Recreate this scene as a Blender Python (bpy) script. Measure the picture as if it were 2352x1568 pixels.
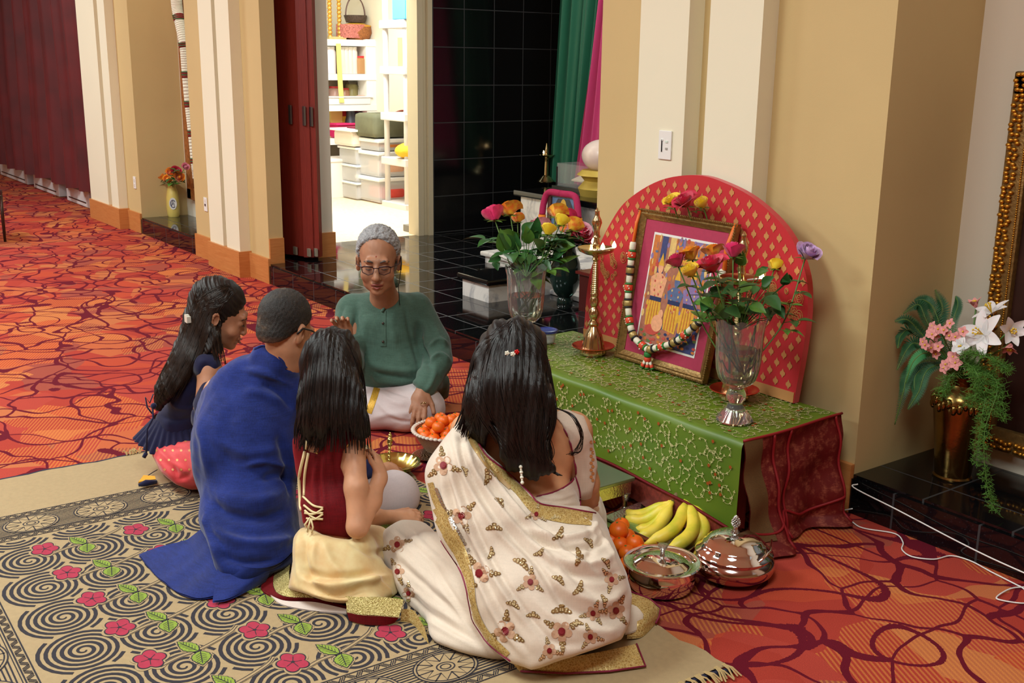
import bpy, bmesh, math, random
import numpy as np
from mathutils import Vector, Matrix
from mathutils.bvhtree import BVHTree
S = bpy.context.scene
for o in list(bpy.data.objects): bpy.data.objects.remove(o)
COL = S.collection
random.seed(7); RNG = np.random.RandomState(5)
PI = math.pi
# ---------------------------------------------------------------- camera
YAW, PITCH, ROLL, FPX, CAMH = -0.937997, 0.2480386, 0.01234014, 2508.2, 1.62
def cam_axes():
    cy, sy, cp, sp = math.cos(YAW), math.sin(YAW), math.cos(PITCH), math.sin(PITCH)
    f = np.array([sy*cp, cy*cp, -sp]); r0 = np.array([cy, -sy, 0]); u0 = np.cross(r0, f)
    r = r0*math.cos(ROLL)+u0*math.sin(ROLL); u = -r0*math.sin(ROLL)+u0*math.cos(ROLL)
    return r, u, f
CR, CU, CF = cam_axes(); CC = np.array([0, 0, CAMH])
cam = bpy.data.objects.new('camera', bpy.data.cameras.new('camera')); COL.objects.link(cam)
cam.data.sensor_width = 36; cam.data.lens = FPX/2352*36; cam.data.clip_start = .05
cam.matrix_world = Matrix(((CR[0], CU[0], -CF[0], 0), (CR[1], CU[1], -CF[1], 0), (CR[2], CU[2], -CF[2], CAMH), (0, 0, 0, 1)))
S.camera = cam
cam.data.dof.use_dof = False
# ---------------------------------------------------------------- light, world, exposure
S.view_settings.view_transform = 'Standard'; S.view_settings.look = 'None'
S.view_settings.gamma = 1; S.view_settings.use_curve_mapping = False
S.view_settings.exposure = 0.27
S.cycles.use_denoising = True
S.cycles.max_bounces = 8; S.cycles.diffuse_bounces = 4; S.cycles.glossy_bounces = 4
S.cycles.transmission_bounces = 8; S.cycles.transparent_max_bounces = 12
S.cycles.sample_clamp_indirect = 6; S.cycles.caustics_reflective = False; S.cycles.caustics_refractive = False
W = bpy.data.worlds.new('hall'); S.world = W; W.use_nodes = True
W.node_tree.nodes['Background'].inputs[0].default_value = (1, .95, .88, 1)
W.node_tree.nodes['Background'].inputs[1].default_value = .35
def area(name, loc, sx, sy, power, col=(1, .87, .7), rot=(0, 0, 0), spread=180):
    l = bpy.data.lights.new(name, 'AREA'); l.shape = 'RECTANGLE'; l.size = sx; l.size_y = sy
    l.energy = power; l.color = col; l.spread = math.radians(spread)
    o = bpy.data.objects.new(name, l); o.location = loc; o.rotation_euler = rot; COL.objects.link(o); return o
CEIL = 4.2
for i, (x, y) in enumerate(((-.6, .2), (-4.2, -.6), (-7.8, -.4), (-12, 0), (-3.2, -4.2), (-8, -4.2))):
    area('ceiling_panel_light', (x, y, CEIL-.06), 1.3, 1.3, (112, 122, 150, 185, 125, 105)[i], (.88, 1, .97))
area('shrine_light', (-5.9, 5.4, 3.3), .9, .9, 30, (.9, 1, .95))
area('niche_light', (-9.8, 3.6, 3.2), .5, .25, 5)
area('storeroom_light', (-9.4, 5.1, 2.9), 1.6, 1.2, 125, (.95, 1, .98))
# ---------------------------------------------------------------- unprojection helpers (pixels of the 2352x1568 frame)
def ray(x, y): return CR*((x-1176)/FPX)+CU*(-(y-784)/FPX)+CF
def P(x, y, d):                       # point seen at pixel (x, y) at depth d
    return Vector(CC+ray(x, y)*d)
def at(x, y, **k):                    # point seen at (x, y) on the plane X=, Y= or Z=
    (a, v), = k.items(); i = 'XYZ'.index(a); r = ray(x, y)
    return Vector(CC+r*((v-CC[i])/r[i]))
# ---------------------------------------------------------------- materials
def lin(c):
    return tuple((v/12.92 if v <= .04045 else ((v+.055)/1.055)**2.4) for v in [k/255 for k in c])
class N:
    def __init__(s, name):
        s.m = bpy.data.materials.new(name); s.m.use_nodes = True; s.t = s.m.node_tree
        s.b = s.t.nodes['Principled BSDF']
    def n(s, kind, **k):
        o = s.t.nodes.new('ShaderNode'+kind)
        for a, v in k.items():
            if isinstance(v, bpy.types.NodeSocket): s.t.links.new(v, o.inputs[a.replace('_', ' ')])
            elif a.replace('_', ' ') in o.inputs.keys() and a not in ('operation', 'mode', 'feature', 'data_type'): o.inputs[a.replace('_', ' ')].default_value = v
            else: setattr(o, a, v)
        return o
    def ma(s, op, a, b=None, c=None):
        o = s.t.nodes.new('ShaderNodeMath'); o.operation = op
        for i, v in enumerate((a, b, c)):
            if v is None: continue
            if isinstance(v, bpy.types.NodeSocket): s.t.links.new(v, o.inputs[i])
            else: o.inputs[i].default_value = v
        return o.outputs[0]
    def mix(s, f, a, b, mode='MIX'):
        o = s.t.nodes.new('ShaderNodeMixRGB'); o.blend_type = mode
        for i, v in enumerate((f, a, b)):
            if isinstance(v, bpy.types.NodeSocket): s.t.links.new(v, o.inputs[i])
            elif i and not isinstance(v, float): o.inputs[i].default_value = (*v[:3], 1)
            else: o.inputs[i].default_value = v
        return o.outputs[0]
    def obj(s): return s.n('TexCoord').outputs['Object']
    def map(s, v, scale=(1, 1, 1), rot=(0, 0, 0), loc=(0, 0, 0)):
        o = s.n('Mapping'); s.t.links.new(v, o.inputs[0]); o.inputs[1].default_value = loc
        o.inputs[2].default_value = rot; o.inputs[3].default_value = scale; return o.outputs[0]
    def noise(s, v, scale, detail=3, rough=.5, dist=0):
        o = s.n('TexNoise'); s.t.links.new(v, o.inputs['Vector'])
        o.inputs['Scale'].default_value = scale; o.inputs['Detail'].default_value = detail
        o.inputs['Roughness'].default_value = rough; o.inputs['Distortion'].default_value = dist; return o
    def ramp(s, f, stops, interp='LINEAR'):
        o = s.n('ValToRGB'); s.t.links.new(f, o.inputs[0]); r = o.color_ramp; r.interpolation = interp
        while len(r.elements) < len(stops): r.elements.new(.5)
        for e, (p, c) in zip(r.elements, stops):
            e.position = p; e.color = (*c[:3], 1) if not isinstance(c, (int, float)) else (c, c, c, 1)
        return o.outputs[0]
    def set(s, **k):
        for a, v in k.items():
            i = s.b.inputs[a.replace('_', ' ')]
            if isinstance(v, bpy.types.NodeSocket): s.t.links.new(v, i)
            else: i.default_value = (*v, 1) if isinstance(v, tuple) and len(v) == 3 and i.type == 'RGBA' else v
        return s
    def bump(s, h, strength=.3, dist=.01):
        o = s.n('Bump'); s.t.links.new(h, o.inputs['Height']); o.inputs['Strength'].default_value = strength
        o.inputs['Distance'].default_value = dist; s.t.links.new(o.outputs[0], s.b.inputs['Normal']); return s
MC = {}
def mat(name, rgb, rough=.5, metal=0, var=.0, vs=20, bump=0, bs=200, stretch=None, **kw):
    if name in MC: return MC[name]
    n = N(name); c = lin(rgb); co = n.obj()
    if stretch: co = n.map(co, stretch)
    if var:
        d = tuple(x*(1-var) for x in c); l = tuple(min(1, x*(1+var)) for x in c)
        n.set(Base_Color=n.ramp(n.noise(co, vs, 4).outputs[0], ((.3, d), (.7, l))))
    else: n.set(Base_Color=c)
    n.set(Roughness=rough, Metallic=metal, **kw)
    if bump: n.bump(n.noise(co, bs, 3).outputs[0], bump, .004)
    MC[name] = n.m; return n.m
# ---------------------------------------------------------------- mesh helpers
def tag(o, label=None, cat=None, group=None, kind=None):
    if label: o['label'] = label
    if cat: o['category'] = cat
    if group: o['group'] = group
    if kind: o['kind'] = kind
    return o
def empty(name, loc, label=None, cat=None, group=None, rz=0):
    o = bpy.data.objects.new(name, None); o.empty_display_size = .05
    o.location = loc; o.rotation_euler = (0, 0, rz); COL.objects.link(o); return tag(o, label, cat, group)
def place(o, parent):                 # parent without moving (meshes are written in world coordinates)
    if parent:
        bpy.context.view_layer.update()
        o.parent = parent; o.matrix_parent_inverse = parent.matrix_world.inverted()
    return o
class MB:
    """collects shapes, builds ONE mesh object"""
    def __init__(s): s.v = []; s.f = []; s.mi = []; s.cur = 0
    def add(s, vs, fs):
        n = len(s.v); s.v += [tuple(v) for v in vs]; s.f += [tuple(i+n for i in f) for f in fs]; s.mi += [s.cur]*len(fs); return s
    def box(s, a, b, M=None, bev=0):
        (x0, y0, z0), (x1, y1, z1) = a, b
        if bev:
            bm = bmesh.new(); bmesh.ops.create_cube(bm, size=1)
            for v in bm.verts: v.co = Vector(((x0+x1)/2+v.co.x*(x1-x0), (y0+y1)/2+v.co.y*(y1-y0), (z0+z1)/2+v.co.z*(z1-z0)))
            bmesh.ops.bevel(bm, geom=bm.edges[:], offset=bev, segments=2, affect='EDGES', profile=.6)
            vs = [v.co.copy() for v in bm.verts]; fs = [[v.index for v in f.verts] for f in bm.faces]; bm.free()
        else:
            vs = [Vector(p) for p in ((x0, y0, z0), (x1, y0, z0), (x1, y1, z0), (x0, y1, z0), (x0, y0, z1), (x1, y0, z1), (x1, y1, z1), (x0, y1, z1))]
            fs = [(0, 3, 2, 1), (4, 5, 6, 7), (0, 1, 5, 4), (1, 2, 6, 5), (2, 3, 7, 6), (3, 0, 4, 7)]
        if M: vs = [M @ v for v in vs]
        return s.add(vs, fs)
    def lathe(s, prof, c=(0, 0, 0), n=32, M=None, wav=None):
        vs = []; fs = []; c = Vector(c)
        for i, (r, z) in enumerate(prof):
            for k in range(n):
                a = 2*PI*k/n; rr = max(r, 1e-4); zz = z
                if wav: rr, zz = wav(rr, z, a)
                v = Vector((rr*math.cos(a), rr*math.sin(a), zz)); vs.append((M @ v if M else v)+c)
        for i in range(len(prof)-1):
            for k in range(n):
                q = (k+1) % n; fs.append((i*n+k, i*n+q, (i+1)*n+q, (i+1)*n+k))
        fs.append(tuple(range(n))[::-1]); fs.append(tuple((len(prof)-1)*n+k for k in range(n)))
        return s.add(vs, fs)
    def tube(s, pts, r, n=8, cap=True):
        pts = [Vector(p) for p in pts]; m = len(pts); rr = r if isinstance(r, (list, tuple)) else [r]*m
        vs = []; fs = []; up = None
        for i, p in enumerate(pts):
            t = (pts[min(i+1, m-1)]-pts[max(i-1, 0)])
            t = t.normalized() if t.length > 1e-9 else Vector((0, 0, 1))
            if up is None: up = t.orthogonal().normalized()
            up = (up-t*up.dot(t)); up = up.normalized() if up.length > 1e-6 else t.orthogonal().normalized()
            b = t.cross(up)
            for k in range(n):
                a = 2*PI*k/n; vs.append(p+(up*math.cos(a)+b*math.sin(a))*rr[i])
        for i in range(m-1):
            for k in range(n):
                q = (k+1) % n; fs.append((i*n+k, i*n+q, (i+1)*n+q, (i+1)*n+k))
        if cap: fs.append(tuple(range(n))[::-1]); fs.append(tuple((m-1)*n+k for k in range(n)))
        return s.add(vs, fs)
    def grid(s, fn, nu, nv):
        vs = [fn(i/nu, j/nv) for j in range(nv+1) for i in range(nu+1)]
        fs = [(j*(nu+1)+i, j*(nu+1)+i+1, (j+1)*(nu+1)+i+1, (j+1)*(nu+1)+i) for j in range(nv) for i in range(nu)]
        return s.add(vs, fs)
    def sphere(s, c, r, M=None, nu=20, nv=12):
        r = r if isinstance(r, (tuple, list)) else (r, r, r); c = Vector(c)
        vs = []; fs = []
        for j in range(nv+1):
            t = PI*j/nv
            for i in range(nu):
                a = 2*PI*i/nu; v = Vector((r[0]*math.sin(t)*math.cos(a), r[1]*math.sin(t)*math.sin(a), r[2]*math.cos(t)))
                vs.append((M @ v if M else v)+c)
        for j in range(nv):
            for i in range(nu):
                q = (i+1) % nu; fs.append((j*nu+i, (j+1)*nu+i, (j+1)*nu+q, j*nu+q))
        return s.add(vs, fs)
    def prism(s, pts, d):             # polygon pts extruded by vector d
        pts = [Vector(p) for p in pts]; d = Vector(d); n = len(pts)
        return s.add(pts+[p+d for p in pts], [tuple(range(n))[::-1], tuple(range(n, 2*n))]+[(i, (i+1) % n, n+(i+1) % n, n+i) for i in range(n)])
    def build(s, name, m, parent=None, smooth=False, world=True, weld=False):
        me = bpy.data.meshes.new(name); me.from_pydata(s.v, [], s.f)
        ms = m if isinstance(m, (list, tuple)) else [m]
        for x in ms: me.materials.append(x)
        if len(ms) > 1: me.polygons.foreach_set('material_index', s.mi)
        bm = bmesh.new(); bm.from_mesh(me)
        if weld: bmesh.ops.remove_doubles(bm, verts=bm.verts[:], dist=1e-5)
        if weld is not None and len(s.f) < 30000: bmesh.ops.recalc_face_normals(bm, faces=bm.faces[:])
        bm.to_mesh(me); bm.free()
        if smooth:
            me.polygons.foreach_set('use_smooth', [True]*len(me.polygons))
            if smooth != 'all':
                try: me.set_sharp_from_angle(angle=math.radians(40 if smooth is True else smooth))
                except Exception: pass
        o = bpy.data.objects.new(name, me); COL.objects.link(o)
        if world: return place(o, parent)
        o.parent = parent; return o
def struct(name, mb, m, smooth=False):
    return tag(mb.build(name, m, None, smooth), kind='structure')
def spline(pts, n=8):                 # Catmull-Rom through points (works on tuples of any length)
    pts = [np.array(p, float) for p in pts]; out = []
    Q = [2*pts[0]-pts[1]]+pts+[2*pts[-1]-pts[-2]]
    for i in range(1, len(Q)-2):
        for k in range(n):
            t = k/n; a, b, c, d = Q[i-1:i+3]
            out.append(.5*((2*b)+(c-a)*t+(2*a-5*b+4*c-d)*t*t+(-a+3*b-3*c+d)*t**3))
    out.append(Q[-2]); return out
# ================================================================ room materials
W0 = 3.31       # face of the long wall
HS = .15        # top of the black stages
tan = mat('tan_paint', (204, 177, 124), .75, var=.02, vs=3, bump=.08, bs=350)
cream = mat('cream_paint', (234, 226, 200), .75, var=.01, vs=3, bump=.06, bs=350)
white_wall = mat('white_paint', (226, 216, 198), .75, bump=.05, bs=300)
store_paint = mat('storeroom_paint', (240, 232, 214), .7)
def wood(name, c1, c2, sc=(2, 2, 30), rough=.4):
    if name in MC: return MC[name]
    n = N(name); v = n.map(n.obj(), sc)
    w = n.noise(v, 6, 6, .6, 1.2).outputs[0]
    n.set(Base_Color=n.ramp(w, ((.3, lin(c1)), (.7, lin(c2)))), Roughness=rough); MC[name] = n.m; return n.m
base_wood = wood('maple_wood', (188, 116, 60), (204, 136, 78), (1, 1, 14))
redwood = wood('mahogany_wood', (120, 34, 28), (150, 50, 38), (30, 30, 1))
def tile_mat(name, spacing, off, plane, rough=.06, base=(12, 12, 13), grout=(50, 50, 52), gw=.008):
    n = N(name); co = n.obj(); sp = n.n('SeparateXYZ'); n.t.links.new(co, sp.inputs[0])
    g = None
    for ax, o in zip(plane, off):
        v = n.ma('FRACT', n.ma('DIVIDE', n.ma('SUBTRACT', sp.outputs[ax], o), spacing))
        e = n.ma('LESS_THAN', n.ma('MINIMUM', v, n.ma('SUBTRACT', 1.0, v)), gw/spacing/2)
        g = e if g is None else n.ma('MAXIMUM', g, e)
    sp2 = n.noise(co, 160, 2).outputs[0]; fl = n.ramp(sp2, ((.62, lin(base)), (.74, lin((38, 38, 42)))))
    n.set(Base_Color=n.mix(g, fl, lin(grout)), Roughness=n.ma('MULTIPLY_ADD', g, .5, rough), Specular_IOR_Level=.6)
    return n.m
blk_floor = tile_mat('black_granite_floor', .335, (-5.06, 3.476), 'XY')
blk_wall = tile_mat('black_granite_wall', .32, (5.152, .161), 'YZ', .13)
blk_riser = tile_mat('black_granite_riser', .335, (-2.155, .5), 'XZ')
blk_plain = mat('black_granite', (14, 14, 15), .08, var=.4, vs=150)
n = N('white_marble'); co = n.obj(); v = n.noise(n.map(co, (1, 1, 1), (.3, .5, .8)), 4, 6, .65, 1.6).outputs[0]
n.set(Base_Color=n.ramp(v, ((.38, lin((168, 166, 170))), (.52, lin((226, 220, 214))), (.75, lin((235, 230, 224))))), Roughness=.25); marble = n.m
# ---- carpet
n = N('patterned_carpet'); co = n.obj()
wob = n.noise(co, 1.1, 2).outputs['Color']
dis = n.mix(.5, co, wob, 'ADD')
def vor(scale, vec, feat='DISTANCE_TO_EDGE', dist='EUCLIDEAN'):
    o = n.n('TexVoronoi'); o.voronoi_dimensions = '2D'; o.feature = feat; n.t.links.new(vec, o.inputs['Vector']); o.inputs['Scale'].default_value = scale; return o
d2 = n.n('VectorMath', operation='ADD'); n.t.links.new(co, d2.inputs[0])
sc = n.n('VectorMath', operation='SCALE'); n.t.links.new(n.noise(co, 2.3, 2).outputs['Color'], sc.inputs[0]); sc.inputs['Scale'].default_value = .5
n.t.links.new(sc.outputs[0], d2.inputs[1]); W1 = d2.outputs[0]
sc2 = n.n('VectorMath', operation='SCALE'); n.t.links.new(n.noise(n.map(co, loc=(7, 3, 0)), 1.6, 2).outputs['Color'], sc2.inputs[0]); sc2.inputs['Scale'].default_value = .9
d3 = n.n('VectorMath', operation='ADD'); n.t.links.new(co, d3.inputs[0]); n.t.links.new(sc2.outputs[0], d3.inputs[1]); W2 = d3.outputs[0]
fuzz = n.ma('MULTIPLY', n.ma('SUBTRACT', n.noise(co, 140, 2).outputs[0], .5), .012)
def lt(sock, k): return n.ma('LESS_THAN', n.ma('ADD', sock, fuzz), k)
lw = n.ma('MULTIPLY', n.noise(co, 1.7, 1).outputs[0], .07)
e1 = lt(vor(2.5, n.map(W1, (1, 1.35, 1), (0, 0, .5))).outputs[0], n.ma('ADD', n.ma('MULTIPLY', lw, .75), .006))
e2 = lt(vor(1.8, n.map(W2, (1.5, 1, 1), (0, 0, -.3))).outputs[0], n.ma('SUBTRACT', .046, n.ma('MULTIPLY', lw, .7)))
rn = n.noise(n.map(co, (1, 1, 1), loc=(3, 9, 0)), 2.0, 0).outputs[0]
ring = n.ma('ABSOLUTE', n.ma('SUBTRACT', n.ma('FRACT', n.ma('MULTIPLY', rn, 6.0)), .5))
e3 = n.ma('LESS_THAN', n.ma('ADD', ring, n.ma('MULTIPLY', fuzz, 4.0)), .045)
line = n.ma('MAXIMUM', n.ma('MAXIMUM', e1, e2), e3)
pc = n.n('TexVoronoi'); pc.voronoi_dimensions = '2D'; n.t.links.new(n.map(co, (1, 1, 1), (0, 0, .4)), pc.inputs['Vector']); pc.inputs['Scale'].default_value = 2.6; pc.distance = 'CHEBYCHEV'
sr = n.n('SeparateXYZ'); n.t.links.new(pc.outputs['Color'], sr.inputs[0])
pr = n.n('TexVoronoi'); pr.voronoi_dimensions = '2D'; n.t.links.new(W1, pr.inputs['Vector']); pr.inputs['Scale'].default_value = 3.4
sr2 = n.n('SeparateXYZ'); n.t.links.new(pr.outputs['Color'], sr2.inputs[0])
cc = n.ramp(n.ma('FRACT', n.ma('ADD', sr.outputs[0], sr2.outputs[1])), ((0, lin((172, 62, 50))), (.25, lin((186, 74, 52))), (.45, lin((192, 98, 62))), (.6, lin((178, 68, 56))), (.75, lin((160, 76, 62))), (.88, lin((192, 108, 68)))), 'CONSTANT')
so = n.n('SeparateXYZ'); n.t.links.new(n.map(co, rot=(0, 0, .5)), so.inputs[0])
st = n.ma('GREATER_THAN', n.ma('SINE', n.ma('MULTIPLY', so.outputs[1], 420.0)), .1)
stm = n.ma('MULTIPLY', st, n.ma('GREATER_THAN', sr2.outputs[2], .66))
cc2 = n.mix(n.ma('MULTIPLY', stm, .38), cc, lin((226, 150, 70)))
cf = n.mix(line, cc2, lin((104, 22, 38)))
gr = n.noise(co, 420, 2).outputs[0]
cf = n.mix(1.0, cf, n.ramp(gr, ((.3, .72), (.7, 1.15))), 'MULTIPLY')
n.set(Base_Color=cf, Roughness=.95, Specular_IOR_Level=.1); n.bump(gr, .35, .003); carpet = n.m
# ================================================================ room shell
struct('floor', MB().box((-18.6, -9, -.1), (6, 8, 0)), carpet)
ceil_m = mat('ceiling_paint', (236, 228, 214), .8)
struct('ceiling', MB().box((-18.6, -9, CEIL), (6, W0+.6, CEIL+.1)), ceil_m)
struct('wall_rear', MB().box((-18.6, -9.1, 0), (6, -9, CEIL)), tan)
struct('wall_right', MB().box((6, -9, 0), (6.1, 8, CEIL)), tan)
struct('wall_end', MB().box((-18.4, -9, 0), (-18.3, 4.2, CEIL)), cream)
struct('baseboard_end', MB().box((-18.3, -9, 0), (-18.28, 3.6, .2)), base_wood)
struct('wall_curtain_bay', MB().box((-18.3, 3.64, 0), (-11.96, 3.76, CEIL)), tan)
struct('baseboard_curtain_bay', MB().box((-18.3, 3.62, 0), (-11.96, 3.64, .2)), base_wood)
def pilaster(k, x0, strips, x1, bx0, bx1, yback, jamb):
    """tan wall block with raised cream strips; strips = (x0, x1)"""
    m = MB(); m.box((x0, W0, .0), (x1, yback, CEIL)); struct('wall_'+k, m, tan)
    s = MB()
    for a, b in strips: s.box((a, W0-.085, .2), (b, W0+.01, CEIL))
    struct('trim_'+k, s, cream)
    b = MB(); b.box((x0, W0-.02, 0), (x1, W0+.001, .19)); b.box((bx0, W0-.105, 0), (bx1, W0+.001, .2))
    if jamb: b.box((x1-.001, W0-.02, 0), (x1+.018, W0+.001, .19)); b.box((x1-.001, W0+.0, HS), (x1+.018, yback, HS+.19))
    struct('baseboard_'+k, b, base_wood)
def XS(x, y=60, Y=W0-.085): return at(x, y, Y=Y).x
pilaster('far', -11.95, ((-11.94, XS(218)), (XS(226), XS(242))), -10.56, -11.95, XS(244)+.02, 3.76, False)
pilaster('middle', -9.1, ((XS(456), XS(487)), (XS(495), XS(526))), -7.6, XS(456)-.02, XS(526)+.02, 3.425, True)
pilaster('near', -3.86, ((XS(1473, 5), XS(1585, 5)), (XS(1633, 5), XS(1755, 5))), -2.34, -3.6, -2.84, 3.86, False)
# middle wall / niche 1
struct('wall_niche_far', MB().box((-10.6, 3.76, 0), (-9.0, 3.86, CEIL)), white_wall)
struct('wall_niche_side', MB().box((-9.1, 3.5, 0), (-8.9, 3.8, CEIL)), tan)
struct('floor_niche_far', MB().box((-10.56, W0-.0, 0), (-9.1, 3.76, HS)), blk_floor)
struct('trim_niche_far', MB().box((-10.56, W0-.012, 0), (-9.1, W0, HS-.012)), blk_riser)
# right niche
struct('wall_niche_near', MB().box((-2.4, 3.83, 0), (1.2, 3.93, CEIL)), white_wall)
struct('floor_niche_near', MB().box((-2.34, W0, 0), (1.2, 3.83, HS)), blk_floor)
m = MB().box((-2.34, W0-.012, 0), (1.2, W0, HS-.014)); struct('trim_niche_near', m, blk_riser)
# shrine opening
struct('floor_shrine', MB().box((-8.25, W0, 0), (-3.4, 9, HS)), blk_floor)
struct('trim_shrine_step', MB().box((-7.6, W0-.012, 0), (-3.86, W0, HS-.014)), blk_riser)
XW = -8.22
m = MB(); m.box((XW-.1, 5.10, HS), (XW, 8.2, CEIL)); struct('wall_shrine_tiles', m, blk_wall)
struct('wall_shrine_back', MB().box((XW-.1, 8.1, HS), (-3, 8.2, CEIL)), blk_wall)
struct('wall_shrine_right', MB().box((-3.5, 3.86, HS), (-3.4, 8.2, CEIL)), tan)
struct('ceiling_shrine', MB().box((XW-.1, W0+.6, CEIL-.3), (-3.4, 8.2, CEIL-.2)), ceil_m)
struct('wall_above_door', MB().box((XW-.1, 3.5, 2.6), (XW, 5.1, CEIL)), cream)
# white wall stub left of the storeroom door with wood base
struct('wall_door_stub', MB().box((XW-.12, 3.74, HS), (-7.66, 3.87, CEIL)), white_wall)
struct('baseboard_door_stub', MB().box((-8.2, 3.73, HS), (-7.64, 3.885, HS+.19)), base_wood)
struct('wall_pocket_back', MB().box((XW-.1, 3.56, 0), (-8.1, 3.76, CEIL)), mat('dark_pocket', (60, 40, 30), .8))
# door frame right of opening
fr = mat('door_frame_paint', (204, 190, 160), .5)
m = MB(); m.box((XW-.14, 4.975, HS), (XW+.03, 5.03, 2.35)); m.box((XW-.14, 5.03, HS), (XW+.015, 5.07, 2.35)); m.box((XW-.14, 5.07, HS), (XW+.05, 5.115, 2.35)); m.box((XW-.14, 3.87, 2.3), (XW+.03, 5.1, 2.4))
struct('door_1', m, fr)
# storeroom
sf = N('storeroom_floor_vinyl'); cv = sf.noise(sf.map(sf.obj(), (3, 12, 1), (0, 0, .4)), 5, 5).outputs[0]
sf.set(Base_Color=sf.ramp(cv, ((.3, lin((226, 200, 164))), (.7, lin((240, 220, 188))))), Roughness=.5)
struct('floor_storeroom', MB().box((-12.2, 3.9, 0), (XW-.03, 7.4, HS)), sf.m)
struct('wall_storeroom_back', MB().box((-12.3, 3.9, 0), (-12.2, 7.4, 3.1)), store_paint)
struct('wall_storeroom_side', MB().box((-12.3, 6.45, 0), (XW-.1, 6.55, 3.1)), store_paint)
struct('wall_storeroom_near', MB().box((-12.3, 3.88, 0), (XW-.1, 3.95, 3.1)), store_paint)
struct('ceiling_storeroom', MB().box((-12.3, 3.9, 3.05), (XW, 7.4, 3.15)), store_paint)
# ================================================================ shared materials
brass = mat('polished_brass', (208, 188, 142), .18, 1, var=.08, vs=30)
brass_d = mat('antique_brass', (140, 112, 62), .24, 1, var=.15, vs=14, bump=.15, bs=60)
gold_frame_m = mat('gilt_wood', (142, 110, 62), .4, .6, var=.25, vs=60, bump=.5, bs=90)
steel = mat('polished_steel', (240, 240, 240), .06, 1)
silver = mat('embossed_silver', (205, 205, 200), .22, 1, bump=.5, bs=150)
white_pl = mat('white_plastic', (236, 234, 230), .35)
black_pl = mat('black_plastic', (20, 20, 22), .35)
leaf_m = mat('rose_leaf', (44, 92, 42), .4, var=.25, vs=25)
leaf_m2 = mat('young_leaf', (84, 128, 48), .45, var=.2, vs=25)
stem_m = mat('flower_stem', (86, 122, 52), .5)
n = N('cut_crystal'); n.set(Base_Color=(.96, .97, .96), Roughness=.03, Transmission_Weight=.93, IOR=1.4); crystal = n.m
n = N('thin_clear_plastic'); n.set(Base_Color=(.93, .93, .93), Roughness=.12, Alpha=.38, IOR=1.3); clearp = n.m
n = N('still_water'); n.set(Base_Color=(.86, .93, .86), Roughness=.0, Transmission_Weight=1.0, IOR=1.2); water = n.m
def emit(name, rgb, s):
    n = N(name); n.set(Base_Color=(0, 0, 0), Emission_Color=lin(rgb), Emission_Strength=s); return n.m
flame_m = emit('flame', (255, 214, 150), 14)
# ================================================================ printed rug (ink shapes are part of the rug)
RO = Vector((-4.43, 1.4, 0)); RA = math.radians(1.1)
RU = Vector((math.cos(RA), -math.sin(RA), 0)); RV = Vector((math.sin(RA), math.cos(RA), 0))
def rug(u, v, z=.012): return RO+RU*u+RV*v+Vector((0, 0, z))
class Ink(MB):
    def strip(s, pts, w, z, close=False):
        pts = [np.array(p, float) for p in pts]; m = len(pts); L = []; R = []
        for i, p in enumerate(pts):
            a = pts[(i-1) % m] if close or i > 0 else p; b = pts[(i+1) % m] if close or i < m-1 else p
            t = b-a; t = t/(np.hypot(*t)+1e-9); q = np.array([-t[1], t[0]])*(w[i] if isinstance(w, list) else w)/2
            L.append(p+q); R.append(p-q)
        vs = [s.f3(x[0], x[1], z) for x in L]+[s.f3(x[0], x[1], z) for x in R]
        fs = [(i, i+1, m+i+1, m+i) for i in range(m-1)]+([(m-1, 0, m, 2*m-1)] if close else [])
        return s.add(vs, fs)
    def poly(s, pts, z):
        c = np.mean(np.array(pts), 0); m = len(pts)
        return s.add([s.f3(c[0], c[1], z)]+[s.f3(p[0], p[1], z) for p in pts], [(0, 1+i, 1+(i+1) % m) for i in range(m)])
beige = mat('rug_cotton', (168, 143, 106), .95, var=.05, vs=60, bump=.3, bs=500)
ink_m = mat('rug_ink_navy', (42, 38, 46), .95); pink_m = mat('rug_ink_rose', (166, 44, 68), .95, var=.08, vs=60); grn_m = mat('rug_ink_green', (132, 152, 54), .95, var=.08, vs=60)
R = Ink(); R.f3 = rug
U1, V0, V1 = 2.58, -1.9, .745
def edge(t): return .006*math.sin(t*9)+.004*math.sin(t*23+1)
def rugsurf(a, b):
    u = a*U1; v = V0+b*(V1-V0)
    if a == 0: u += edge(v*2)
    if b == 1: v += edge(u*2)*1.5
    if a == 1: u += edge(v*3)
    return rug(u, v, .012)
R.grid(rugsurf, 60, 60)
nb = len(R.v)  # sides
R.cur = 1
FU0, FU1, FV0 = .645, 2.03, -.83
CEN = [(.843+.2275*(ci-1)+.012*((ri*7) % 3)-.01, -.497+.2045*(ri-1)) for ri in range(-1, 8) for ci in range(0, 8)]
CEN = [c for c in CEN if FV0+.03 < c[1] < .74]
CA = np.array(CEN)
for ii, (u0, v0) in enumerate(CEN):
    turns = 6.6; run = []; rw = []
    for k in range(int(turns*26)+1):
        t = k/26; r = .006+.0213*t; a = -2*PI*t+1.2
        x, y = u0+r*math.cos(a)*1.04, v0+r*math.sin(a)*.98; ok = FU0 < x < FU1 and FV0 < y < .735 and k < int(turns*26)
        if ok and t > 3.5:
            dd = ((CA[:, 0]-x)*.96)**2+((CA[:, 1]-y)*1.02)**2; ok = dd.argmin() == ii
        if ok: run.append((x, y)); rw.append(.005+.0065*min(1, t))
        else:
            if len(run) > 2: R.strip(run, rw, .0128)
            run = []; rw = []
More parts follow.
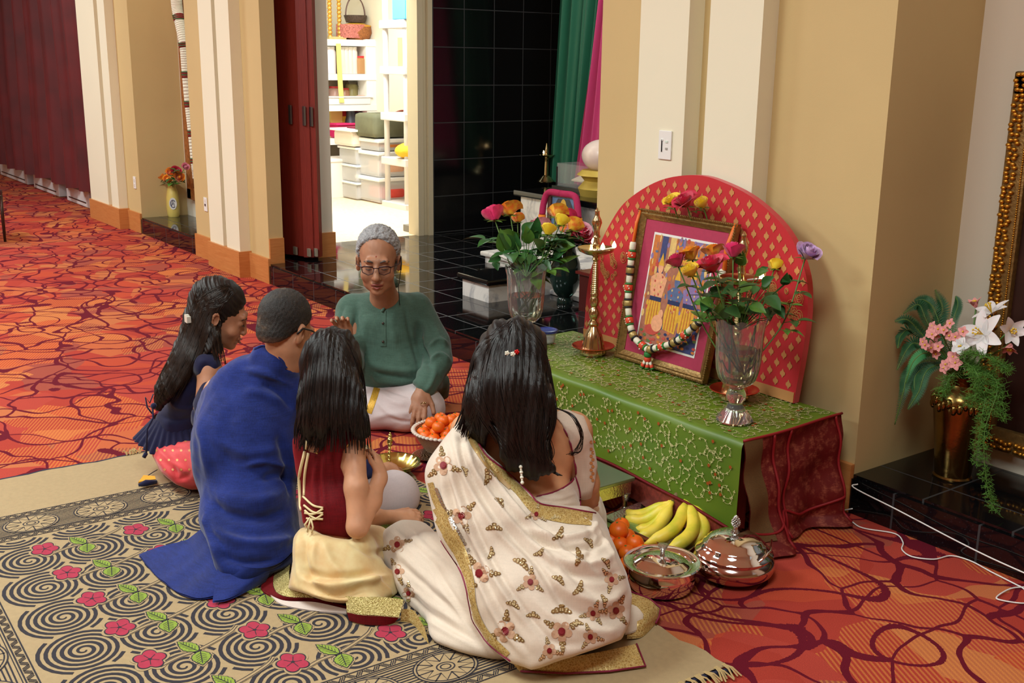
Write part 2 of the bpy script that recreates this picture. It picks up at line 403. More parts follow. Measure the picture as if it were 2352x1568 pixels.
def flower(u, v, r, rot):
    pts = []
    for k in range(60):
        a = 2*PI*k/60; rr = r*(.72+.28*abs(math.cos(2.5*a)))
        pts.append((u+rr*math.cos(a+rot)*1.15, v+rr*math.sin(a+rot)*.95))
    def sc(q): return [(u+(x-u)*q, v+(y-v)*q) for x, y in pts]
    R.cur = 0; R.poly(sc(1.28), .0134); R.cur = 1; R.poly(sc(1.1), .0138); R.cur = 2; R.poly(pts, .0142); R.cur = 1
    for k in range(5):
        a = 2*PI*(k+.5)/5+rot; R.strip([(u, v), (u+r*.62*math.cos(a)*1.1, v+r*.62*math.sin(a)*.9)], .0022, .0146)
    R.poly([(u+.006*math.cos(a), v+.006*math.sin(a)) for a in (0, 1, 2, 3, 4, 5)], .0147)
def leaf(u, v, ang, L, w):
    pts = []
    for k in range(13):
        t = k/12; pts.append((t*L, w*math.sin(PI*t**.8)*(1+.12*(k % 2))))
    pts = pts+[(x, -y) for x, y in pts[::-1]]
    c, s_ = math.cos(ang), math.sin(ang)
    def tr(q): return [(u+(L/2+(x-L/2)*q)*c-(y*q)*s_, v+(L/2+(x-L/2)*q)*s_+(y*q)*c) for x, y in pts]
    R.cur = 0; R.poly(tr(1.28), .0134); R.cur = 1; R.poly(tr(1.12), .0138); R.cur = 3; R.poly(tr(1), .0142); R.cur = 1
    R.strip([(u, v), (u+L*.9*c, v+L*.9*s_)], .0025, .0146)
    for k in range(1, 6):
        for sg in (1, -1):
            x = L*k/7; R.strip([(u+x*c, v+x*s_), (u+(x+.014)*c-sg*w*.6*s_, v+(x+.014)*s_+sg*w*.6*c)], .0015, .0146)
for ri in range(0, 6):
    for ci in range(0, 7):
        u = .767+.2255*ci+.007*ri; v = -.64+.302*ri+.019*ci-.0
        if not (FU0+.03 < u < FU1-.02 and FV0+.05 < v < .74): continue
        pts = spline([(u+.05, v+.012), (u+.03, v+.07), (u+.02, v+.14), (u-.02, v+.235), (u-.05, v+.27)], 5)
        R.cur = 0; R.strip(pts, .017, .0133); R.cur = 1
        for o in (-.006, .006): R.strip([(p[0]+o, p[1]) for p in pts], .0024, .0137)
        leaf(u+.03, v+.125, PI*1.12, .085, .02); leaf(u+.035, v+.13, -.25, .075, .024)
        flower(u, v, .045, .4*ci)
# end bands of parallel lines with round medallions, zigzags beside them
def band(c0, c1, along):              # band across coordinate c in [c0,c1], running `along` u or v
    lo, hi = (V0, V1-.02) if along == 'v' else (FU0-.02, FU1+.02)
    f = (lambda c, t: (c, t)) if along == 'v' else (lambda c, t: (t, c))
    w = c1-c0; R.cur = 1; zz = .03
    ts = np.arange(lo, hi, .02)
    for c in (c0, c0+zz, c1-zz, c1): R.strip([f(c, t) for t in np.linspace(lo, hi, 30)], .0045, .0130)
    for c in (c0+zz+.008, c1-zz-.008): R.strip([f(c, t) for t in np.linspace(lo, hi, 30)], .003, .0130)
    k = 0; c = c0+zz+.018
    while c < c1-zz-.012:
        R.strip([f(c+.001*math.sin(t*9+k), t) for t in np.linspace(lo, hi, 60)], .0045, .0130); c += .0115; k += 1
    for a, b in ((c0+.005, c0+zz-.005), (c1-zz+.005, c1-.005)):
        t = lo; q = 0
        while t < hi-.03:
            for s_ in range(3):
                R.strip([f(a, t+s_*.007), f(b, t+s_*.007+.016)] if q % 2 else [f(b, t+s_*.007), f(a, t+s_*.007+.016)], .003, .0130)
            t += .026; q += 1
    t = lo+.06; mid = (c0+c1)/2; rad = (w-2*zz)*.44
    while t < hi-.05:
        cs = [(math.cos(2*PI*i/40), math.sin(2*PI*i/40)) for i in range(40)]
        R.cur = 0; R.poly([f(mid+rad*x, t+rad*1.25*y) for x, y in cs], .0134); R.cur = 1
        for q in (1, .9, .28, .16): R.strip([f(mid+rad*q*x, t+rad*1.25*q*y) for x, y in cs], .0042, .0138, True)
        st = [f(mid+rad*(.86 if i % 2 else .42)*math.cos(2*PI*i/16), t+rad*1.25*(.86 if i % 2 else .42)*math.sin(2*PI*i/16)) for i in range(16)]
        R.strip(st, .0042, .0138, True)
        for i in range(8):
            a = 2*PI*(i+.0)/8; R.strip([f(mid+rad*.42*math.cos(a), t+rad*1.25*.42*math.sin(a)), f(mid+rad*.95*math.cos(a), t+rad*1.25*.95*math.sin(a))], .0042, .0138)
        t += .242
band(.40, .63, 'v'); band(2.04, 2.27, 'v'); band(-1.1, -.84, 'u')
rg = R.build('printed_rug', [beige, ink_m, pink_m, grn_m], None, weld=None)
tag(rg, 'beige cotton rug printed with dark spirals, pink flowers and green leaves, on the carpet', 'rug')
m = MB()                              # dark woven edge and frayed tassels
pts = [rug(.0+edge(v*2)-.006, v, .006) for v in np.linspace(V0, .02, 40)]; m.tube(pts, .008, 6)
pts = [rug(U1+.012+edge(v*3), v, .006) for v in np.linspace(V0, V1, 40)]; m.tube(pts, .01, 6)
m.build('dark_edge', mat('rug_edge_navy', (32, 34, 58), .9), rg)
m = MB()
for v in (-.02, .03, .1, .16, -.1, -.13):
    for q in range(7):
        a = rug(.0, v+RNG.uniform(-.015, .015), .014); b = a+Vector((RNG.uniform(-.05, -.01), RNG.uniform(-.03, .03), RNG.uniform(0, .012)))
        m.tube([a, (a+b)/2+Vector((0, 0, .012)), b], .0022, 5)
for v in np.arange(-.1, V1, .035):
    for q in range(4):
        a = rug(U1, v+RNG.uniform(-.01, .01), .02); b = rug(U1+.05+RNG.uniform(-.01, .01), v+RNG.uniform(-.02, .02), .006)
        m.tube([a, (a+b)/2+Vector((0, 0, .008)), b], .0025, 5)
m.build('tassels', mat('rug_tassel', (186, 158, 108), .9), rg)
# ================================================================ low table and its cloths
TX0, TX1, TY0, TY1, TZ = -3.885, -2.35, 2.69, 3.21, .40
def F(x, z):                          # front hang of the cloth
    k = (TZ-z)/TZ; return TY0-.006-.018*k*(.5+.5*math.sin(x*9+1))-.012*k*math.sin(x*4.3)
t = empty('low_table', (-3.12, 2.95, 0), 'long low wooden table hidden under the green cloth', 'table')
m = MB(); m.box((TX0+.02, TY0+.02, .36), (TX1-.02, TY1-.01, .393)); m.build('tabletop', redwood, t)
for x in (TX0+.06, TX1-.1):
    for y in (TY0+.05, TY1-.1): MB().box((x, y, 0), (x+.05, y+.05, .36)).build('leg', redwood, t)
n = N('green_silk'); co = n.obj(); nz = n.noise(n.map(co, (1, 1, 1)), 3, 3).outputs[0]
n.set(Base_Color=n.ramp(nz, ((.3, lin((74, 108, 26))), (.7, lin((104, 126, 34))))), Roughness=.42, Sheen_Weight=.5, Sheen_Tint=(*lin((226, 226, 60)), 1), Sheen_Roughness=.3); gsilk = n.m
m = MB()
def cloth(a, b):
    x = TX0-.006+a*(TX1-TX0+.012); L = TY1-TY0; s_ = b*(L+.34)
    if s_ < L-.02: y, z = TY1-s_, TZ
    elif s_ < L+.02: q = (s_-L+.02)/.04*PI/2; y, z = TY0+.02-.026*math.sin(q), TZ-.026+.026*math.cos(q)
    else:
        z = TZ-.02-(s_-L-.02)*(.40-.11)/.30*1.0; y = F(x, z)
    return Vector((x, y, z+.0015*math.sin(x*17+y*11)))
m.grid(cloth, 120, 80)
tc = m.build('green_tablecloth', gsilk, None, 'all', weld=None)
tag(tc, 'green silk cloth with pale vine embroidery draped over the low table', 'tablecloth')
bord = mat('maroon_gold_border', (128, 52, 42), .5, .25, var=.3, vs=90, bump=.3, bs=300)
redb = mat('crimson_piping', (140, 14, 24), .6)
def hemz(x): return .115+.01*math.sin(x*6)+.025*max(0, (x+2.55)/.2)*1.0*(-1)
m = MB(); m.grid(lambda a, b: Vector((TX0+a*(TX1-TX0+.012), F(TX0+a*(TX1-TX0), .1)-.012+.006*b*math.sin(a*30), hemz(TX0+a*(TX1-TX0))-b*.095)), 80, 6)
m.build('hem_border', bord, tc, 'all', weld=None)
m = MB()
for dz in (.0, .0): m.tube([(x, F(x, .1)-.013, hemz(x)+.004) for x in np.linspace(TX0, TX1, 60)], .006, 6)
m.build('hem_piping', redb, tc, 'all')
# embroidery on top and front
E1 = MB(); rr = random.Random(3)
def vine(f3, ox, oy, rot, sc):
    pts = []; k = rr.choice((-1, 1)); R_ = rr.uniform(.018, .034)*sc; tot = rr.uniform(3.0, 5.2)
    for i in range(15):
        t_ = i/14; a = rot+k*tot*t_**1.1; r_ = R_*(1.25-.75*t_)
        pts.append((ox+r_*math.cos(a), oy+r_*math.sin(a)))
    def strip(pts, w):
        n0 = len(pts); vs = []
        for i, p in enumerate(pts):
            q = np.array(pts[min(i+1, n0-1)])-np.array(pts[max(i-1, 0)]); q = q/(np.hypot(*q)+1e-9)*w
            vs += [f3(p[0]-q[1], p[1]+q[0]), f3(p[0]+q[1], p[1]-q[0])]
        E1.add(vs, [(2*i, 2*i+2, 2*i+3, 2*i+1) for i in range(n0-1)])
    strip(pts, .00055 if f3 is ffr else .0009)
    for i in (0, 3, 6, 9, 14):
        p = pts[i]; g = rr.uniform(0, 6)
        for j in range(3):
            a = g+j*2.1; strip([p, (p[0]+.0055*math.cos(a), p[1]+.0055*math.sin(a))], .0015)
ftop = lambda x, y: Vector((x, y, TZ+.0036)); ffr = lambda x, z: Vector((x, F(x, z)-.0045, z))
for i in range(38):
    for j in range(12):
        x_, y_ = TX0+.03+(i+rr.uniform(.1, .9))*1.475/38, TY0+.03+(j+rr.uniform(.1, .9))*.475/12; vine(ftop, x_, y_, rr.uniform(0, 6.3), .85)
for i in range(27):
    for j in range(5):
        x_, z_ = TX0+.03+(i+rr.uniform(.1, .9))*1.48/27, .15+(j+rr.uniform(.1, .9))*.22/5; vine(ffr, x_, z_, rr.uniform(0, 6.3), .95)
E1.build('vine_embroidery', mat('pale_gold_thread', (214, 208, 150), .5, .2), tc, weld=None)
E2 = MB()
for i in range(70):
    x, y = rr.uniform(TX0+.03, TX1-.02), rr.uniform(TY0+.03, TY1-.02)
    E2.add([ftop(x+.007*math.cos(a), y+.007*math.sin(a))+Vector((0, 0, .0006)) for a in range(6)], [tuple(range(6))])
for i in range(60):
    x, y = rr.uniform(TX0+.03, TX1-.02), rr.uniform(.16, TZ-.03)
    E2.add([ffr(x+.007*math.cos(a), y+.007*math.sin(a))+Vector((0, -.0006, 0)) for a in range(6)], [tuple(range(6))])
E2.build('flower_embroidery', mat('copper_thread', (168, 84, 30), .5, .3), tc, weld=None)
# maroon end drape
n = N('maroon_brocade'); co = n.obj(); a1 = n.noise(co, 26, 5, .7).outputs[0]; a2 = n.noise(n.map(co, (1, 1, 8)), 60, 2).outputs[0]
n.set(Base_Color=n.mix(n.ma('MULTIPLY', n.ramp(a1, ((.48, 0.), (.62, 1.))), n.ramp(a2, ((.4, .2), (.6, .8)))), lin((104, 14, 16)), lin((170, 92, 70))), Roughness=.5, Metallic=.15); maroon = n.m
def ED(a, b):                         # a along Y, b down
    y = TY0-.004+a*(TY1+.01-TY0); z = TZ+.002-b*(TZ-.012)
    x = TX1+.008+.10*b**1.5*(.55+.45*math.sin(a*7+.5))+.012*math.sin(a*21+b*3)*b+.008*math.sin(b*14+a*5)
    if b > .93: x += (b-.93)*.5
    if a > .9: x -= (a-.9)*.5*b
    return Vector((x, y+.02*b*math.sin(a*9), z))
m = MB(); m.grid(ED, 70, 50); dr = m.build('end_drape', maroon, tc, 'all', weld=None)
m = MB()
for a in (.27, .44, .93): m.tube([ED(a+.012*math.sin(b*7), b)+Vector((.004, 0, 0)) for b in np.linspace(0, .99, 30)], .0055, 6)
m.tube([ED(a, .80+.05*math.sin(a*12))+Vector((.004, 0, 0)) for a in np.linspace(0.02, .98, 40)], .005, 6)
m.tube([ED(a, 0)+Vector((.003, 0, .003)) for a in np.linspace(0, 1, 20)], .005, 6)
m.build('drape_piping', redb, dr, 'all')
# striped selvedge at the corner of the cloth
m = MB(); m.grid(lambda a, b: ED(a*.16, b*.9)+Vector((.006, -.002, 0)), 10, 40)
m.build('sheer_selvedge', mat('olive_sheer', (104, 76, 42), .6, .2, var=.3, vs=200, stretch=(1, 1, 8)), dr, 'all', weld=None)
# ================================================================ red arched backdrop
AY = 3.175
prof = [(-2.53, .403), (-2.505, .62), (-2.50, .78), (-2.527, .911), (-2.62, 1.04), (-2.772, 1.135), (-2.93, 1.185), (-3.092, 1.204), (-3.3, 1.165), (-3.496, 1.062), (-3.6, .95), (-3.69, .80), (-3.74, .65), (-3.76, .403)]
pr = [tuple(p) for p in spline(prof, 6)]
m = MB(); m.prism([(x, AY-.008, z) for x, z in pr], (0, .03, 0))
n = N('red_silk'); co = n.obj(); n.set(Base_Color=lin((196, 14, 30)), Roughness=.6, Sheen_Weight=.3); redsilk = n.m
bd = m.build('arched_backdrop', redsilk, None); tag(bd, 'tall red arched board covered in silk with gold motifs behind the framed picture', 'backdrop')
m = MB(); goldm = mat('zari_gold', (214, 150, 92), .5, .25)
def inside(x, z, sh=.02):
    i = 0
    for k in range(len(pr)):
        (xa, za), (xb, zb) = pr[k], pr[(k+1) % len(pr)]
        if (za > z) != (zb > z) and x < (xb-xa)*(z-za)/(zb-za)+xa: i ^= 1
    return i
for r_ in range(0, 22):
    for c_ in range(0, 22):
        x = -3.8+c_*.062+(.031 if r_ % 2 else 0); z = .47+r_*.036
        if not (inside(x-.012, z) and inside(x+.012, z) and inside(x, z+.018) and inside(x, z-.015)): continue
        if .70+.0*x < z < .84 and (x < -3.35 or x > -2.82): continue
        ps = [(0, .017), (.004, .008), (.0095, .004), (.009, -.004), (.004, -.008), (0, -.016), (-.004, -.008), (-.0095, -.004), (-.009, .004), (-.004, .008)]
        m.add([(x+a_*1.3, AY-.0095, z+b_*1.15) for a_, b_ in ps], [tuple(range(10))])
for k in range(60):                   # paisley band across the sides
    sx = RNG.choice((0, 1)); x = RNG.uniform(-3.68, -3.38) if sx else RNG.uniform(-2.8, -2.53); z = .77+RNG.uniform(-.055, .055)
    if not inside(x+.03, z) or not inside(x-.03, z): continue
    r0 = RNG.uniform(.008, .02)
    for q in (1, .55):
        m.tube([(x+q*r0*math.cos(a), AY-.0095, z+q*r0*1.3*math.sin(a)) for a in np.linspace(0, 2*PI, 12)], .0016, 4)
m.prism([(-3.757, AY-.0105, .405), (-2.532, AY-.0105, .405), (-2.53, AY-.0105, .445), (-3.76, AY-.0105, .445)], (0, .002, 0))
m.build('gold_motifs', goldm, bd, weld=None)
# ================================================================ framed picture
fb = [Vector((-3.411, 3.075, .404)), Vector((-2.893, 3.085, .404)), Vector((-2.823, 3.145, 1.042)), Vector((-3.368, 3.145, 1.044))]
fn = -(fb[1]-fb[0]).cross(fb[3]-fb[0]).normalized()*-1
if fn.y > 0: fn = -fn
def FP(u, v, h=0): return fb[0]*(1-u)*(1-v)+fb[1]*u*(1-v)+fb[2]*u*v+fb[3]*(1-u)*v+fn*h
fp = empty('framed_picture', FP(.5, 0), 'gilt framed devotional picture with pink mat standing on the green cloth', 'picture')
m = MB()
def rail(u0, v0, u1, v1, w):          # moulded rail between two corners, inner side offset w
    pr_ = [(0, 0), (0, .018), (.15, .026), (.35, .02), (.5, .024), (.75, .016), (1, .012), (1, 0)]
    iu0, iv0 = (w[0] if u0 < .5 else 1-w[0]), (w[1] if v0 < .5 else 1-w[1]); iu1, iv1 = (w[0] if u1 < .5 else 1-w[0]), (w[1] if v1 < .5 else 1-w[1])
    A = [FP(u0+(iu0-u0)*p, v0+(iv0-v0)*p, h) for p, h in pr_]; B = [FP(u1+(iu1-u1)*p, v1+(iv1-v1)*p, h) for p, h in pr_]
    k = len(pr_); m.add(A+B, [(i, (i+1) % k, k+(i+1) % k, k+i) for i in range(k)])
for c in (((0, 0), (1, 0)), ((1, 0), (1, 1)), ((1, 1), (0, 1)), ((0, 1), (0, 0))): rail(*c[0], *c[1], (.075, .06))
m.build('frame', gold_frame_m, fp, True)
m = MB()
for k in range(56):
    for v in (.006, .994): m.sphere(FP((k+.5)/56, v, .026), .005, nu=6, nv=4)
for k in range(66):
    for u in (.008, .992): m.sphere(FP(u, (k+.5)/66, .026), .005, nu=6, nv=4)
m.build('beaded_edge', gold_frame_m, fp, True)
def quad(u0, v0, u1, v1, h): return [FP(u0, v0, h), FP(u1, v0, h), FP(u1, v1, h), FP(u0, v1, h)]
MB().add(quad(.07, .055, .93, .945, .009), [(0, 1, 2, 3)]).build('mat_board', mat('pink_mat_board', (176, 52, 84), .8, var=.05, vs=80), fp)
MB().add(quad(.185, .135, .835, .865, .0105), [(0, 1, 2, 3)]).build('mat_bevel', white_pl, fp)
MB().add(quad(.02, .01, .98, .99, -.006), [(0, 1, 2, 3)]).build('backing', redwood, fp)
# stand-in painting: three robed standing figures under a canopy
def pcol(c): return mat('paint_%d_%d_%d' % c, c, .45, var=.12, vs=70)
PC = [(92, 110, 150), (206, 120, 60), (222, 170, 60), (236, 170, 130), (60, 70, 120), (196, 80, 70), (226, 190, 120), (40, 54, 96), (170, 110, 90), (96, 120, 70), (140, 120, 170)]
m = MB()
def pp(pts, c, h): m.cur = c; m.add([FP(.2+u*.62, .15+v*.70, h) for u, v in pts], [tuple(range(len(pts)))])
def el(cx, cy, rx, ry, c, h, k=18): pp([(cx+rx*math.cos(2*PI*i/k), cy+ry*math.sin(2*PI*i/k)) for i in range(k)], c, h)
pp([(0, 0), (1, 0), (1, 1), (0, 1)], 8, .0115)
for i in range(7): pp([(i/7, .62), (i/7+.1, .62), (i/7+.1, 1), (i/7, 1)], (1, 4, 6, 0, 1, 10, 0)[i], .0119)
pp([(.35, .78), (.95, .78), (.85, .93), (.65, .97), (.45, .93)], 1, .0122); pp([(.38, .80), (.92, .80), (.9, .83), (.4, .83)], 2, .0124)
pp([(.62, 0), (1, 0), (1, .42), (.72, .42)], 4, .0121)
for i in range(170): el(RNG.uniform(0, 1), RNG.uniform(.15, 1), RNG.uniform(.01, .03), RNG.uniform(.01, .05), RNG.choice((0, 1, 6, 8, 10, 5, 2)), .0122+.000002*i, 6)
for i in range(60): el(RNG.uniform(.0, 1), RNG.uniform(0, .14), .03, .014, RNG.choice((1, 2, 5, 9, 7)), .0124+.00001*i, 7)
for cx, sk, rb, h0 in ((.2, 3, 6, .78), (.52, 0, 2, .68), (.78, 10, 1, .72)):
    pp([(cx-.11, .16), (cx+.1, .14), (cx+.12, .3), (cx+.09, .46), (cx-.08, .46), (cx-.13, .3)], 2, .0128)
    pp([(cx-.1, .42), (cx+.1, .42), (cx+.14, h0-.17), (cx+.05, h0-.12), (cx-.05, h0-.12), (cx-.14, h0-.17)], sk, .0130)
    el(cx, h0-.07, .045, .055, sk, .0133); pp([(cx-.05, h0-.05), (cx+.05, h0-.05), (cx, h0+.07)], 2, .0135)
    m.cur = 5
    for k in range(14):
        a = PI*k/13; el(cx-.06*math.cos(a), h0-.15-.2*math.sin(a), .013, .012, 5 if k % 2 else 6, .0137, 7)
    pp([(cx-.1, .4), (cx+.1, .4), (cx+.1, .44), (cx-.1, .44)], 7, .0138)
    for k in range(4): pp([(cx-.09+.05*k, .16), (cx-.075+.05*k, .16), (cx-.06+.04*k, .4), (cx-.07+.04*k, .4)], 1, .0137)
el(.3, .2, .1, .08, 3, .014); el(.22, .13, .12, .05, 5, .0139); el(.34, .29, .04, .045, 3, .0141)
m.build('painting', [pcol(c) for c in PC], fp, weld=None)
MB().add(quad(.07, .055, .93, .945, .0155), [(0, 1, 2, 3)]).build('ribbon_shadow_gap', pcol(PC[5]), fp) if False else None
# garland of coloured beads hanging over the frame
G0 = [(.03, .78), (.045, .62), (.07, .45), (.12, .30), (.22, .17), (.40, .115)]; G1 = [(.99, .72), (.93, .55), (.88, .40), (.80, .32), (.66, .21), (.40, .115)]
ga = empty('bead_garland', FP(.4, .1, .05), 'garland of white, orange, green and gold beads hanging over the framed picture', 'garland')
whb = mat('white_bead', (232, 226, 204), .7, bump=.3, bs=300); orb = mat('orange_bead', (222, 70, 40), .6); gnb = mat('green_bead', (40, 120, 50), .6); gdb = mat('gold_bead', (176, 150, 90), .4, .4); bkb = mat('black_bead', (24, 22, 30), .5)
mm = {k: MB() for k in 'wogdb'}
BN = {'w': ('white_bead', whb), 'o': ('orange_bead', orb), 'g': ('green_bead', gnb), 'd': ('gold_bead', gdb), 'b': ('black_bead', bkb)}
def bead(k, a, b, r, dots=()):
    a = Vector(a); b = Vector(b); m_ = MB(); m_.tube([a, a.lerp(b, .15), a.lerp(b, .85), b], [r*.8, r, r, r*.8], 10); m_.cur = 1
    for d_ in dots: m_.sphere(d_, .0036, nu=6, nv=4)
    m_.build(BN[k][0], [BN[k][1], whb] if dots else BN[k][1], ga, 'all', weld=None)
for path in (G0, G1):
    L = [FP(p[0], p[1], .042) for p in spline(path, 14)]
    acc = [0]
    for i in range(1, len(L)): acc.append(acc[-1]+(L[i]-L[i-1]).length)
    def pos(s_):
        s_ = min(s_, acc[-1]-1e-4); i = max(j for j in range(len(acc)) if acc[j] <= s_); i = min(i, len(L)-2)
        return L[i].lerp(L[i+1], (s_-acc[i])/(acc[i+1]-acc[i]))
    s_ = 0; seq = (('w', .034, .0135), ('g', .007, .0165), ('o', .026, .0175), ('g', .008, .0165), ('w', .026, .014), ('b', .006, .018), ('d', .026, .0175), ('b', .006, .018)); i = 0
    while s_ < acc[-1]-.004:
        k, l, r = seq[i % 8]; c = pos(s_+l/2); bead(k, pos(s_), pos(s_+l), r, [c+Vector((.016*math.cos(q*.9), -.012-.006*math.sin(q*3), .012*math.sin(q*.9))) for q in range(7)] if k == 'o' else ()); s_ += l; i += 1
c = FP(.40, .10, .042)
bead('g', c, c-Vector((0, 0, .02)), .016); bead('o', c-Vector((0, 0, .02)), c-Vector((0, 0, .04)), .014)
for q in range(6):
    a = c+Vector((.016*math.cos(q*1.05), .008*math.sin(q*1.05), -.04)); b = a+Vector((.016*math.cos(q*1.05), .012*math.sin(q*1.05), -.028))
    bead('w', a, a.lerp(b, .4), .006); bead('o', a.lerp(b, .4), a.lerp(b, .8), .008); bead('g', a.lerp(b, .8), b, .009)
m = MB(); m.tube([FP(.03, .78, .04), FP(.01, .9, .03), FP(.012, 1.0, .02)], .007, 6); m.tube([FP(.99, .72, .035), FP(.96, .85, .03), FP(.985, 1.0, .02)], .009, 6)
m.build('ribbon', mat('orange_ribbon', (232, 110, 30), .5), ga, 'all')
# ================================================================ brass oil lamps
LAMPP = [(0, .0), (.056, .0), (.058, .008), (.054, .018), (.05, .03), (.046, .05), (.040, .075), (.033, .095), (.024, .112), (.019, .122), (.024, .128), (.026, .136), (.019, .146), (.013, .152), (.017, .16), (.024, .172), (.025, .185), (.018, .2), (.012, .208), (.018, .214), (.02, .226), (.021, .24), (.016, .252), (.019, .26)]
for k in range(16): LAMPP += [(.0185-.0004*k, .266+.009*k), (.0165-.0004*k, .2705+.009*k)]
LAMPP += [(.012, .41), (.016, .415), (.012, .425), (.018, .432), (.045, .438), (.072, .45), (.08, .462), (.079, .466), (.066, .458), (.02, .452), (.014, .46), (.012, .475), (.016, .482), (.013, .49), (.011, .505), (.017, .512), (.013, .522), (.012, .54), (.017, .556), (.022, .572), (.019, .585), (.011, .6), (.009, .615), (.011, .622), (.006, .63), (0, .637)]
def oil_lamp(x, y, z, label, flames, grp='tall brass oil lamps on the green cloth', sc=1.0, prof=LAMPP, dish=True, rd=.078, hz=.462):
    t = empty('oil_lamp', (x, y, z), label, 'oil lamp', grp)
    def wav(r, zz, a):
        if zz < .1*sc: r *= 1+.03*math.cos(18*a)
        return r, zz
    MB().lathe([(r*sc, zz*sc) for r, zz in prof], (x, y, z), 40, None, wav).build('stand', brass, t, True)
    if dish: MB().lathe([(0, .022), (.06, .022), (.088, .03), (.094, .036), (.092, .038), (.06, .027), (0, .026)], (x, y, z), 36).build('drip_tray', mat('copper_tray', (206, 96, 60), .2, .9), t, True)
    for a in flames:
        px, py = x+rd*sc*math.cos(a), y+rd*sc*math.sin(a); pz = z+hz*sc
        MB().lathe([(.0, 0), (.007*sc, .003), (.010*sc, .010), (.007*sc, .019), (.002, .028), (0, .031)], (px, py, pz+.006), 10).build('flame', flame_m, t, 'all')
        MB().tube([(px*.3+x*.7, py*.3+y*.7, pz-.004), (px, py, pz+.008)], .003, 6).build('wick', white_pl, t)
    return t
l1 = at(1366, 808, Z=.41); oil_lamp(l1.x, l1.y-.01, .405, 'tall brass oil lamp with lit wicks left of the framed picture', (2.6, -.35, .6))
l2 = at(1684, 913, Z=.41); oil_lamp(l2.x-.01, 3.03, .405, 'tall brass oil lamp behind the right crystal vase, half hidden by leaves', (.3,))
# ================================================================ crystal vases
def vase(x, y, z, label, wh):
    t = empty('crystal_vase', (x, y, z), label, 'vase', 'footed cut crystal vases')
    k = 1.0
    out = [(0, 0), (.062, 0), (.066, .006), (.055, .02), (.035, .045), (.025, .062), (.024, .07), (.033, .08), (.036, .095), (.03, .112), (.024, .12), (.032, .128), (.05, .138), (.066, .158), (.075, .19), (.079, .23), (.081, .29), (.084, .335), (.092, .372)]
    inn = [(.089, .372), (.08, .335), (.077, .29), (.075, .23), (.07, .19), (.06, .165), (.04, .15), (0, .146)]
    def wav(r, zz, a):
        if zz > .34: zz += .008*math.cos(8*a)*(zz-.34)/.038
        if .13 < zz < .34: r *= 1+.018*math.cos(16*a)*(1 if zz < .3 else .3)
        if zz < .05: r *= 1+.02*math.cos(12*a)
        return r, zz
    MB().lathe(out+inn, (x, y, z), 96, None, wav).build('glass', crystal, t, 50)
    MB().lathe([(0, .148), (.038, .152), (.056, .168), (.068, .19), (.073, .225), (.0735, wh), (0, wh)], (x, y, z), 40).build('water', water, t, 50)
    return t
VR = at(1687, 966, Z=.404); VR.z = .405
vase(VR.x, VR.y, .405, 'footed crystal vase of roses at the right front of the green table', .26)
VL = at(1206, 806, Z=.404); VL.z = .405
vase(VL.x, VL.y, .405, 'footed crystal vase of roses behind the woman\'s head', .25)
# ================================================================ roses
def rose_bloom(m, c, ax, r, openness=.5, seed=0):
    rg_ = random.Random(seed); ax = Vector(ax).normalized(); q = ax.to_track_quat('Z', 'Y').to_matrix()
    m.sphere(Vector(c)+ax*r*.55, (r*.36, r*.36, r*.55), q, 10, 8)
    npet = 15
    for i in range(npet):
        f = i/(npet-1); a0 = i*2.4+rg_.uniform(-.2, .2); rb = r*(.18+.5*f); h = r*(1.25-.25*f); flare = (f**2)*openness*r*.65; wd = 1.15+.25*(1-f)
        def pf(u, v):
            a = a0+(u-.5)*wd*1.75; w = math.sin(PI*min(1, max(0, v))*.5)
            rad = rb*(.35+.75*math.sin(v*PI*.62))+flare*max(0, v-.55)**1.3*3.2
            zz = h*v*(1-.28*abs(u-.5)**2*4*v)-flare*.5*max(0, v-.75)*2
            tip = 1-.0*abs(u-.5)
            return Vector(c)+q @ Vector((rad*math.cos(a), rad*math.sin(a), zz*tip))
        m.grid(pf, 6, 7)
def leaf_mesh(m, a, d, L, w, up=Vector((0, 0, 1)), curl=.25):
    a = Vector(a); d = Vector(d).normalized(); s_ = d.cross(up)
    s_ = s_.normalized() if s_.length > 1e-3 else Vector((1, 0, 0)); nn = s_.cross(d)
    def f(u, v):
        wv = w*math.sin(PI*v**.75)*(1-.0*v); x = (u-.5)*2
        return a+d*L*v+s_*wv*x*.5+nn*(abs(x)*wv*.16-curl*L*v*v)
    m.grid(f, 4, 8)
RC = {'magenta': (196, 20, 80), 'crimson': (190, 16, 60), 'yellow': (238, 196, 24), 'gold': (244, 184, 44), 'orange': (236, 110, 34), 'lilac': (196, 160, 200), 'pink': (222, 140, 160), 'deep pink': (214, 34, 100)}
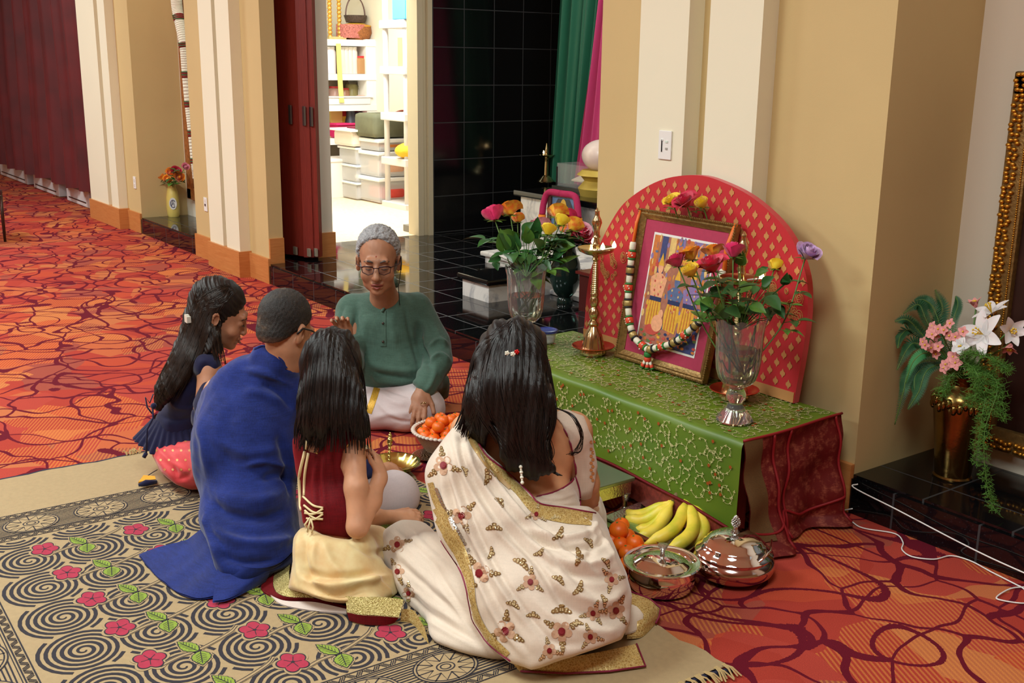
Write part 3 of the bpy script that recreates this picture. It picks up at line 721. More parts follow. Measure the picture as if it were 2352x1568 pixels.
def rose(c, base, r, col, label, grp, nleaf=4, ax=None, seed=0, op=.5, bend=(0, 0, 0), ll=.06, sepal=True):
    """stem from base (in the vase) to the bloom at c"""
    c = Vector(c); base = Vector(base); rg_ = random.Random(seed+11); r = r*1.32; ll *= 1.25
    t = empty('rose', base, label, 'rose', grp)
    mid = base.lerp(c, .55)+Vector(bend)
    pts = [Vector(p) for p in spline([base, mid, c], 8)]
    d = ax or (pts[-1]-pts[-3])
    MB().tube(pts, .0026, 6).build('stem', stem_m, t, 'all')
    m = MB(); cc = RC[col]; rose_bloom(m, c, d, r, op, seed)
    nm = 'petal_'+col.replace(' ', '_')
    if nm not in MC:
        n = N(nm); nz = n.noise(n.obj(), 45, 2).outputs[0]; l = lin(cc); l2 = lin({'gold': (240, 120, 30), 'orange': (242, 170, 40), 'yellow': (244, 214, 50)}.get(col, tuple(min(255, int(x*1.08+8)) for x in cc)))
        n.set(Base_Color=n.ramp(nz, ((.4, l), (.62, l2))), Roughness=.55, Subsurface_Weight=.25, Subsurface_Radius=(.01, .004, .004), Subsurface_Scale=.6, Sheen_Weight=.25); MC[nm] = n.m
    m.build('bloom', MC[nm], t, 'all', weld=None)
    if sepal:
        m = MB()
        for k in range(5):
            a = k*1.256; dv = (Vector((math.cos(a), math.sin(a), -.2))+Vector(d).normalized()*.1); leaf_mesh(m, c, dv, r*1.0, r*.34, Vector((0, 0, 1)), -.1)
        m.build('sepals', leaf_m2, t, 'all', weld=None)
    for k in range(nleaf):
        f = .42+.45*(k+.5)/max(1, nleaf); p = pts[int(f*(len(pts)-1))]; a = rg_.uniform(0, 6.28)
        dv = Vector((math.cos(a), math.sin(a), rg_.uniform(-.15, .55))).normalized(); L = ll*rg_.uniform(.8, 1.25)
        m = MB(); j = p+dv*L*.7; m.tube([p, j], .0013, 5); leaf_mesh(m, j, dv, L, L*.62, curl=rg_.uniform(.1, .35))
        for sg in (-1, 1):
            sd = dv.cross(Vector((0, 0, 1))).normalized()*sg; leaf_mesh(m, p+dv*L*.45, (dv*.4+sd).normalized(), L*.75, L*.5, curl=rg_.uniform(0, .3))
        m.build('leaf', leaf_m if k % 3 else leaf_m2, t, 'all', weld=None)
    return t
dv = (Vector(CC)-VR).length
def bp(V, k, s=.025): return V+Vector((s*math.cos(k*2.1), s*math.sin(k*2.1), .18))
gR = 'roses in the right crystal vase'
for i, (x, y, d, r, col, lab, nl, op) in enumerate((
    (1638, 612, 3.70, .036, 'crimson', 'large open crimson rose at the front of the right vase', 3, .9),
    (1590, 622, 3.70, .028, 'yellow', 'small yellow rose bud low on the left of the right vase', 2, .3),
    (1558, 600, 3.82, .030, 'magenta', 'magenta rose farthest left in the right vase', 2, .4),
    (1590, 585, 3.84, .032, 'gold', 'yellow rose with orange tips above the small yellow bud', 2, .8),
    (1640, 578, 3.95, .030, 'orange', 'orange rose behind the large crimson rose', 2, .6),
    (1684, 578, 3.84, .034, 'deep pink', 'deep pink rose bud standing over the right vase', 3, .3),
    (1778, 606, 4.05, .024, 'yellow', 'yellow rose half hidden by leaves on the right', 3, .5))):
    rose(P(x, y+12, d), bp(VR, i), r, col, lab, gR, nl, None, i, op, (0, 0, -.03 if x < 1600 else 0))
rose(P(1850, 592, 3.82), bp(VR, 9), .033, 'lilac', 'pale lilac rose leaning far right out of the right vase', gR, 6, Vector((.5, -.1, .8)), 21, .6, (.03, 0, -.04), .045)
gL = 'roses in the left crystal vase'
for i, (x, y, d, r, col, lab, nl, op) in enumerate((
    (1137, 492, 4.95, .044, 'deep pink', 'deep pink rose on a long stem at the far left of the left vase', 3, .3),
    (1172, 480, 5.0, .038, 'gold', 'orange edged yellow rose beside the far left pink one', 3, .8),
    (1189, 496, 5.1, .028, 'orange', 'small orange rose tucked under the orange edged yellow one', 1, .3),
    (1240, 515, 4.95, .035, 'pink', 'pale pink rose in the middle of the left vase', 3, .6),
    (1257, 525, 4.85, .034, 'yellow', 'lowest yellow rose bud in the left vase', 3, .25),
    (1285, 504, 4.9, .034, 'yellow', 'yellow rose bud between two other yellow roses', 3, .3),
    (1277, 484, 5.1, .036, 'gold', 'highest orange and yellow rose in the left vase', 2, .7),
    (1300, 492, 5.15, .034, 'magenta', 'magenta rose peeking out behind the yellow ones', 1, .5),
    (1312, 515, 5.0, .038, 'gold', 'yellow rose with orange rim at the right of the left vase', 3, .5))):
    rose(P(x, y+14, d), bp(VL, i), r, col, lab, gL, nl, None, i+40, op, (0, 0, -.02), .075)
# loose leaf sprays over both vase rims
def spray(V, k, pts, label):
    t = empty('leaf_spray', V+Vector((0, 0, .3)), label, 'leaves', 'rose leaf sprays in the vases')
    pts = pts+[(x+RNG.uniform(-14, 14), y+RNG.uniform(-12, 12), d+RNG.uniform(.0, .12), dx*RNG.uniform(-.3, 1), dy+RNG.uniform(-20, 20), L*.9) for x, y, d, dx, dy, L in pts]
    for i, (x, y, d, dx, dy, L) in enumerate(pts):
        a = P(x, y, d); b = P(x+dx, y+dy, d-.05); m = MB(); L *= 1.15; leaf_mesh(m, a, b-a, L, L*.62, Vector(-CF)+Vector((0, 0, .5)), .15); m.tube([V+Vector((0, 0, .33)), a.lerp(V+Vector((0, 0, .36)), .4), a], .0016, 5)
        m.build('leaf', leaf_m if i % 3 else leaf_m2, t, 'all', weld=None)
spray(VR, 0, [(1640, 700, 3.75, -30, -12, .06), (1625, 690, 3.75, -14, 26, .055), (1700, 720, 3.72, -28, -8, .07), (1722, 700, 3.75, 40, 16, .06), (1760, 680, 3.8, 26, 22, .075), (1750, 655, 3.85, 24, -20, .055), (1720, 650, 3.8, -20, 20, .06), (1780, 700, 3.8, 22, 28, .06), (1690, 665, 3.75, -34, 6, .06), (1735, 630, 3.9, 30, -12, .05), (1800, 655, 3.9, 10, -30, .05), (1660, 730, 3.72, 10, -26, .05), (1600, 690, 3.78, 26, 6, .06), (1770, 728, 3.8, -20, -20, .055), (1815, 640, 3.9, -24, 6, .045), (1700, 610, 3.9, 10, -30, .05)], 'dark green rose leaves spilling over the right crystal vase')
spray(VL, 1, [(1160, 580, 4.9, -8, -44, .10), (1180, 570, 4.9, -26, -30, .09), (1150, 590, 4.95, -36, 12, .06), (1190, 590, 4.9, 24, 10, .07), (1240, 600, 4.85, 22, 18, .075), (1252, 612, 4.85, 10, 24, .06), (1215, 560, 4.9, -4, -34, .08), (1230, 540, 4.95, 4, -34, .08), (1200, 535, 4.9, 20, -24, .07), (1280, 570, 4.9, 34, -8, .08), (1270, 590, 4.9, 30, -20, .07), (1225, 585, 4.8, -10, 18, .06), (1180, 545, 4.95, -20, -14, .07), (1250, 575, 4.85, -16, -20, .08), (1290, 550, 4.95, 26, 6, .07)], 'green rose leaves spilling over the left crystal vase')
# roses tucked above the frame
gT = 'cut roses resting on top of the picture frame'
for i, (x, y, r, col, lab, op) in enumerate(((1547, 470, .027, 'yellow', 'yellow rose left of the crimson one on top of the frame', .7), (1578, 474, .034, 'crimson', 'crimson rose in the middle on top of the frame', .9), (1616, 476, .027, 'yellow', 'yellow rose bud right of the crimson one on top of the frame', .2))):
    c = at(x, y, Y=3.10); rose(c, c+Vector((.005, .03, -.07)), r, col, lab, gT, 1, Vector((-.1, -.5, .8)), 70+i, op, (0, 0, 0), .03)
# ================================================================ cup, stool, pots
CP = at(1254, 786, Z=.404); t = empty('plastic_container', CP, 'small round plastic tub with blue lid on the green cloth', 'container')
MB().lathe([(0, .002), (.038, .002), (.041, .006), (.047, .052), (.045, .052), (.039, .008), (0, .006)], CP, 28).build('tub', clearp, t, True)
MB().lathe([(0, .006), (.038, .007), (.040, .02), (0, .024)], CP, 24).build('sugar', white_pl, t, True)
MB().lathe([(0, .052), (.046, .05), (.052, .05), (.052, .06), (.045, .062), (.04, .057), (0, .056)], CP, 28).build('lid', mat('blue_lid', (52, 66, 140), .35), t, True)
# silver stool, mostly hidden behind the woman
t = empty('silver_stool', (-2.98, 2.56, 0), 'low silver stool with embossed legs beside the green table', 'stool')
MB().box((-3.20, 2.33, .125), (-2.80, 2.63, .14), None, .004).build('seat', mat('silver_sheet', (150, 160, 146), .35, .9), t)
MB().box((-3.19, 2.34, .075), (-2.81, 2.62, .125)).build('apron', silver, t)
for x, y in ((-2.825, 2.605), (-2.825, 2.355), (-3.175, 2.605), (-3.175, 2.355)):
    MB().lathe([(0, .0), (.022, 0), (.02, .012), (.011, .022), (.012, .045), (.02, .065), (.022, .076), (0, .076)], (x, y, 0), 12).build('leg', silver, t, True)
# steel pot with flanged lid
p1 = at(1527, 1372, Z=0); p1 = Vector((p1.x-.055, p1.y+.035, 0)); t = empty('steel_pot', p1, 'low polished steel pot with knobbed lid on the red carpet in front', 'pot')
MB().lathe([(0, 0), (.085, 0), (.1, .012), (.108, .035), (.106, .062), (.098, .08), (.098, .084), (0, .084)], p1, 64).build('body', steel, t, True)
lt = MB().lathe([(.0, .086), (.098, .086), (.122, .09), (.124, .093), (.12, .096), (.098, .094), (.092, .088), (.086, .09), (.07, .102), (.045, .110), (.0, .113)], p1, 64).build('lid', steel, t, True)
MB().lathe([(0, .112), (.009, .112), (.007, .122), (.008, .132), (.016, .146), (.017, .150), (.0, .152)], p1, 20).build('knob', silver, lt, True)
p2 = at(1692, 1345, Z=0); p2 = Vector((p2.x-.06, p2.y+.045, 0)); t = empty('serving_bowl', p2, 'round polished steel serving bowl with stepped domed lid and pinecone knob', 'serving bowl')
MB().lathe([(0, 0), (.08, 0), (.11, .01), (.13, .03), (.135, .05), (.13, .066), (.118, .076), (.118, .084), (0, .084)], p2, 64).build('body', mat('satin_steel', (205, 180, 172), .12, 1), t, True)
lt = MB().lathe([(0, .084), (.122, .084), (.127, .088), (.122, .094), (.112, .1), (.104, .112), (.1, .118), (.094, .12), (.086, .132), (.078, .136), (.06, .146), (.03, .153), (0, .155)], p2, 64).build('lid', steel, t, True)
m = MB(); m.lathe([(0, .154), (.016, .154), (.009, .162), (.007, .17), (.009, .176), (0, .178)], p2, 20)
for k in range(70):
    f = k/70; a = k*2.4; r = .0115*math.sin(PI*(.12+.88*f)**.8)+.002; m.sphere(p2+Vector((r*math.cos(a), r*math.sin(a), .176+.034*f)), .0032, nu=6, nv=4)
m.build('pinecone_knob', silver, lt, 'all')
m = MB(); m.tube([p2+Vector((.118, -.01, .098)), p2+Vector((.1, .06, .11)), p2+Vector((.06, .11, .12))], .004, 6); m.build('spoon_rim', steel, lt, 'all')
# ================================================================ fruit platter
PL = Vector((-2.60, 2.52, 0)); t = empty('fruit_platter', PL, 'square silver platter holding bananas and tangerines beside the green table', 'platter')
c1 = [at(1385, 1188, Z=.03), at(1480, 1150, Z=.03), at(1655, 1208, Z=.03), at(1572, 1275, Z=.03)]
cc = sum(c1, Vector())/4
def ring(s_, z): return [cc+(p-cc)*s_+Vector((0, 0, z-.03)) for p in c1]
m = MB(); rings = [ring(.84, .004), ring(.93, .02), ring(1.0, .03), ring(1.01, .034), ring(.99, .034), ring(.92, .024), ring(.83, .008)]
m.add([v for r_ in rings for v in r_], [(4*i+k, 4*i+(k+1) % 4, 4*i+4+(k+1) % 4, 4*i+4+k) for i in range(6) for k in range(4)]+[(0, 1, 2, 3), (24, 25, 26, 27)])
m.build('tray', silver, t)
n = N('banana_skin'); co = n.obj(); nz = n.noise(co, 14, 3).outputs[0]; sp = n.noise(co, 220, 2).outputs[0]
n.set(Base_Color=n.mix(n.ramp(sp, ((.74, 0.), (.78, .7))), n.ramp(nz, ((.3, lin((190, 190, 40))), (.55, lin((236, 208, 70))), (.8, lin((240, 216, 96))))), lin((110, 80, 30))), Roughness=.45, Subsurface_Weight=.1, Subsurface_Scale=.01); ban = n.m
bt = mat('banana_tip', (66, 58, 30), .7); bg = mat('banana_green_end', (150, 172, 50), .5)
def banana(a, b, sag, r, parts, nq=5):
    a = Vector(a); b = Vector(b); sag = Vector(sag); pts = []; rs = []
    for i in range(20):
        f = i/19; pts.append(a.lerp(b, f)+sag*math.sin(PI*f)); rs.append(r*(.34 if f < .06 else min(1, .34+(f-.06)*5.5)) * (1 if f < .82 else max(.2, 1-(f-.82)*4.4)))
    m, tip = parts
    # pentagonal-ish cross section
    n0 = len(m.v); m.tube(pts, rs, 10)
    k = len(pts)
    for i in range(k):
        for j in range(10):
            v = Vector(m.v[n0+i*10+j]); m.v[n0+i*10+j] = tuple(pts[i]+(v-pts[i])*(1.06 if j % 2 else .97))
    tip.tube([pts[-1], pts[-1]+(pts[-1]-pts[-2]).normalized()*.008], [rs[-1]*1.05, rs[-1]*.8], 8)
    return pts[0]
def bunch(lab, stem, ends, sags, r=.0225, twist=None):
    stem = Vector(stem); t = empty('banana_bunch', stem, lab, 'bananas', 'banana bunches on the platter')
    for e, s_ in zip(ends, sags):
        m = MB(); tip = MB(); banana(stem+(Vector(e)-stem)*.06, e, s_, r, (m, tip)); o = m.build('banana', ban, t, 'all', weld=None); tip.build('tip', bt, o, 'all')
    m = MB(); m.tube([stem+Vector((0, 0, -.005)), stem+Vector((0, 0.004, .012)), stem+Vector((.002, .012, .026))], [.016, .012, .009], 8); m.build('crown', mat('banana_crown', (110, 92, 50), .7), t, 'all')
    return t
s1 = P(1550, 1148, 3.95)
bunch('banana bunch at the back whose fruit points left', s1, [P(1424, 1174, 4.08), P(1437, 1186, 4.0), P(1455, 1215, 3.93), P(1462, 1232, 3.86)], [(.0, -.02, -.03), (.01, -.02, -.035), (.02, -.01, -.03), (.02, -.01, -.025)])
s2 = P(1580, 1142, 3.93)
bunch('banana bunch in front curving down towards the steel pot', s2, [P(1480, 1250, 3.78), P(1530, 1263, 3.72), P(1545, 1262, 3.80), P(1612, 1230, 3.86)], [(.05, .0, .0), (.06, .015, -.005), (.085, .03, -.0), (.05, .04, .01)], .0235)
n = N('tangerine_skin'); nz = n.noise(n.obj(), 300, 2).outputs[0]; n.set(Base_Color=n.ramp(n.noise(n.obj(), 12, 2).outputs[0], ((.3, lin((232, 88, 16))), (.7, lin((246, 122, 24))))), Roughness=.4, Subsurface_Weight=.1, Subsurface_Scale=.01); n.bump(nz, .15, .002); org = n.m
def orange(c, r, lab, grp, name='tangerine'):
    c = Vector(c); m = MB(); m.sphere(c, (r, r, r*.9), None, 24, 14); o = m.build(name, org, None, 'all', weld=None)
    o.data.transform(Matrix.Translation(-c)); o.location = c; tag(o, lab, 'tangerine', grp)
    MB().lathe([(0, -.001), (.004, 0), (.003, .002), (0, .0025)], c+Vector((0, -.25*r, r*.87)), 6).build('stem_button', leaf_m2, o)
    return o
for i, (x, y, z, r, lab) in enumerate(((1421, 1217, .075, .031, 'large tangerine on top of the pile nearest the woman'), (1440, 1231, .045, .027, 'tangerine half hidden behind the large top one'), (1458, 1246, .05, .028, 'tangerine right of the pile touching the green banana tips'), (1425, 1250, .038, .027, 'tangerine low in the middle of the platter pile'), (1440, 1268, .035, .027, 'greenish tangerine low at the front of the pile'), (1480, 1268, .036, .028, 'tangerine at the front right next to the steel pot lid'), (1516, 1270, .034, .028, 'tangerine under the tips of the front bananas'), (1438, 1297, .03, .026, 'lowest tangerine beside the steel pot rim'), (1405, 1240, .04, .027, 'tangerine tucked against the sari'), (1428, 1205, .03, .026, 'tangerine hidden beneath the large top one'))):
    orange(at(x, y, Z=z), r*1.1, lab, 'tangerines on the silver platter')
# foil / leaf under the bananas
m = MB(); a = at(1440, 1195, Z=.045); m.grid(lambda u, v: a+Vector((-.09+.13*u, -.05+.11*v, -.03+.008*math.sin(u*8)*math.cos(v*5))), 10, 8)
tag(m.build('leaf_sheet', mat('translucent_green', (120, 140, 70), .25, var=.2, vs=30), None, 'all', weld=None), 'crumpled pale green leaf sheet lying under the bananas', 'leaf')
# small square of foil by the drape
f0 = at(1775, 1238, Z=.004); MB()
m = MB(); m.add([f0+Vector((-.05, -.01, 0)), f0+Vector((0, -.03, .002)), f0+Vector((.03, .03, .006)), f0+Vector((-.02, .04, .02))], [(0, 1, 2, 3)])
tag(m.build('foil_scrap', silver, None), 'thin scrap of silver foil lying between the domed bowl and the maroon drape', 'foil')
# ================================================================ basket, bowls between the people
BK = at(1028, 1033, Z=0); t = empty('fruit_basket', BK, 'woven basket with white rim holding tangerines in front of the green kurta man', 'basket')
wick = wood('wicker', (168, 110, 60), (206, 150, 90), (60, 60, 60), .6)
n = N('wicker_weave'); co = n.obj(); w1 = n.n('TexWave'); w1.inputs['Scale'].default_value = 60; w1.bands_direction = 'Z'; n.t.links.new(co, w1.inputs[0])
n.set(Base_Color=n.ramp(w1.outputs[0], ((.3, lin((150, 92, 50))), (.7, lin((208, 150, 92))))), Roughness=.65); n.bump(w1.outputs[0], .8, .006); wick = n.m
MB().lathe([(0, 0), (.085, 0), (.1, .01), (.132, .06), (.15, .092), (.142, .092), (.122, .06), (.09, .018), (0, .016)], BK, 44).build('basket_wall', wick, t, True)
m = MB()
for k in range(48): a = 2*PI*k/48; m.sphere(BK+Vector((.148*math.cos(a), .148*math.sin(a), .095)), (.011, .011, .007), nu=6, nv=5)
m.build('rim', mat('pale_rim', (214, 196, 180), .6), t, 'all')
CFH = Vector((CF[0], CF[1], 0)).normalized(); CRH = Vector((CR[0], CR[1], 0)).normalized(); ZZ_ = Vector((0, 0, 1))
DIRS = ['right', 'right front', 'front right', 'front', 'front left', 'left front', 'left', 'left back', 'back left', 'back', 'back right', 'right back']
for lay, (rr_, z, cnt) in enumerate(((.105, .08, 12), (.058, .092, 7), (.0, .095, 1), (.07, .125, 6), (.018, .136, 2))):
    for i in range(cnt):
        a = 2*PI*i/cnt+lay*.7
        q_ = (CRH*math.cos(a)-CFH*math.sin(a)); dirn = DIRS[int(round(a/(PI/6))) % 12]
        orange(BK+q_*rr_+ZZ_*z, .0275, ('outer ring tangerine', 'inner ring tangerine', 'centre tangerine', 'upper layer tangerine', 'topmost tangerine')[lay]+' of the woven basket, '+dirn+' side', 'tangerines in the woven basket')
# brass bowl with small brass figure handle / ladle
BB = at(906, 1094, Z=0); t = empty('brass_bowl', BB, 'wide shallow brass bowl with scalloped rim in the middle of the group', 'bowl')
yb = mat('yellow_brass', (214, 200, 116), .2, 1)
MB().lathe([(0, .012), (.045, .012), (.06, .02), (.085, .045), (.098, .062), (.106, .064), (.104, .067), (.095, .066), (.08, .05), (.055, .026), (0, .02)], BB, 72, None, lambda r, z, a: (r*(1+.012*math.cos(36*a)) if z > .058 else r*(1+.008*math.cos(18*a)), z)).build('dish', yb, t, True)
MB().lathe([(0, 0), (.04, 0), (.045, .006), (.04, .013), (0, .013)], BB, 30).build('foot', yb, t, True)
LD = P(893, 1085, 4.22); t = empty('brass_spoon', LD, 'slender brass ritual spoon with figured top held over the brass bowl', 'spoon')
top = P(896, 995, 4.24)
dirv = (top-LD)
m = MB(); m.tube([LD+dirv*f for f in (0, .2, .5, .72)], [.004, .003, .0035, .004], 8)
for f, r in ((.1, .006), (.2, .006), (.3, .0065), (.4, .007), (.5, .0065), (.6, .006), (.7, .008), (.8, .012), (.86, .009), (.93, .008), (1.0, .004)): m.sphere(LD+dirv*f, (r, r, r*1.3), nu=10, nv=7)
m.build('handle', yb, t, 'all')
m = MB(); m.lathe([(0, 0), (.014, .002), (.022, .01), (.021, .012), (.012, .004), (0, .003)], LD-Vector((0, 0, .014)), 16); m.build('scoop', yb, t, 'all')
FB = at(990, 1052, Z=0); t = tag(MB().lathe([(0, 0), (.05, 0), (.075, .014), (.08, .018), (.074, .018), (.05, .006), (0, .005)], FB, 28, None, lambda r, z, a: (r*(1+.02*math.cos(11*a)), z)).build('steel_plate', steel, None, True), 'small shiny steel plate half hidden behind the white sari', 'plate')
# black cloth behind the basket
# ================================================================ niche on the right
VB = Vector((-2.118, 3.60, HS)); t = empty('brass_urn', VB, 'tall engraved brass urn on the black ledge in the right niche', 'vase')
MB().lathe([(0, 0), (.068, 0), (.07, .006), (.064, .012), (.066, .03), (.075, .12), (.085, .2), (.094, .27), (.096, .3), (.088, .325), (.06, .345), (.05, .36), (.058, .385), (.066, .395), (.062, .395), (.05, .38), (.04, .36), (0, .35)], VB, 48).build('body', brass_d, t, True)
m = MB()
for k in range(30):
    a = 2*PI*k/30; m.sphere(VB+Vector((.094*math.cos(a), .094*math.sin(a), .29+.012*math.sin(k*2))), (.012, .012, .02), nu=8, nv=6)
m.build('embossed_band', brass_d, t, 'all')
top = VB+Vector((0, 0, .38))
def scr(x, y, Y): return at(x, y, Y=Y)
petw = mat('lily_white', (232, 222, 222), .55, Subsurface_Weight=.2, Subsurface_Scale=.01); petp = mat('petal_salmon', (226, 150, 148), .6, var=.12, vs=60); petc = mat('petal_cream', (238, 216, 190), .6); ylw = mat('stamen_yellow', (230, 190, 60), .6)
def petal(m, c, d, up, L, w, curl=.3):
    c = Vector(c); d = d.normalized(); s_ = d.cross(up).normalized(); nn = s_.cross(d)
    def f(u, v):
        wv = w*math.sin(PI*(.08+.9*v))**.7; x = (u-.5)*2
        return c+d*L*v+s_*wv*x*.5-nn*(curl*L*(v**2)-.12*wv*x*x)
    m.grid(f, 4, 7)
def lily(x, y, Y, r, ax, lab, m_=None, cup=.6):
    c = scr(x, y, Y); ax = Vector(ax).normalized(); t = empty('lily', c, lab, 'flower', 'flowers in the brass urn')
    e1 = ax.orthogonal().normalized(); e2 = ax.cross(e1); m = MB()
    for k in range(6):
        a = k*PI/3+(.2 if k % 2 else 0); rad = e1*math.cos(a)+e2*math.sin(a); petal(m, c-ax*r*.3, rad+ax*cup, ax, r*1.15, r*.62, .35)
    m.build('petals', m_ or petw, t, 'all', weld=None)
    m = MB()
    for k in range(6):
        a = k*PI/3; m.tube([c-ax*r*.2, c+ax*r*.4+(e1*math.cos(a)+e2*math.sin(a))*r*.15], .0014, 5); m.sphere(c+ax*r*.4+(e1*math.cos(a)+e2*math.sin(a))*r*.15, .004, nu=6, nv=4)
    m.build('stamens', ylw, t, 'all'); MB().tube([c-ax*r*.3, (c+top)/2-ax*.02, top-Vector((0, 0, .02))], .003, 6).build('stem', stem_m, t, 'all')
lily(2252, 765, 3.50, .075, (-.1, -.9, .35), 'large white open lily facing out at the centre of the bouquet')
lily(2275, 712, 3.58, .06, (-.3, -.4, .9), 'white lily tilted upward at the top of the bouquet', None, .8)
lily(2322, 760, 3.52, .055, (.7, -.5, .2), 'white trumpet lily pointing right near the gilt frame', None, 1.6)
lily(2240, 700, 3.60, .035, (-.3, -.2, .9), 'pink lily bud at the top of the bouquet', petp, 2.4)
lily(2320, 795, 3.50, .035, (.2, -.5, -.7), 'pink lily bud hanging at the right of the bouquet', petp, 2.2)
def cluster(x, y, Y, col, lab, nfl=5, sp=.035, r=.02):
    c = scr(x, y, Y); t = empty('small_blossom_cluster', c, lab, 'flower', 'flowers in the brass urn'); m = MB(); m2 = MB(); rg_ = random.Random(int(x))
    for q in range(nfl):
        o = Vector((rg_.uniform(-1, 1), rg_.uniform(-.5, .2), rg_.uniform(-1, 1)))*sp; ax = (Vector((0, -1, .3))+o*8).normalized(); e1 = ax.orthogonal().normalized(); e2 = ax.cross(e1)
        for k in range(5): a = k*1.256; petal(m, c+o, e1*math.cos(a)+e2*math.sin(a)+ax*.25, ax, r, r*.8, .2)
        m2.sphere(c+o+ax*.003, .004, nu=6, nv=4)
    m.build('petals', col, t, 'all', weld=None); m2.build('eyes', ylw, t, 'all'); MB().tube([c, (c+top)/2, top-Vector((0, 0, .02))], .002, 5).build('stem', stem_m, t, 'all')
cluster(2160, 760, 3.48, petp, 'salmon blossom cluster at the upper left of the bouquet', 5)
cluster(2160, 800, 3.46, petp, 'salmon blossom cluster at the lower left of the bouquet', 6)
cluster(2195, 755, 3.47, petp, 'salmon and cream blossoms between the ferns and the big lily', 5)
cluster(2208, 790, 3.45, petw, 'white star shaped blossom below the big lily', 2, .01, .032)
cluster(2140, 780, 3.44, petp, 'salmon blossoms sticking out farthest left', 4, .03, .02)
cluster(2175, 835, 3.45, petp, 'pair of salmon blossoms hanging below the cluster', 2, .02, .022)
cluster(2195, 825, 3.46, petp, 'lowest salmon blossom over the urn shoulder', 2, .015, .028)
fern_m = mat('fern_green', (38, 88, 52), .55, var=.3, vs=30); fern_l = mat('asparagus_green', (84, 132, 44), .6, var=.25, vs=40)
def fern(pts, lab, w=.05, m_=fern_m, name='fern_frond'):
    L = [Vector(p) for p in spline(pts, 10)]; t = empty(name, L[0], lab, 'foliage', 'ferns and foliage in the brass urn')
    MB().tube(L, .0018, 5).build('stalk', stem_m, t, 'all'); m = MB(); n_ = len(L)
    for i in range(2, n_-1):
        d = (L[i+1]-L[i-1]).normalized(); f = i/n_; ww = w*math.sin(PI*(f*.85+.12))
        for sg in (-1, 1):
            s_ = d.cross(Vector((0, -1, .2))).normalized()*sg
            for q in (0, .5): leaf_mesh(m, L[i].lerp(L[i+1], q), s_+d*.4, ww*.8, min(.0048, ww*.14), Vector((0, -1, .3)), .15)
    m.build('leaflets', m_, t, 'all', weld=None)
def sc3(*a): return [scr(x, y, Y) for x, y, Y in a]
T_ = (2180, 830, 3.55)
fern(sc3(T_, (2150, 760, 3.56), (2165, 710, 3.6), (2148, 665, 3.62)), 'upright fern frond at the top left of the bouquet', .045)
fern(sc3(T_, (2120, 770, 3.5), (2085, 735, 3.45), (2055, 738, 3.42)), 'fern frond arching left at the top', .035)
fern(sc3(T_, (2110, 790, 3.5), (2085, 800, 3.46), (2060, 850, 3.42)), 'fern frond bending left in the middle', .04)
fern(sc3(T_, (2120, 830, 3.5), (2085, 860, 3.45), (2075, 900, 3.42), (2055, 975, 3.42)), 'long fern frond drooping down at the left', .04)
fern(sc3(T_, (2130, 740, 3.55), (2110, 700, 3.55), (2075, 720, 3.5)), 'curled fern frond at the upper left', .035)
fern(sc3(T_, (2115, 850, 3.48), (2100, 880, 3.44), (2110, 930, 3.42)), 'short fern frond hanging against the wall', .035)
fern(sc3(T_, (2100, 760, 3.52), (2070, 770, 3.46), (2062, 800, 3.42)), 'fern frond fanning out to the far left', .035)
fern(sc3(T_, (2130, 850, 3.46), (2110, 900, 3.42), (2085, 940, 3.4)), 'inner fern frond hanging beside the urn', .035)
fern(sc3(T_, (2150, 720, 3.56), (2125, 690, 3.58), (2100, 690, 3.56)), 'fern frond curling over at the top', .035)
fern(sc3(T_, (2190, 740, 3.6), (2200, 700, 3.62), (2195, 680, 3.64)), 'narrow blade leaf rising behind the lilies', .03)
fern(sc3(T_, (2130, 810, 3.46), (2098, 830, 3.42), (2080, 880, 3.4)), 'bright fern frond in front on the left', .03, mat('fern_bright', (60, 140, 80), .55))
def wispy(pts, lab, w=.035):
    L = [Vector(p) for p in spline(pts, 9)]; t = empty('asparagus_fern', L[0], lab, 'foliage', 'ferns and foliage in the brass urn'); rg_ = random.Random(len(lab))
    MB().tube(L, .0015, 5).build('stalk', stem_m, t, 'all'); m = MB()
    for i in range(1, len(L)):
        for q in range(9):
            a = rg_.uniform(0, 6.28); d = Vector((math.cos(a), math.sin(a)*.6, rg_.uniform(-.6, .5))); ll = w*rg_.uniform(.4, 1)
            b = L[i]+d*ll; m.tube([L[i], b], .0007, 3, False)
            for k in range(3): m.tube([L[i].lerp(b, .4+.2*k), L[i].lerp(b, .4+.2*k)+Vector((rg_.uniform(-1, 1), rg_.uniform(-1, 1), rg_.uniform(-1, 1)))*ll*.4], .0006, 3, False)
    m.build('needles', fern_l, t, 'all', weld=None)
T2 = (2215, 850, 3.50)
wispy(sc3((2215, 830, 3.5), (2240, 850, 3.42), (2250, 890, 3.4), (2230, 930, 3.4)), 'feathery asparagus fern over the front of the urn', .05)
wispy(sc3((2215, 830, 3.5), (2270, 860, 3.45), (2290, 900, 3.42), (2300, 960, 3.4)), 'feathery asparagus fern falling to the right of the urn', .05)
wispy(sc3((2215, 830, 3.5), (2180, 870, 3.45), (2165, 910, 3.42)), 'feathery asparagus fern over the left shoulder of the urn', .045)
wispy(sc3((2215, 830, 3.5), (2290, 880, 3.42), (2262, 990, 3.36), (2265, 1100, 3.36), (2282, 1170, 3.36)), 'long asparagus fern strand trailing down to the ledge', .035)
wispy(sc3((2215, 830, 3.5), (2230, 810, 3.42), (2290, 830, 3.4), (2310, 850, 3.4)), 'feathery asparagus fern under the large lily', .045)
wispy(sc3((2215, 830, 3.5), (2260, 900, 3.42), (2255, 960, 3.38), (2240, 1060, 3.38)), 'asparagus fern strand hanging beside the urn', .04)
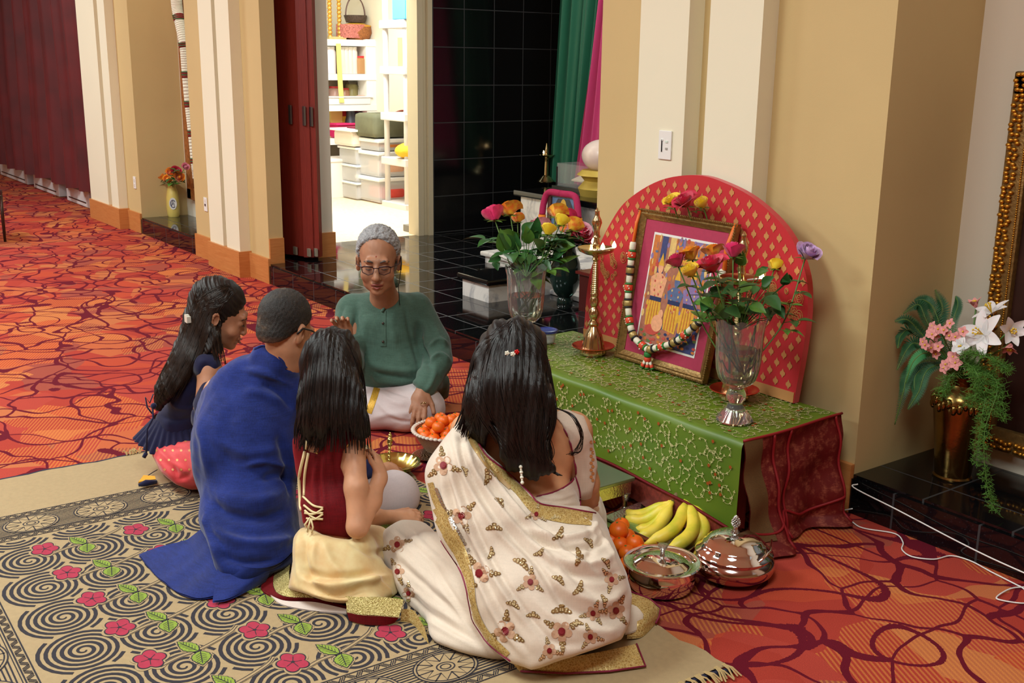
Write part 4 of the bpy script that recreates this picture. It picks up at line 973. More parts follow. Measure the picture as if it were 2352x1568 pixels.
# gilt framed painting at the right edge (only its left rail and corner are in view)
t = empty('gilt_painting', (-1.6, 3.80, .25), 'large ornate gilt framed painting leaning at the back of the right niche', 'painting')
m = MB()
GX0, GX1, GZ0, GZ1 = -2.165, -.9, .235, 1.62
for (x0, z0, x1, z1) in ((GX0, GZ0, GX0+.085, GZ1), (GX1-.085, GZ0, GX1, GZ1), (GX0, GZ0, GX1, GZ0+.085), (GX0, GZ1-.085, GX1, GZ1)): m.box((x0, 3.775, z0), (x1, 3.825, z1), None, .008)
m.build('frame', gold_frame_m, t, True); m = MB(); rg_ = random.Random(2)
k = 0
for z in np.arange(GZ0+.01, GZ1, .017):
    for x in (GX0+.018, GX0+.04):
        m.sphere((x+rg_.uniform(-.006, .006), 3.77, z+rg_.uniform(-.004, .004)), (.011, .009, .008), nu=8, nv=6)
    m.sphere((GX0+.072, 3.772, z), .004, nu=6, nv=4); m.sphere((GX0+.072, 3.772, z+.0085), .004, nu=6, nv=4)
for x in np.arange(GX0+.01, GX1, .019):
    for z in (GZ0+.018, GZ0+.04): m.sphere((x+rg_.uniform(-.006, .006), 3.77, z+rg_.uniform(-.004, .004)), (.011, .009, .008), nu=8, nv=6)
m.build('carved_scrolls', mat('bright_gilt', (214, 158, 62), .3, .9), t, 'all', weld=None)
MB().box((GX0+.08, 3.80, GZ0+.08), (GX1-.08, 3.815, GZ1-.08)).build('canvas', mat('dark_painting', (46, 22, 16), .4, var=.5, vs=5), t)
# white cords on the carpet
def cord(pts, lab):
    m = MB(); m.tube([Vector(p) for p in spline(pts, 7)], .0026, 6); return tag(m.build('extension_cord', white_pl, None, 'all'), lab, 'cord', 'white electric cords')
cord([(-2.30, 3.285, .13)]+[at(x, y, Y=3.27) for x, y in ((1962, 1120), (2060, 1170), (2180, 1233))]+[at(2270, 1278, Y=3.25), at(2352, 1315, Y=3.24), at(2420, 1345, Y=3.2)], 'straight white cord stretched along the front of the black ledge')
cord([(-2.31, 3.28, .03)]+[at(x, y, Z=.005) for x, y in ((1935, 1175), (1960, 1200), (1985, 1213), (2055, 1225), (2074, 1245), (2072, 1262), (2095, 1278), (2145, 1284), (2185, 1276), (2230, 1288), (2275, 1312), (2330, 1340), (2352, 1352), (2375, 1375), (2352, 1385), (2300, 1378), (2290, 1370), (2320, 1352), (2352, 1348), (2400, 1350))], 'loose white cord snaking over the red carpet and looping at the right edge')
# ================================================================ switches and outlets
def plate(x, y, w, h, name, lab, feats, yy=W0-.086):
    c = at(x, y, Y=yy); t = empty(name, c, lab, 'outlet' if 'outlet' in name else 'switch')
    MB().box((c.x-w/2, yy-.006, c.z-h/2), (c.x+w/2, yy, c.z+h/2), None, .002).build('cover_plate', white_pl, t)
    for nm, dx, dz, sx, sz, mt in feats: MB().box((c.x+dx-sx/2, yy-.009, c.z+dz-sz/2), (c.x+dx+sx/2, yy-.004, c.z+dz+sz/2)).build(nm, mt, t)
plate(1529, 333, .074, .118, 'dimmer_switch', 'white dimmer switch plate on the left cream strip above the red arch', [('slot', -.016, -.003, .004, .05, black_pl), ('slider', -.016, .02, .012, .007, white_pl), ('button', .012, .014, .014, .008, mat('pale_button', (210, 226, 214), .4)), ('indicator', .012, -.014, .012, .008, mat('grey_button', (170, 168, 160), .4))])
plate(473, 469, .07, .115, 'wall_outlet', 'white outlet plate low on the middle pillar', [('socket', 0, -.005, .02, .02, black_pl), ('socket', 0, .03, .022, .022, mat('socket_ivory', (220, 210, 200), .5))], W0-.001)
plate(310, 419, .07, .115, 'wall_outlet', 'beige outlet plate on the far pillar beside the niche', [('socket', 0, .02, .03, .028, mat('socket_ivory', (220, 210, 200), .5)), ('socket', 0, -.025, .03, .028, mat('socket_ivory', (220, 210, 200), .5))], W0-.001)
# ================================================================ red curtain and wall units at the far left
n = N('red_velvet_curtain'); n.set(Base_Color=n.ramp(n.noise(n.obj(), 3, 2).outputs[0], ((.3, lin((70, 6, 10))), (.7, lin((92, 10, 15))))), Roughness=.7, Sheen_Weight=.1, Sheen_Tint=(.8, .2, .2, 1)); velv = n.m
def fold(x): return 3.25+.09*math.sin(x*11.5+1.2*math.sin(x*2.1))+.02*math.sin(x*39+1)
def curtain(x0, x1, lab, zb=.25):
    m = MB(); nu = int((x1-x0)*70)
    def f(u, v):
        x = x0+(x1-x0)*u; z = zb+.012*math.sin(x*5)+(CEIL-.3-zb)*v
        return Vector((x, fold(x)*1+.0*v+.02*math.sin(z*1.3+x), z))
    m.grid(f, nu, 24); m.grid(lambda u, v: f(u, v)+Vector((0, .012, 0)), nu, 24)
    return tag(m.build('velvet_curtain', velv, None, 'all', weld=None), lab, 'curtain', 'red velvet curtains')
curtain(-17.95, -15.0, 'dark red velvet curtain, the half farther from the pillar')
curtain(-14.95, -11.98, 'dark red velvet curtain, the half beside the far pillar')
for i, (x0, x1, lab) in enumerate(((-17.1, -15.5, 'white wall heater farthest left under the curtain'), (-15.15, -13.92, 'middle white wall heater under the curtain'), (-13.56, -12.63, 'white wall heater nearest the far pillar'))):
    a, b = ((37, 420), (70, 432)), 0
    t = empty('wall_heater', ((x0+x1)/2, 3.5, 0), lab, 'heater', 'white wall heaters under the curtain')
    MB().box((x0, 3.385, .005), (x1, 3.62, .235), None, .01).build('casing', mat('heater_enamel', (222, 216, 216), .4), t)
    m = MB(); m.box((x0+.08, 3.38, .175), (x1-.15, 3.39, .2)); m.build('outlet_grille', mat('grille_grey', (110, 108, 104), .5), t)
    MB().box((x0+.1, 3.38, .05), (x1-.12, 3.39, .062)).build('intake_slot', black_pl, t)
# leg of a chair at the left edge
t = empty('metal_chair', at(10, 555, Z=0), 'dark metal chair cut off by the left edge of the photo', 'chair')
c0 = at(12, 555, Z=0); dm = mat('bronze_metal', (70, 52, 44), .35, .7)
MB().tube([c0, c0+Vector((-.02, 0, .25)), at(3, 450, X=c0.x-.03)], .012, 8).build('leg', dm, t, 'all')
MB().tube([c0+Vector((-.45, -.3, .0)), c0+Vector((-.43, -.3, .42))], .012, 8).build('leg', dm, t, 'all')
MB().tube([c0+Vector((-.5, .1, .0)), c0+Vector((-.48, .1, .42))], .012, 8).build('leg', dm, t, 'all')
MB().tube([c0+Vector((.0, -.42, .0)), c0+Vector((-.02, -.42, .42))], .012, 8).build('leg', dm, t, 'all')
MB().box(tuple(c0+Vector((-.5, -.45, .42))), tuple(c0+Vector((-.02, .02, .47))), None, .015).build('seat', mat('dark_vinyl', (60, 24, 28), .5), t)
# ================================================================ far niche: gilt frame with flower garland, yellow vase
t = empty('gilt_mirror_frame', (-9.8, 3.74, .3), 'tall gilt frame hanging at the back of the far niche', 'frame')
m = MB()
for (x0, z0, x1, z1) in ((-10.38, .33, -10.27, 3.3), (-9.35, .33, -9.24, 3.3), (-10.38, .33, -9.24, .44), (-10.38, 3.2, -9.24, 3.3)): m.box((x0, 3.70, z0), (x1, 3.755, z1), None, .01)
m.build('frame', mat('carved_gilt', (176, 110, 60), .4, .5, var=.3, vs=40, bump=.6, bs=60), t, True)
MB().box((-10.28, 3.735, .42), (-9.3, 3.745, 3.2)).build('pale_panel', mat('pale_blue_panel', (196, 206, 196), .4), t)
gx = []
t = empty('flower_garland', (-10.25, 3.66, 1.2), 'long white flower garland with red and gold rings hanging in the far niche', 'garland')
mw = MB(); mr = MB(); mg = MB()
pth = [at(x, y, Y=3.66) for x, y in ((404, -20), (407, 20), (415, 60), (424, 110), (428, 165), (434, 240), (440, 300), (446, 370), (450, 410))]
L = [Vector(p) for p in spline(pth, 10)]; acc = 0; seg = []
tot = sum((L[i+1]-L[i]).length for i in range(len(L)-1)); cur = 0; nxt = .0
for i in range(len(L)-1):
    ln = (L[i+1]-L[i]).length; ph = (cur % .26)/.26; r = .052-.022*cur/tot
    if ph > .82: mr.tube([L[i], L[i+1]], r*1.1, 10); mg.tube([L[i]+Vector((0, 0, .004)), L[i]-Vector((0, 0, .004))], r*1.16, 10)
    else: mw.tube([L[i], L[i+1]], [r, r], 10)
    cur += ln
mw.build('white_flowers', mat('jasmine_white', (226, 220, 200), .8, bump=.8, bs=60), t, 'all'); mr.build('red_rings', mat('ring_red', (120, 24, 16), .6, var=.4, vs=60), t, 'all'); mg.build('green_trim', leaf_m, t, 'all')
YV = at(406, 496, Z=HS); YV = Vector((YV.x, YV.y-.03, HS)); t = empty('yellow_vase', YV, 'slim pale yellow vase with oval badge on the far black ledge', 'vase')
MB().lathe([(0, 0), (.052, 0), (.058, .02), (.062, .1), (.060, .18), (.05, .24), (.038, .28), (.04, .30), (.03, .30), (0, .28)], YV, 28).build('body', mat('vase_yellow', (228, 206, 112), .35), t, True)
bd_ = -Vector((YV.x, YV.y, 0)).normalized(); sd_ = Vector((-bd_.y, bd_.x, 0)); c_ = YV+Vector((0, 0, .13))
def disc(rx, rz, off): return [c_+sd_*rx*math.cos(a)+bd_*(off-.0*abs(math.cos(a)))+Vector((0, 0, rz*math.sin(a))) for a in np.linspace(0, 2*PI, 24, endpoint=False)]
MB().add(disc(.036, .058, .0635), [tuple(range(24))]).build('oval_badge', white_pl, t)
m = MB(); m.tube([p+bd_*.002 for p in disc(.022, .036, .0635)][2:22], .004, 4); m.tube([c_+bd_*.0655+sd_*x+Vector((0, 0, z)) for x, z in ((-.014, -.02), (0, .032), (.014, -.02), (-.008, 0), (.01, .002))], .003, 4); m.build('badge_drawing', mat('badge_ink', (90, 96, 120), .6), t)
for i, (x, y, col, lab) in enumerate(((378, 410, 'orange', 'leftmost orange bloom in the yellow vase'), (388, 413, 'gold', 'low orange bloom in the yellow vase'), (393, 398, 'orange', 'high orange bloom in the yellow vase'), (404, 393, 'crimson', 'red bloom at the top of the yellow vase'), (410, 405, 'orange', 'orange bloom at the right of the yellow vase'), (425, 381, 'pink', 'small pink bloom reaching right from the yellow vase'))):
    rose(at(x, y+4, Y=YV.y-.05), YV+Vector((0, 0, .27)), .042 if i < 5 else .03, col, lab, 'flowers in the yellow vase', 3, None, 90+i, .4, (0, 0, 0), .06, False)
# ================================================================ folding door panels
fd = [(-8.02, 3.575), (-7.86, 3.63), (-7.98, 3.60), (-7.72, 3.66)]
t = empty('folding_door', (-7.85, 3.64, HS), 'stack of folded dark red wooden door panels beside the middle pillar', 'door')
xs = [(640, 688), (688, 712), (712, 724)]
m = None
for i, (a, b) in enumerate(((630, 690), (688, 711), (709, 725))):
    A = at(a, 590, Z=HS+.02); B = at(b, 593+i, Z=HS+.02)
    A.y = (3.52, 3.60, 3.66)[i]; A.x = at(a, 300, Y=A.y).x; B.y = (3.62, 3.66, 3.70)[i]; B.x = at(b, 300, Y=B.y).x
    mm_ = MB(); mm_.prism([(A.x, A.y, HS+.02), (B.x, B.y, HS+.02), (B.x-.05, B.y+.05, HS+.02), (A.x-.05, A.y+.05, HS+.02)], (0, 0, 3.6))
    pn = mm_.build('panel', redwood, t)
    mm_ = MB(); M_ = Vector((A.x*.35+B.x*.65, A.y*.35+B.y*.65, 1.15)) if i else Vector((A.x*.3+B.x*.7, A.y*.3+B.y*.7, 1.15))
    z0 = at(700, 266, Y=M_.y).z
    mm_.box((M_.x-.018, M_.y-.02, z0-.07), (M_.x+.018, M_.y-.008, z0+.07)); mm_.build('flush_pull', mat('brushed_nickel', (150, 146, 150), .35, .9), pn)
    mm_ = MB(); mm_.box((M_.x-.025, M_.y-.02, HS+.03), (M_.x+.025, M_.y-.006, HS+.09)); mm_.build('guide_bracket', mat('pale_metal', (200, 190, 170), .4, .6), pn)
# ================================================================ shrine: marble altar, steps, cloths
t = empty('marble_altar', (-6.2, 5.6, HS), 'white marble altar with black granite top at the back of the shrine', 'altar')
AL = at(1200, 560, Z=HS)              # foot of the left front edge
ax0 = -7.33; ay0 = 5.45; az = at(1197, 437, Y=ay0).z
MB().box((ax0, ay0, HS), (-4.0, 6.3, az-.04)).build('marble_body', marble, t)
MB().box((ax0-.05, ay0-.05, az-.045), (-3.9, 6.35, az+.005), None, .014).build('granite_top', blk_plain, t)
AZ = az+.005
def stepbox(x0, y0, x1, y1, z0, z1, top, name, lab, th=.035):
    t = empty(name, ((x0+x1)/2, (y0+y1)/2, z0), lab, 'step'); MB().box((x0, y0, z0), (x1, y1, z1-th)).build('marble_body', marble, t)
    MB().box((x0-.03, y0-.03, z1-th), (x1+.03, y1+.03, z1), None, .012).build('top_slab', top, t); return t
p = at(1122.5, 695.6, Z=HS); q = at(1059, 677.5, Z=HS)
zt = at(1122.5, 655, Y=p.y).z
stepbox(q.x, p.y, p.x, p.y+.72, HS, zt+.035, blk_plain, 'marble_plinth', 'small white marble plinth with black top on the shrine floor')
# white marble steps in front of the altar
w1 = at(1122, 575, Y=4.75); stepbox(w1.x, 4.72, -4.3, 5.40, HS, at(1122, 578, Y=4.72).z, marble, 'marble_step', 'white marble step leading up to the altar')
stepbox(-6.35, 4.42, -4.2, 4.69, HS, at(1225, 650, Y=4.42).z, marble, 'marble_step', 'lower white marble step partly behind the dark flower vase')
# dark wood box beside the green table
p = at(1329, 712, Z=HS); t = empty('wooden_box', (p.x+.2, p.y+.2, HS), 'dark red wooden box standing left of the red arch', 'box')
h = at(1329, 625, X=p.x).z if False else at(1329, 628, Y=p.y).z
MB().box((p.x, p.y, HS), (p.x+.6, p.y+.45, h)).build('body', mat('dark_mahogany', (72, 22, 20), .35), t)
MB().box((p.x-.02, p.y-.02, h), (p.x+.62, p.y+.47, h+.02), None, .005).build('lid', mat('dark_mahogany_lid', (96, 34, 30), .2), t)
# green and pink sheers
def sheer(name, x0, x1, x2, x3, Y, rgb, lab, ztop=3.2, alpha=.93):
    n = N(name+'_cloth'); n.set(Base_Color=lin(rgb), Roughness=.6, Sheen_Weight=.3, Alpha=alpha); m = MB()
    def f(u, v):
        z = AZ+.0+(ztop-AZ)*v; xa = x0+(x2-x0)*v; xb = x1+(x3-x1)*v; x = xa+(xb-xa)*u
        return Vector((x, Y+.035*math.sin(u*26+v)+.015*math.sin(u*61), z))
    m.grid(f, 100, 20); return tag(m.build(name, n.m, None, 'all', weld=None), lab, 'curtain')
YC = 6.1
def cx(x, y, Y=YC): return at(x, y, Y=Y).x
zt_ = at(1300, 0, Y=YC).z
k = (3.2-AZ)/(zt_-AZ)
a0, b0, a1, b1 = cx(1262, 400), cx(1330, 400), cx(1283, 0), cx(1373, 0)
sheer('green_sheer_curtain', a0, b0+.1, a0+(a1-a0)*k, b0+.1+(b1-b0)*k, YC, (22, 108, 78), 'green sheer cloth hanging behind the altar')
a0, b0, a1, b1 = cx(1318, 400, 6.0), cx(1420, 400, 6.0), cx(1374, 0, 6.0), cx(1440, 0, 6.0)
sheer('pink_sheer_curtain', a0, b0, a0+(a1-a0)*k, b0+(b1-b0)*k, 6.0, (206, 60, 120), 'pink sheer cloth hanging beside the green one', 3.2, .9)
# small lamp on altar
c = at(1254, 418, Z=AZ); SP_ = [(0, 0), (.10, 0), (.105, .012), (.085, .03), (.06, .06), (.045, .075), (.03, .085), (.026, .2), (.022, .25), (.03, .26), (.022, .27), (.03, .285), (.07, .30), (.10, .325), (.097, .328), (.03, .32), (.022, .33), (.024, .36), (.018, .40), (.01, .44), (.008, .46), (0, .465)]
sc_ = (at(1254, 328, Y=c.y).z-AZ)/.465
oil_lamp(c.x, c.y, AZ, 'small brass oil lamp burning on the black altar top', (2.9,), 'brass lamps on the altar', sc_, SP_, False, .085, .322)
# glass display case with booklet
a = at(1283, 432, Z=AZ); b = at(1368, 443, Z=AZ)
t = empty('display_case', (a.x+.3, a.y+.1, AZ), 'clear acrylic display case with a booklet on the altar', 'display case')
gx0, gy0, gx1, gy1 = a.x, min(a.y, b.y)-.02, b.x+.05, a.y+.28
hh = at(1290, 375, Y=gy0).z
MB().box((gx0-.03, gy0-.03, AZ), (gx1+.1, gy1+.03, AZ+.025)).build('base', black_pl, t)
m = MB(); m.box((gx0, gy0, AZ+.025), (gx1+.08, gy1, hh)); n = N('case_acrylic'); n.set(Base_Color=(.7, .7, .7), Roughness=.05, Alpha=.22); m.build('cover', n.m, t)
for x_, y_ in ((gx0, gy0), (gx1, gy0)): MB().tube([(x_, y_, AZ+.03), (x_, y_, hh-.03)], .008, 8).build('corner_post', black_pl, t)
o = MB(); o.prism([(gx0+.12, gy0+.06, AZ+.07), (gx1+.04, gy0+.04, AZ+.07), (gx1+.05, gy1-.04, AZ+.14), (gx0+.14, gy1-.02, AZ+.14)], (0, 0, .012)); bk = tag(o.build('open_booklet', [mat('booklet_page', (224, 206, 180), .7)], None), 'cream and red booklet lying inside the acrylic case', 'booklet')
o = MB(); o.prism([(gx0+.3, gy0+.06, AZ+.0835), (gx1-.06, gy0+.055, AZ+.0835), (gx1-.02, gy0+.13, AZ+.105), (gx0+.34, gy0+.14, AZ+.105)], (0, 0, .002)); o.build('red_print', mat('print_red', (196, 84, 60), .7), bk)
# white conch on gold stand at the right of the altar
c = at(1378, 375, Y=5.75); t = empty('white_conch', (c.x, c.y, AZ), 'large white conch shell on a gold cloth at the right of the altar', 'shell')
rc = .13
MB().sphere(c+Vector((.03, 0, .06)), (.2, .14, rc), None, 28, 18).build('shell', mat('conch_white', (236, 214, 204), .25), t, 'all', weld=None)
MB().lathe([(0, AZ), (.17, AZ), (.19, AZ+.06), (.14, AZ+.12), (.19, AZ+.18), (.2, c.z-.09), (.16, c.z-.05), (0, c.z-.05)], (c.x+.03, c.y, 0), 24).build('stand', mat('gold_cloth', (206, 176, 80), .5, .3), t, True)
# small garlanded portrait leaning on the altar
pts4 = [at(1262, 520, Y=5.3), at(1330, 525, Y=5.3), at(1332, 450, Y=5.36), at(1266, 441, Y=5.36)]
def FQ(u, v, h=0): return pts4[0]*(1-u)*(1-v)+pts4[1]*u*(1-v)+pts4[2]*u*v+pts4[3]*(1-u)*v+Vector((0, -h, 0))
t = empty('small_portrait', FQ(.5, 0), 'small dark framed picture of a gold idol with pink garland by the altar', 'picture'); m = MB()
for c4 in (((0, 0), (1, 0), (1, .1), (0, .1)), ((0, .9), (1, .9), (1, 1), (0, 1)), ((0, 0), (.1, 0), (.1, 1), (0, 1)), ((.9, 0), (1, 0), (1, 1), (.9, 1))): m.prism([FQ(u, v, 0) for u, v in c4], (0, -.03, 0))
m.build('frame', mat('brown_frame', (84, 52, 44), .4), t); MB().add([FQ(u, v, .012) for u, v in ((.08, .08), (.92, .08), (.92, .92), (.08, .92))], [(0, 1, 2, 3)]).build('print_background', mat('sky_print', (90, 120, 160), .5), t)
m = MB(); m.add([FQ(u, v, .014) for u, v in ((.2, .1), (.8, .1), (.82, .6), (.7, .85), (.3, .85), (.18, .6))], [tuple(range(6))]); m.build('dark_halo', mat('halo_dark', (30, 30, 50), .5), t)
m = MB(); m.add([FQ(.5+.26*math.sin(a)*(1 if math.cos(a) < .3 else .5), .45+.4*math.cos(a), .016) for a in np.linspace(0, 2*PI, 20, endpoint=False)], [tuple(range(20))]); m.build('gold_idol', mat('idol_gold', (196, 156, 50), .4, .3), t)
MB().box(tuple(FQ(.1, -.8, -.05)), tuple(FQ(.9, 0, -.085)+Vector((0, 0, -.0)))).build('easel_block', marble, t)
t2 = empty('pink_garland', FQ(.5, .95, .04), 'pink flower garland draped over the small framed picture', 'garland'); m = MB(); m2 = MB()
for side in (-1, 1):
    L = [Vector(p) for p in spline([FQ(.5, 1.02, .035), FQ(.5+side*.45, 1.0, .04), FQ(.5+side*.58, .7, .045), FQ(.5+side*.62, .35, .045)], 8)]
    m.tube(L, .026, 8); m2.tube([L[-1], L[-1]-Vector((0, 0, .07))], .03, 8)
m.build('pink_petals', mat('garland_pink', (176, 20, 80), .8, bump=.8, bs=70), t2, 'all'); m2.build('orange_tassel', mat('garland_orange', (236, 130, 30), .8), t2, 'all')
# dark glass vase with mixed flowers on the shrine floor
DV = at(1297, 694, Z=HS); DV.z = HS; t = empty('dark_glass_vase', DV, 'dark green glass vase of mixed flowers on the shrine floor', 'vase')
n = N('smoky_glass'); n.set(Base_Color=lin((40, 62, 56)), Roughness=.05, Transmission_Weight=.55, IOR=1.4)
MB().lathe([(0, 0), (.05, 0), (.052, .02), (.04, .035), (.07, .07), (.098, .14), (.1, .2), (.09, .26), (.07, .31), (.06, .35), (.075, .42), (.078, .42), (.06, .36), (.0, .3)], DV, 36).build('body', n.m, t, 50)
for i, (x, y, col, lab) in enumerate(((1312, 545, 'orange', 'orange flower at the left of the dark glass vase'), (1325, 535, 'pink', 'pink flower at the back of the dark glass vase'), (1330, 548, 'crimson', 'dark red flower at the right of the dark glass vase'), (1318, 558, 'lilac', 'pale flower low in the dark glass vase'))):
    rose(at(x, y, Y=DV.y-.0), DV+Vector((0, 0, .3)), .05, col, lab, 'mixed flowers in the dark glass vase', 5, None, 120+i, .9, (0, 0, 0), .1, False)
# ================================================================ storeroom
wl = mat('white_laminate', (240, 236, 228), .5); tanb = mat('raw_shelf_board', (214, 180, 140), .7)
# big white shelf unit against the storeroom back wall
SX = -11.55
def sz(y, Y=5.75, x=840): return at(x, y, X=SX).z
def sy(x, y=300): return at(x, y, X=SX).y
y1 = sy(868); y0 = y1-1.45
t = empty('storage_shelf', (SX-.2, (y0+y1)/2, HS), 'tall white shelving unit full of supplies in the storeroom', 'shelf')
for y in (y0, y1-.14): MB().box((SX-.45, y, HS), (SX, y+.14, sz(90))).build('side_panel', wl, t)
MB().box((SX-.47, y0, HS), (SX-.45, y1, sz(90))).build('back_panel', mat('shelf_back', (170, 150, 124), .7), t)
SHZ = []
for yy in (92, 170, 240, 316, 392):
    z = sz(yy); SHZ.append(z); MB().box((SX-.45, y0, z-.07), (SX+.01, y1-.0, z)).build('shelf_board', wl, t)
def on(x, lvl, dx=-.12): return Vector((SX+dx, at(x, 300, X=SX+dx).y, SHZ[lvl]+.002))
def jar(x, lvl, r, h, rgb, lid, lab, name='jar', dx=-.12, cl=False):
    c = on(x, lvl, dx); t = empty(name, c, lab, 'jar', 'jars and bottles on the storeroom shelves')
    MB().lathe([(0, 0), (r, 0), (r, h*.8), (r*.8, h*.9), (0, h*.9)], c, 16).build('body', mat('jar_%s' % str(rgb), rgb, .3), t, True)
    MB().lathe([(0, h*.9), (r*.85, h*.9), (r*.85, h), (0, h)], c, 16).build('lid', mat('lid_%s' % str(lid), lid, .4), t, True)
for i in range(4): jar(789+i*9, 1, .045, .30, (216, 206, 200), (236, 230, 220), ('leftmost', 'second', 'third', 'rightmost')[i]+' of the four pale glass bottles on the upper shelf', 'bottle', -.1)
jar(830, 1, .09, .2, (176, 130, 84), (200, 30, 34), 'brown jar with red lid at the right of the upper shelf')
jar(845, 1, .07, .2, (176, 130, 84), (200, 30, 34), 'brown jar with red lid farthest right on the upper shelf')
jar(762, 1, .07, .3, (226, 214, 222), (230, 225, 225), 'pinkish white bottle at the left edge of the upper shelf', 'bottle')
jar(772, 2, .08, .2, (190, 150, 140), (190, 40, 44), 'jar with red lid at the left of the middle shelf', dx=-.25)
jar(793, 2, .07, .18, (170, 120, 90), (200, 50, 50), 'small jar with red lid on the middle shelf', dx=-.25)
jar(810, 2, .08, .25, (140, 130, 80), (70, 60, 40), 'green jar with dark lid on the middle shelf', dx=-.25)
jar(828, 2, .08, .2, (200, 190, 180), (240, 238, 234), 'pale jar with white lid on the middle shelf', dx=-.25)
def sbox(c, sx, sy_, sz_, rgb, name, lab, cat, parts=(), bev=.01, grp=None):
    t = empty(name, c, lab, cat, grp); m_ = mat('col_%d_%d_%d' % rgb, rgb, .55)
    MB().box((c.x-sx/2, c.y-sy_/2, c.z), (c.x+sx/2, c.y+sy_/2, c.z+sz_), None, bev).build('body', m_, t)
    for nm, dx, dy, dz, px_, py_, pz_, rg2 in parts: MB().box((c.x+dx-px_/2, c.y+dy-py_/2, c.z+dz), (c.x+dx+px_/2, c.y+dy+py_/2, c.z+dz+pz_), None, min(px_, py_, pz_)*.2).build(nm, mat('col_%d_%d_%d' % rg2, rg2, .5), t)
    return t
sbox(on(796, 2, -.08), .2, .55, .09, (232, 226, 224), 'white_tray', 'shallow white tray at the front of the middle shelf', 'tray', (('rim', 0, 0, .08, .23, .6, .012, (240, 236, 232)),))
sbox(on(840, 2, -.1), .16, .2, .1, (226, 186, 170), 'snack_bag', 'pinkish bag lying at the right of the middle shelf', 'bag', (('knot', 0, 0, .1, .05, .05, .04, (236, 210, 200)),), .03)
sbox(on(765, 3, -.25), .2, .16, .34, (196, 170, 90), 'tin_box', 'tall yellow tin at the left of the lower shelf', 'tin', (('lid', 0, 0, .33, .21, .17, .02, (150, 120, 60)),))
sbox(on(785, 3, -.25), .16, .2, .36, (170, 36, 34), 'red_carton', 'red carton with yellow patch on the lower shelf', 'box', (('yellow_patch', .082, 0, .12, .004, .1, .12, (226, 190, 60)),), .004)
sbox(on(828, 3, -.3), .14, .26, .34, (150, 40, 36), 'red_carton', 'plain dark red carton at the right of the lower shelf', 'box', (('flap', 0, 0, .34, .15, .27, .006, (120, 30, 30)),), .004)
sbox(on(796, 3, -.1), .24, .36, .16, (206, 20, 96), 'pink_basin', 'bright pink plastic basin on the lower shelf', 'basin', (('rim', 0, 0, .15, .28, .4, .02, (216, 40, 110)),), .02)
c = on(806, 3, -.12); c.z += .17; t = empty('grey_grinder', c, 'dark grey grinder with handle standing in the pink basin', 'grinder')
MB().lathe([(0, 0), (.07, 0), (.05, .08), (.05, .16), (.06, .19), (.03, .22), (0, .22)], c, 16).build('body', mat('dark_grey_metal', (62, 66, 74), .4, .4), t, True); MB().tube([c+Vector((0, .03, .1)), c+Vector((0, .2, .11))], .015, 6).build('handle', mat('dark_grey_metal', (62, 66, 74), .4), t)
for i, (dz, r, lab) in enumerate(((0, .17, 'wide steel tray at the bottom of the steel stack'), (.05, .14, 'steel plate in the middle of the steel stack'), (.10, .11, 'small steel pan on top of the steel stack'))):
    c = on(790, 4, -.15); c.z += dz; tag(MB().lathe([(0, 0), (r*.85, 0), (r, .035), (r*.97, .035), (r*.8, .008), (0, .008)], c, 28).build('steel_dish', steel, None, True), lab, 'dish', 'steel dishes on the bottom shelf')
# on top of the shelf: wicker basket with patterned cloth, small dark basket, gold frames
c = on(822, 0, -.2); t = empty('wicker_basket', c, 'brown wicker basket on top of the white shelves', 'basket')
MB().lathe([(0, 0), (.15, 0), (.19, .08), (.18, .15), (.165, .15), (.15, .03), (0, .03)], c, 28).build('basket_wall', mat('brown_wicker', (150, 90, 44), .7, var=.3, vs=60), t, True)
m = MB(); m.grid(lambda u, v: c+Vector((.2*math.cos(-1.5+u*2.2)*(1-.2*v), -.03+.2*math.sin(-1.5+u*2.2)-.03, .17-.15*v)), 10, 6)
m.build('patterned_cloth', mat('paisley_cloth', (190, 110, 100), .8, var=.5, vs=80), t, 'all', weld=None)
m = MB(); m.lathe([(0, .14), (.175, .14), (.185, .16), (.08, .19), (0, .19)], c, 20); m.build('yellow_cloth', mat('marigold_cloth', (236, 178, 50), .8, bump=.5, bs=40), t, True)
c2 = c+Vector((0, .0, .195)); t = empty('handled_basket', c2, 'small dark basket with tall hoop handle sitting on the wicker basket', 'basket')
MB().lathe([(0, 0), (.11, 0), (.135, .08), (.125, .08), (.10, .02), (0, .02)], c2, 24).build('basket_wall', mat('dark_wicker', (74, 58, 50), .6, var=.4, vs=60), t, True)
MB().tube([c2+Vector((0, .125*math.cos(a), .07+.22*math.sin(a))) for a in np.linspace(0, PI, 20)], .008, 6).build('handle', mat('hoop_brown', (110, 80, 76), .5), t, 'all')
c = on(768, 0, -.15); t = empty('gold_stand', c, 'ornate gold frame stand on top of the shelf at the left', 'ornament')
for dy in (-.02, .1):
    m = MB()
    for k in range(16): m.sphere(c+Vector((0, dy, .03+k*.045)), (.028, .028, .03), nu=8, nv=6)
    m.build('beaded_column', mat('bright_gilt2', (226, 180, 90), .3, .8), t, 'all')
MB().box(tuple(c+Vector((-.05, -.06, 0))), tuple(c+Vector((.05, .16, .03)))).build('base', brass, t)
# yellow ribbon hanging over the front
m = MB(); L = [at(x, y, X=SX+.03) for x, y in ((777, 100), (779, 150), (782, 200), (785, 236))]; m.add([p_+Vector((0, dy, 0)) for p_ in L for dy in (-.03, .03)], [(2*i, 2*i+1, 2*i+3, 2*i+2) for i in range(3)]); m.add([p_+Vector((.004, dy, 0)) for p_ in L for dy in (-.03, .03)], [(2*i, 2*i+1, 2*i+3, 2*i+2) for i in range(3)])
tag(m.build('yellow_ribbon', mat('pale_yellow_ribbon', (236, 206, 120), .6), None), 'pale yellow ribbon hanging down over the white shelves', 'ribbon')
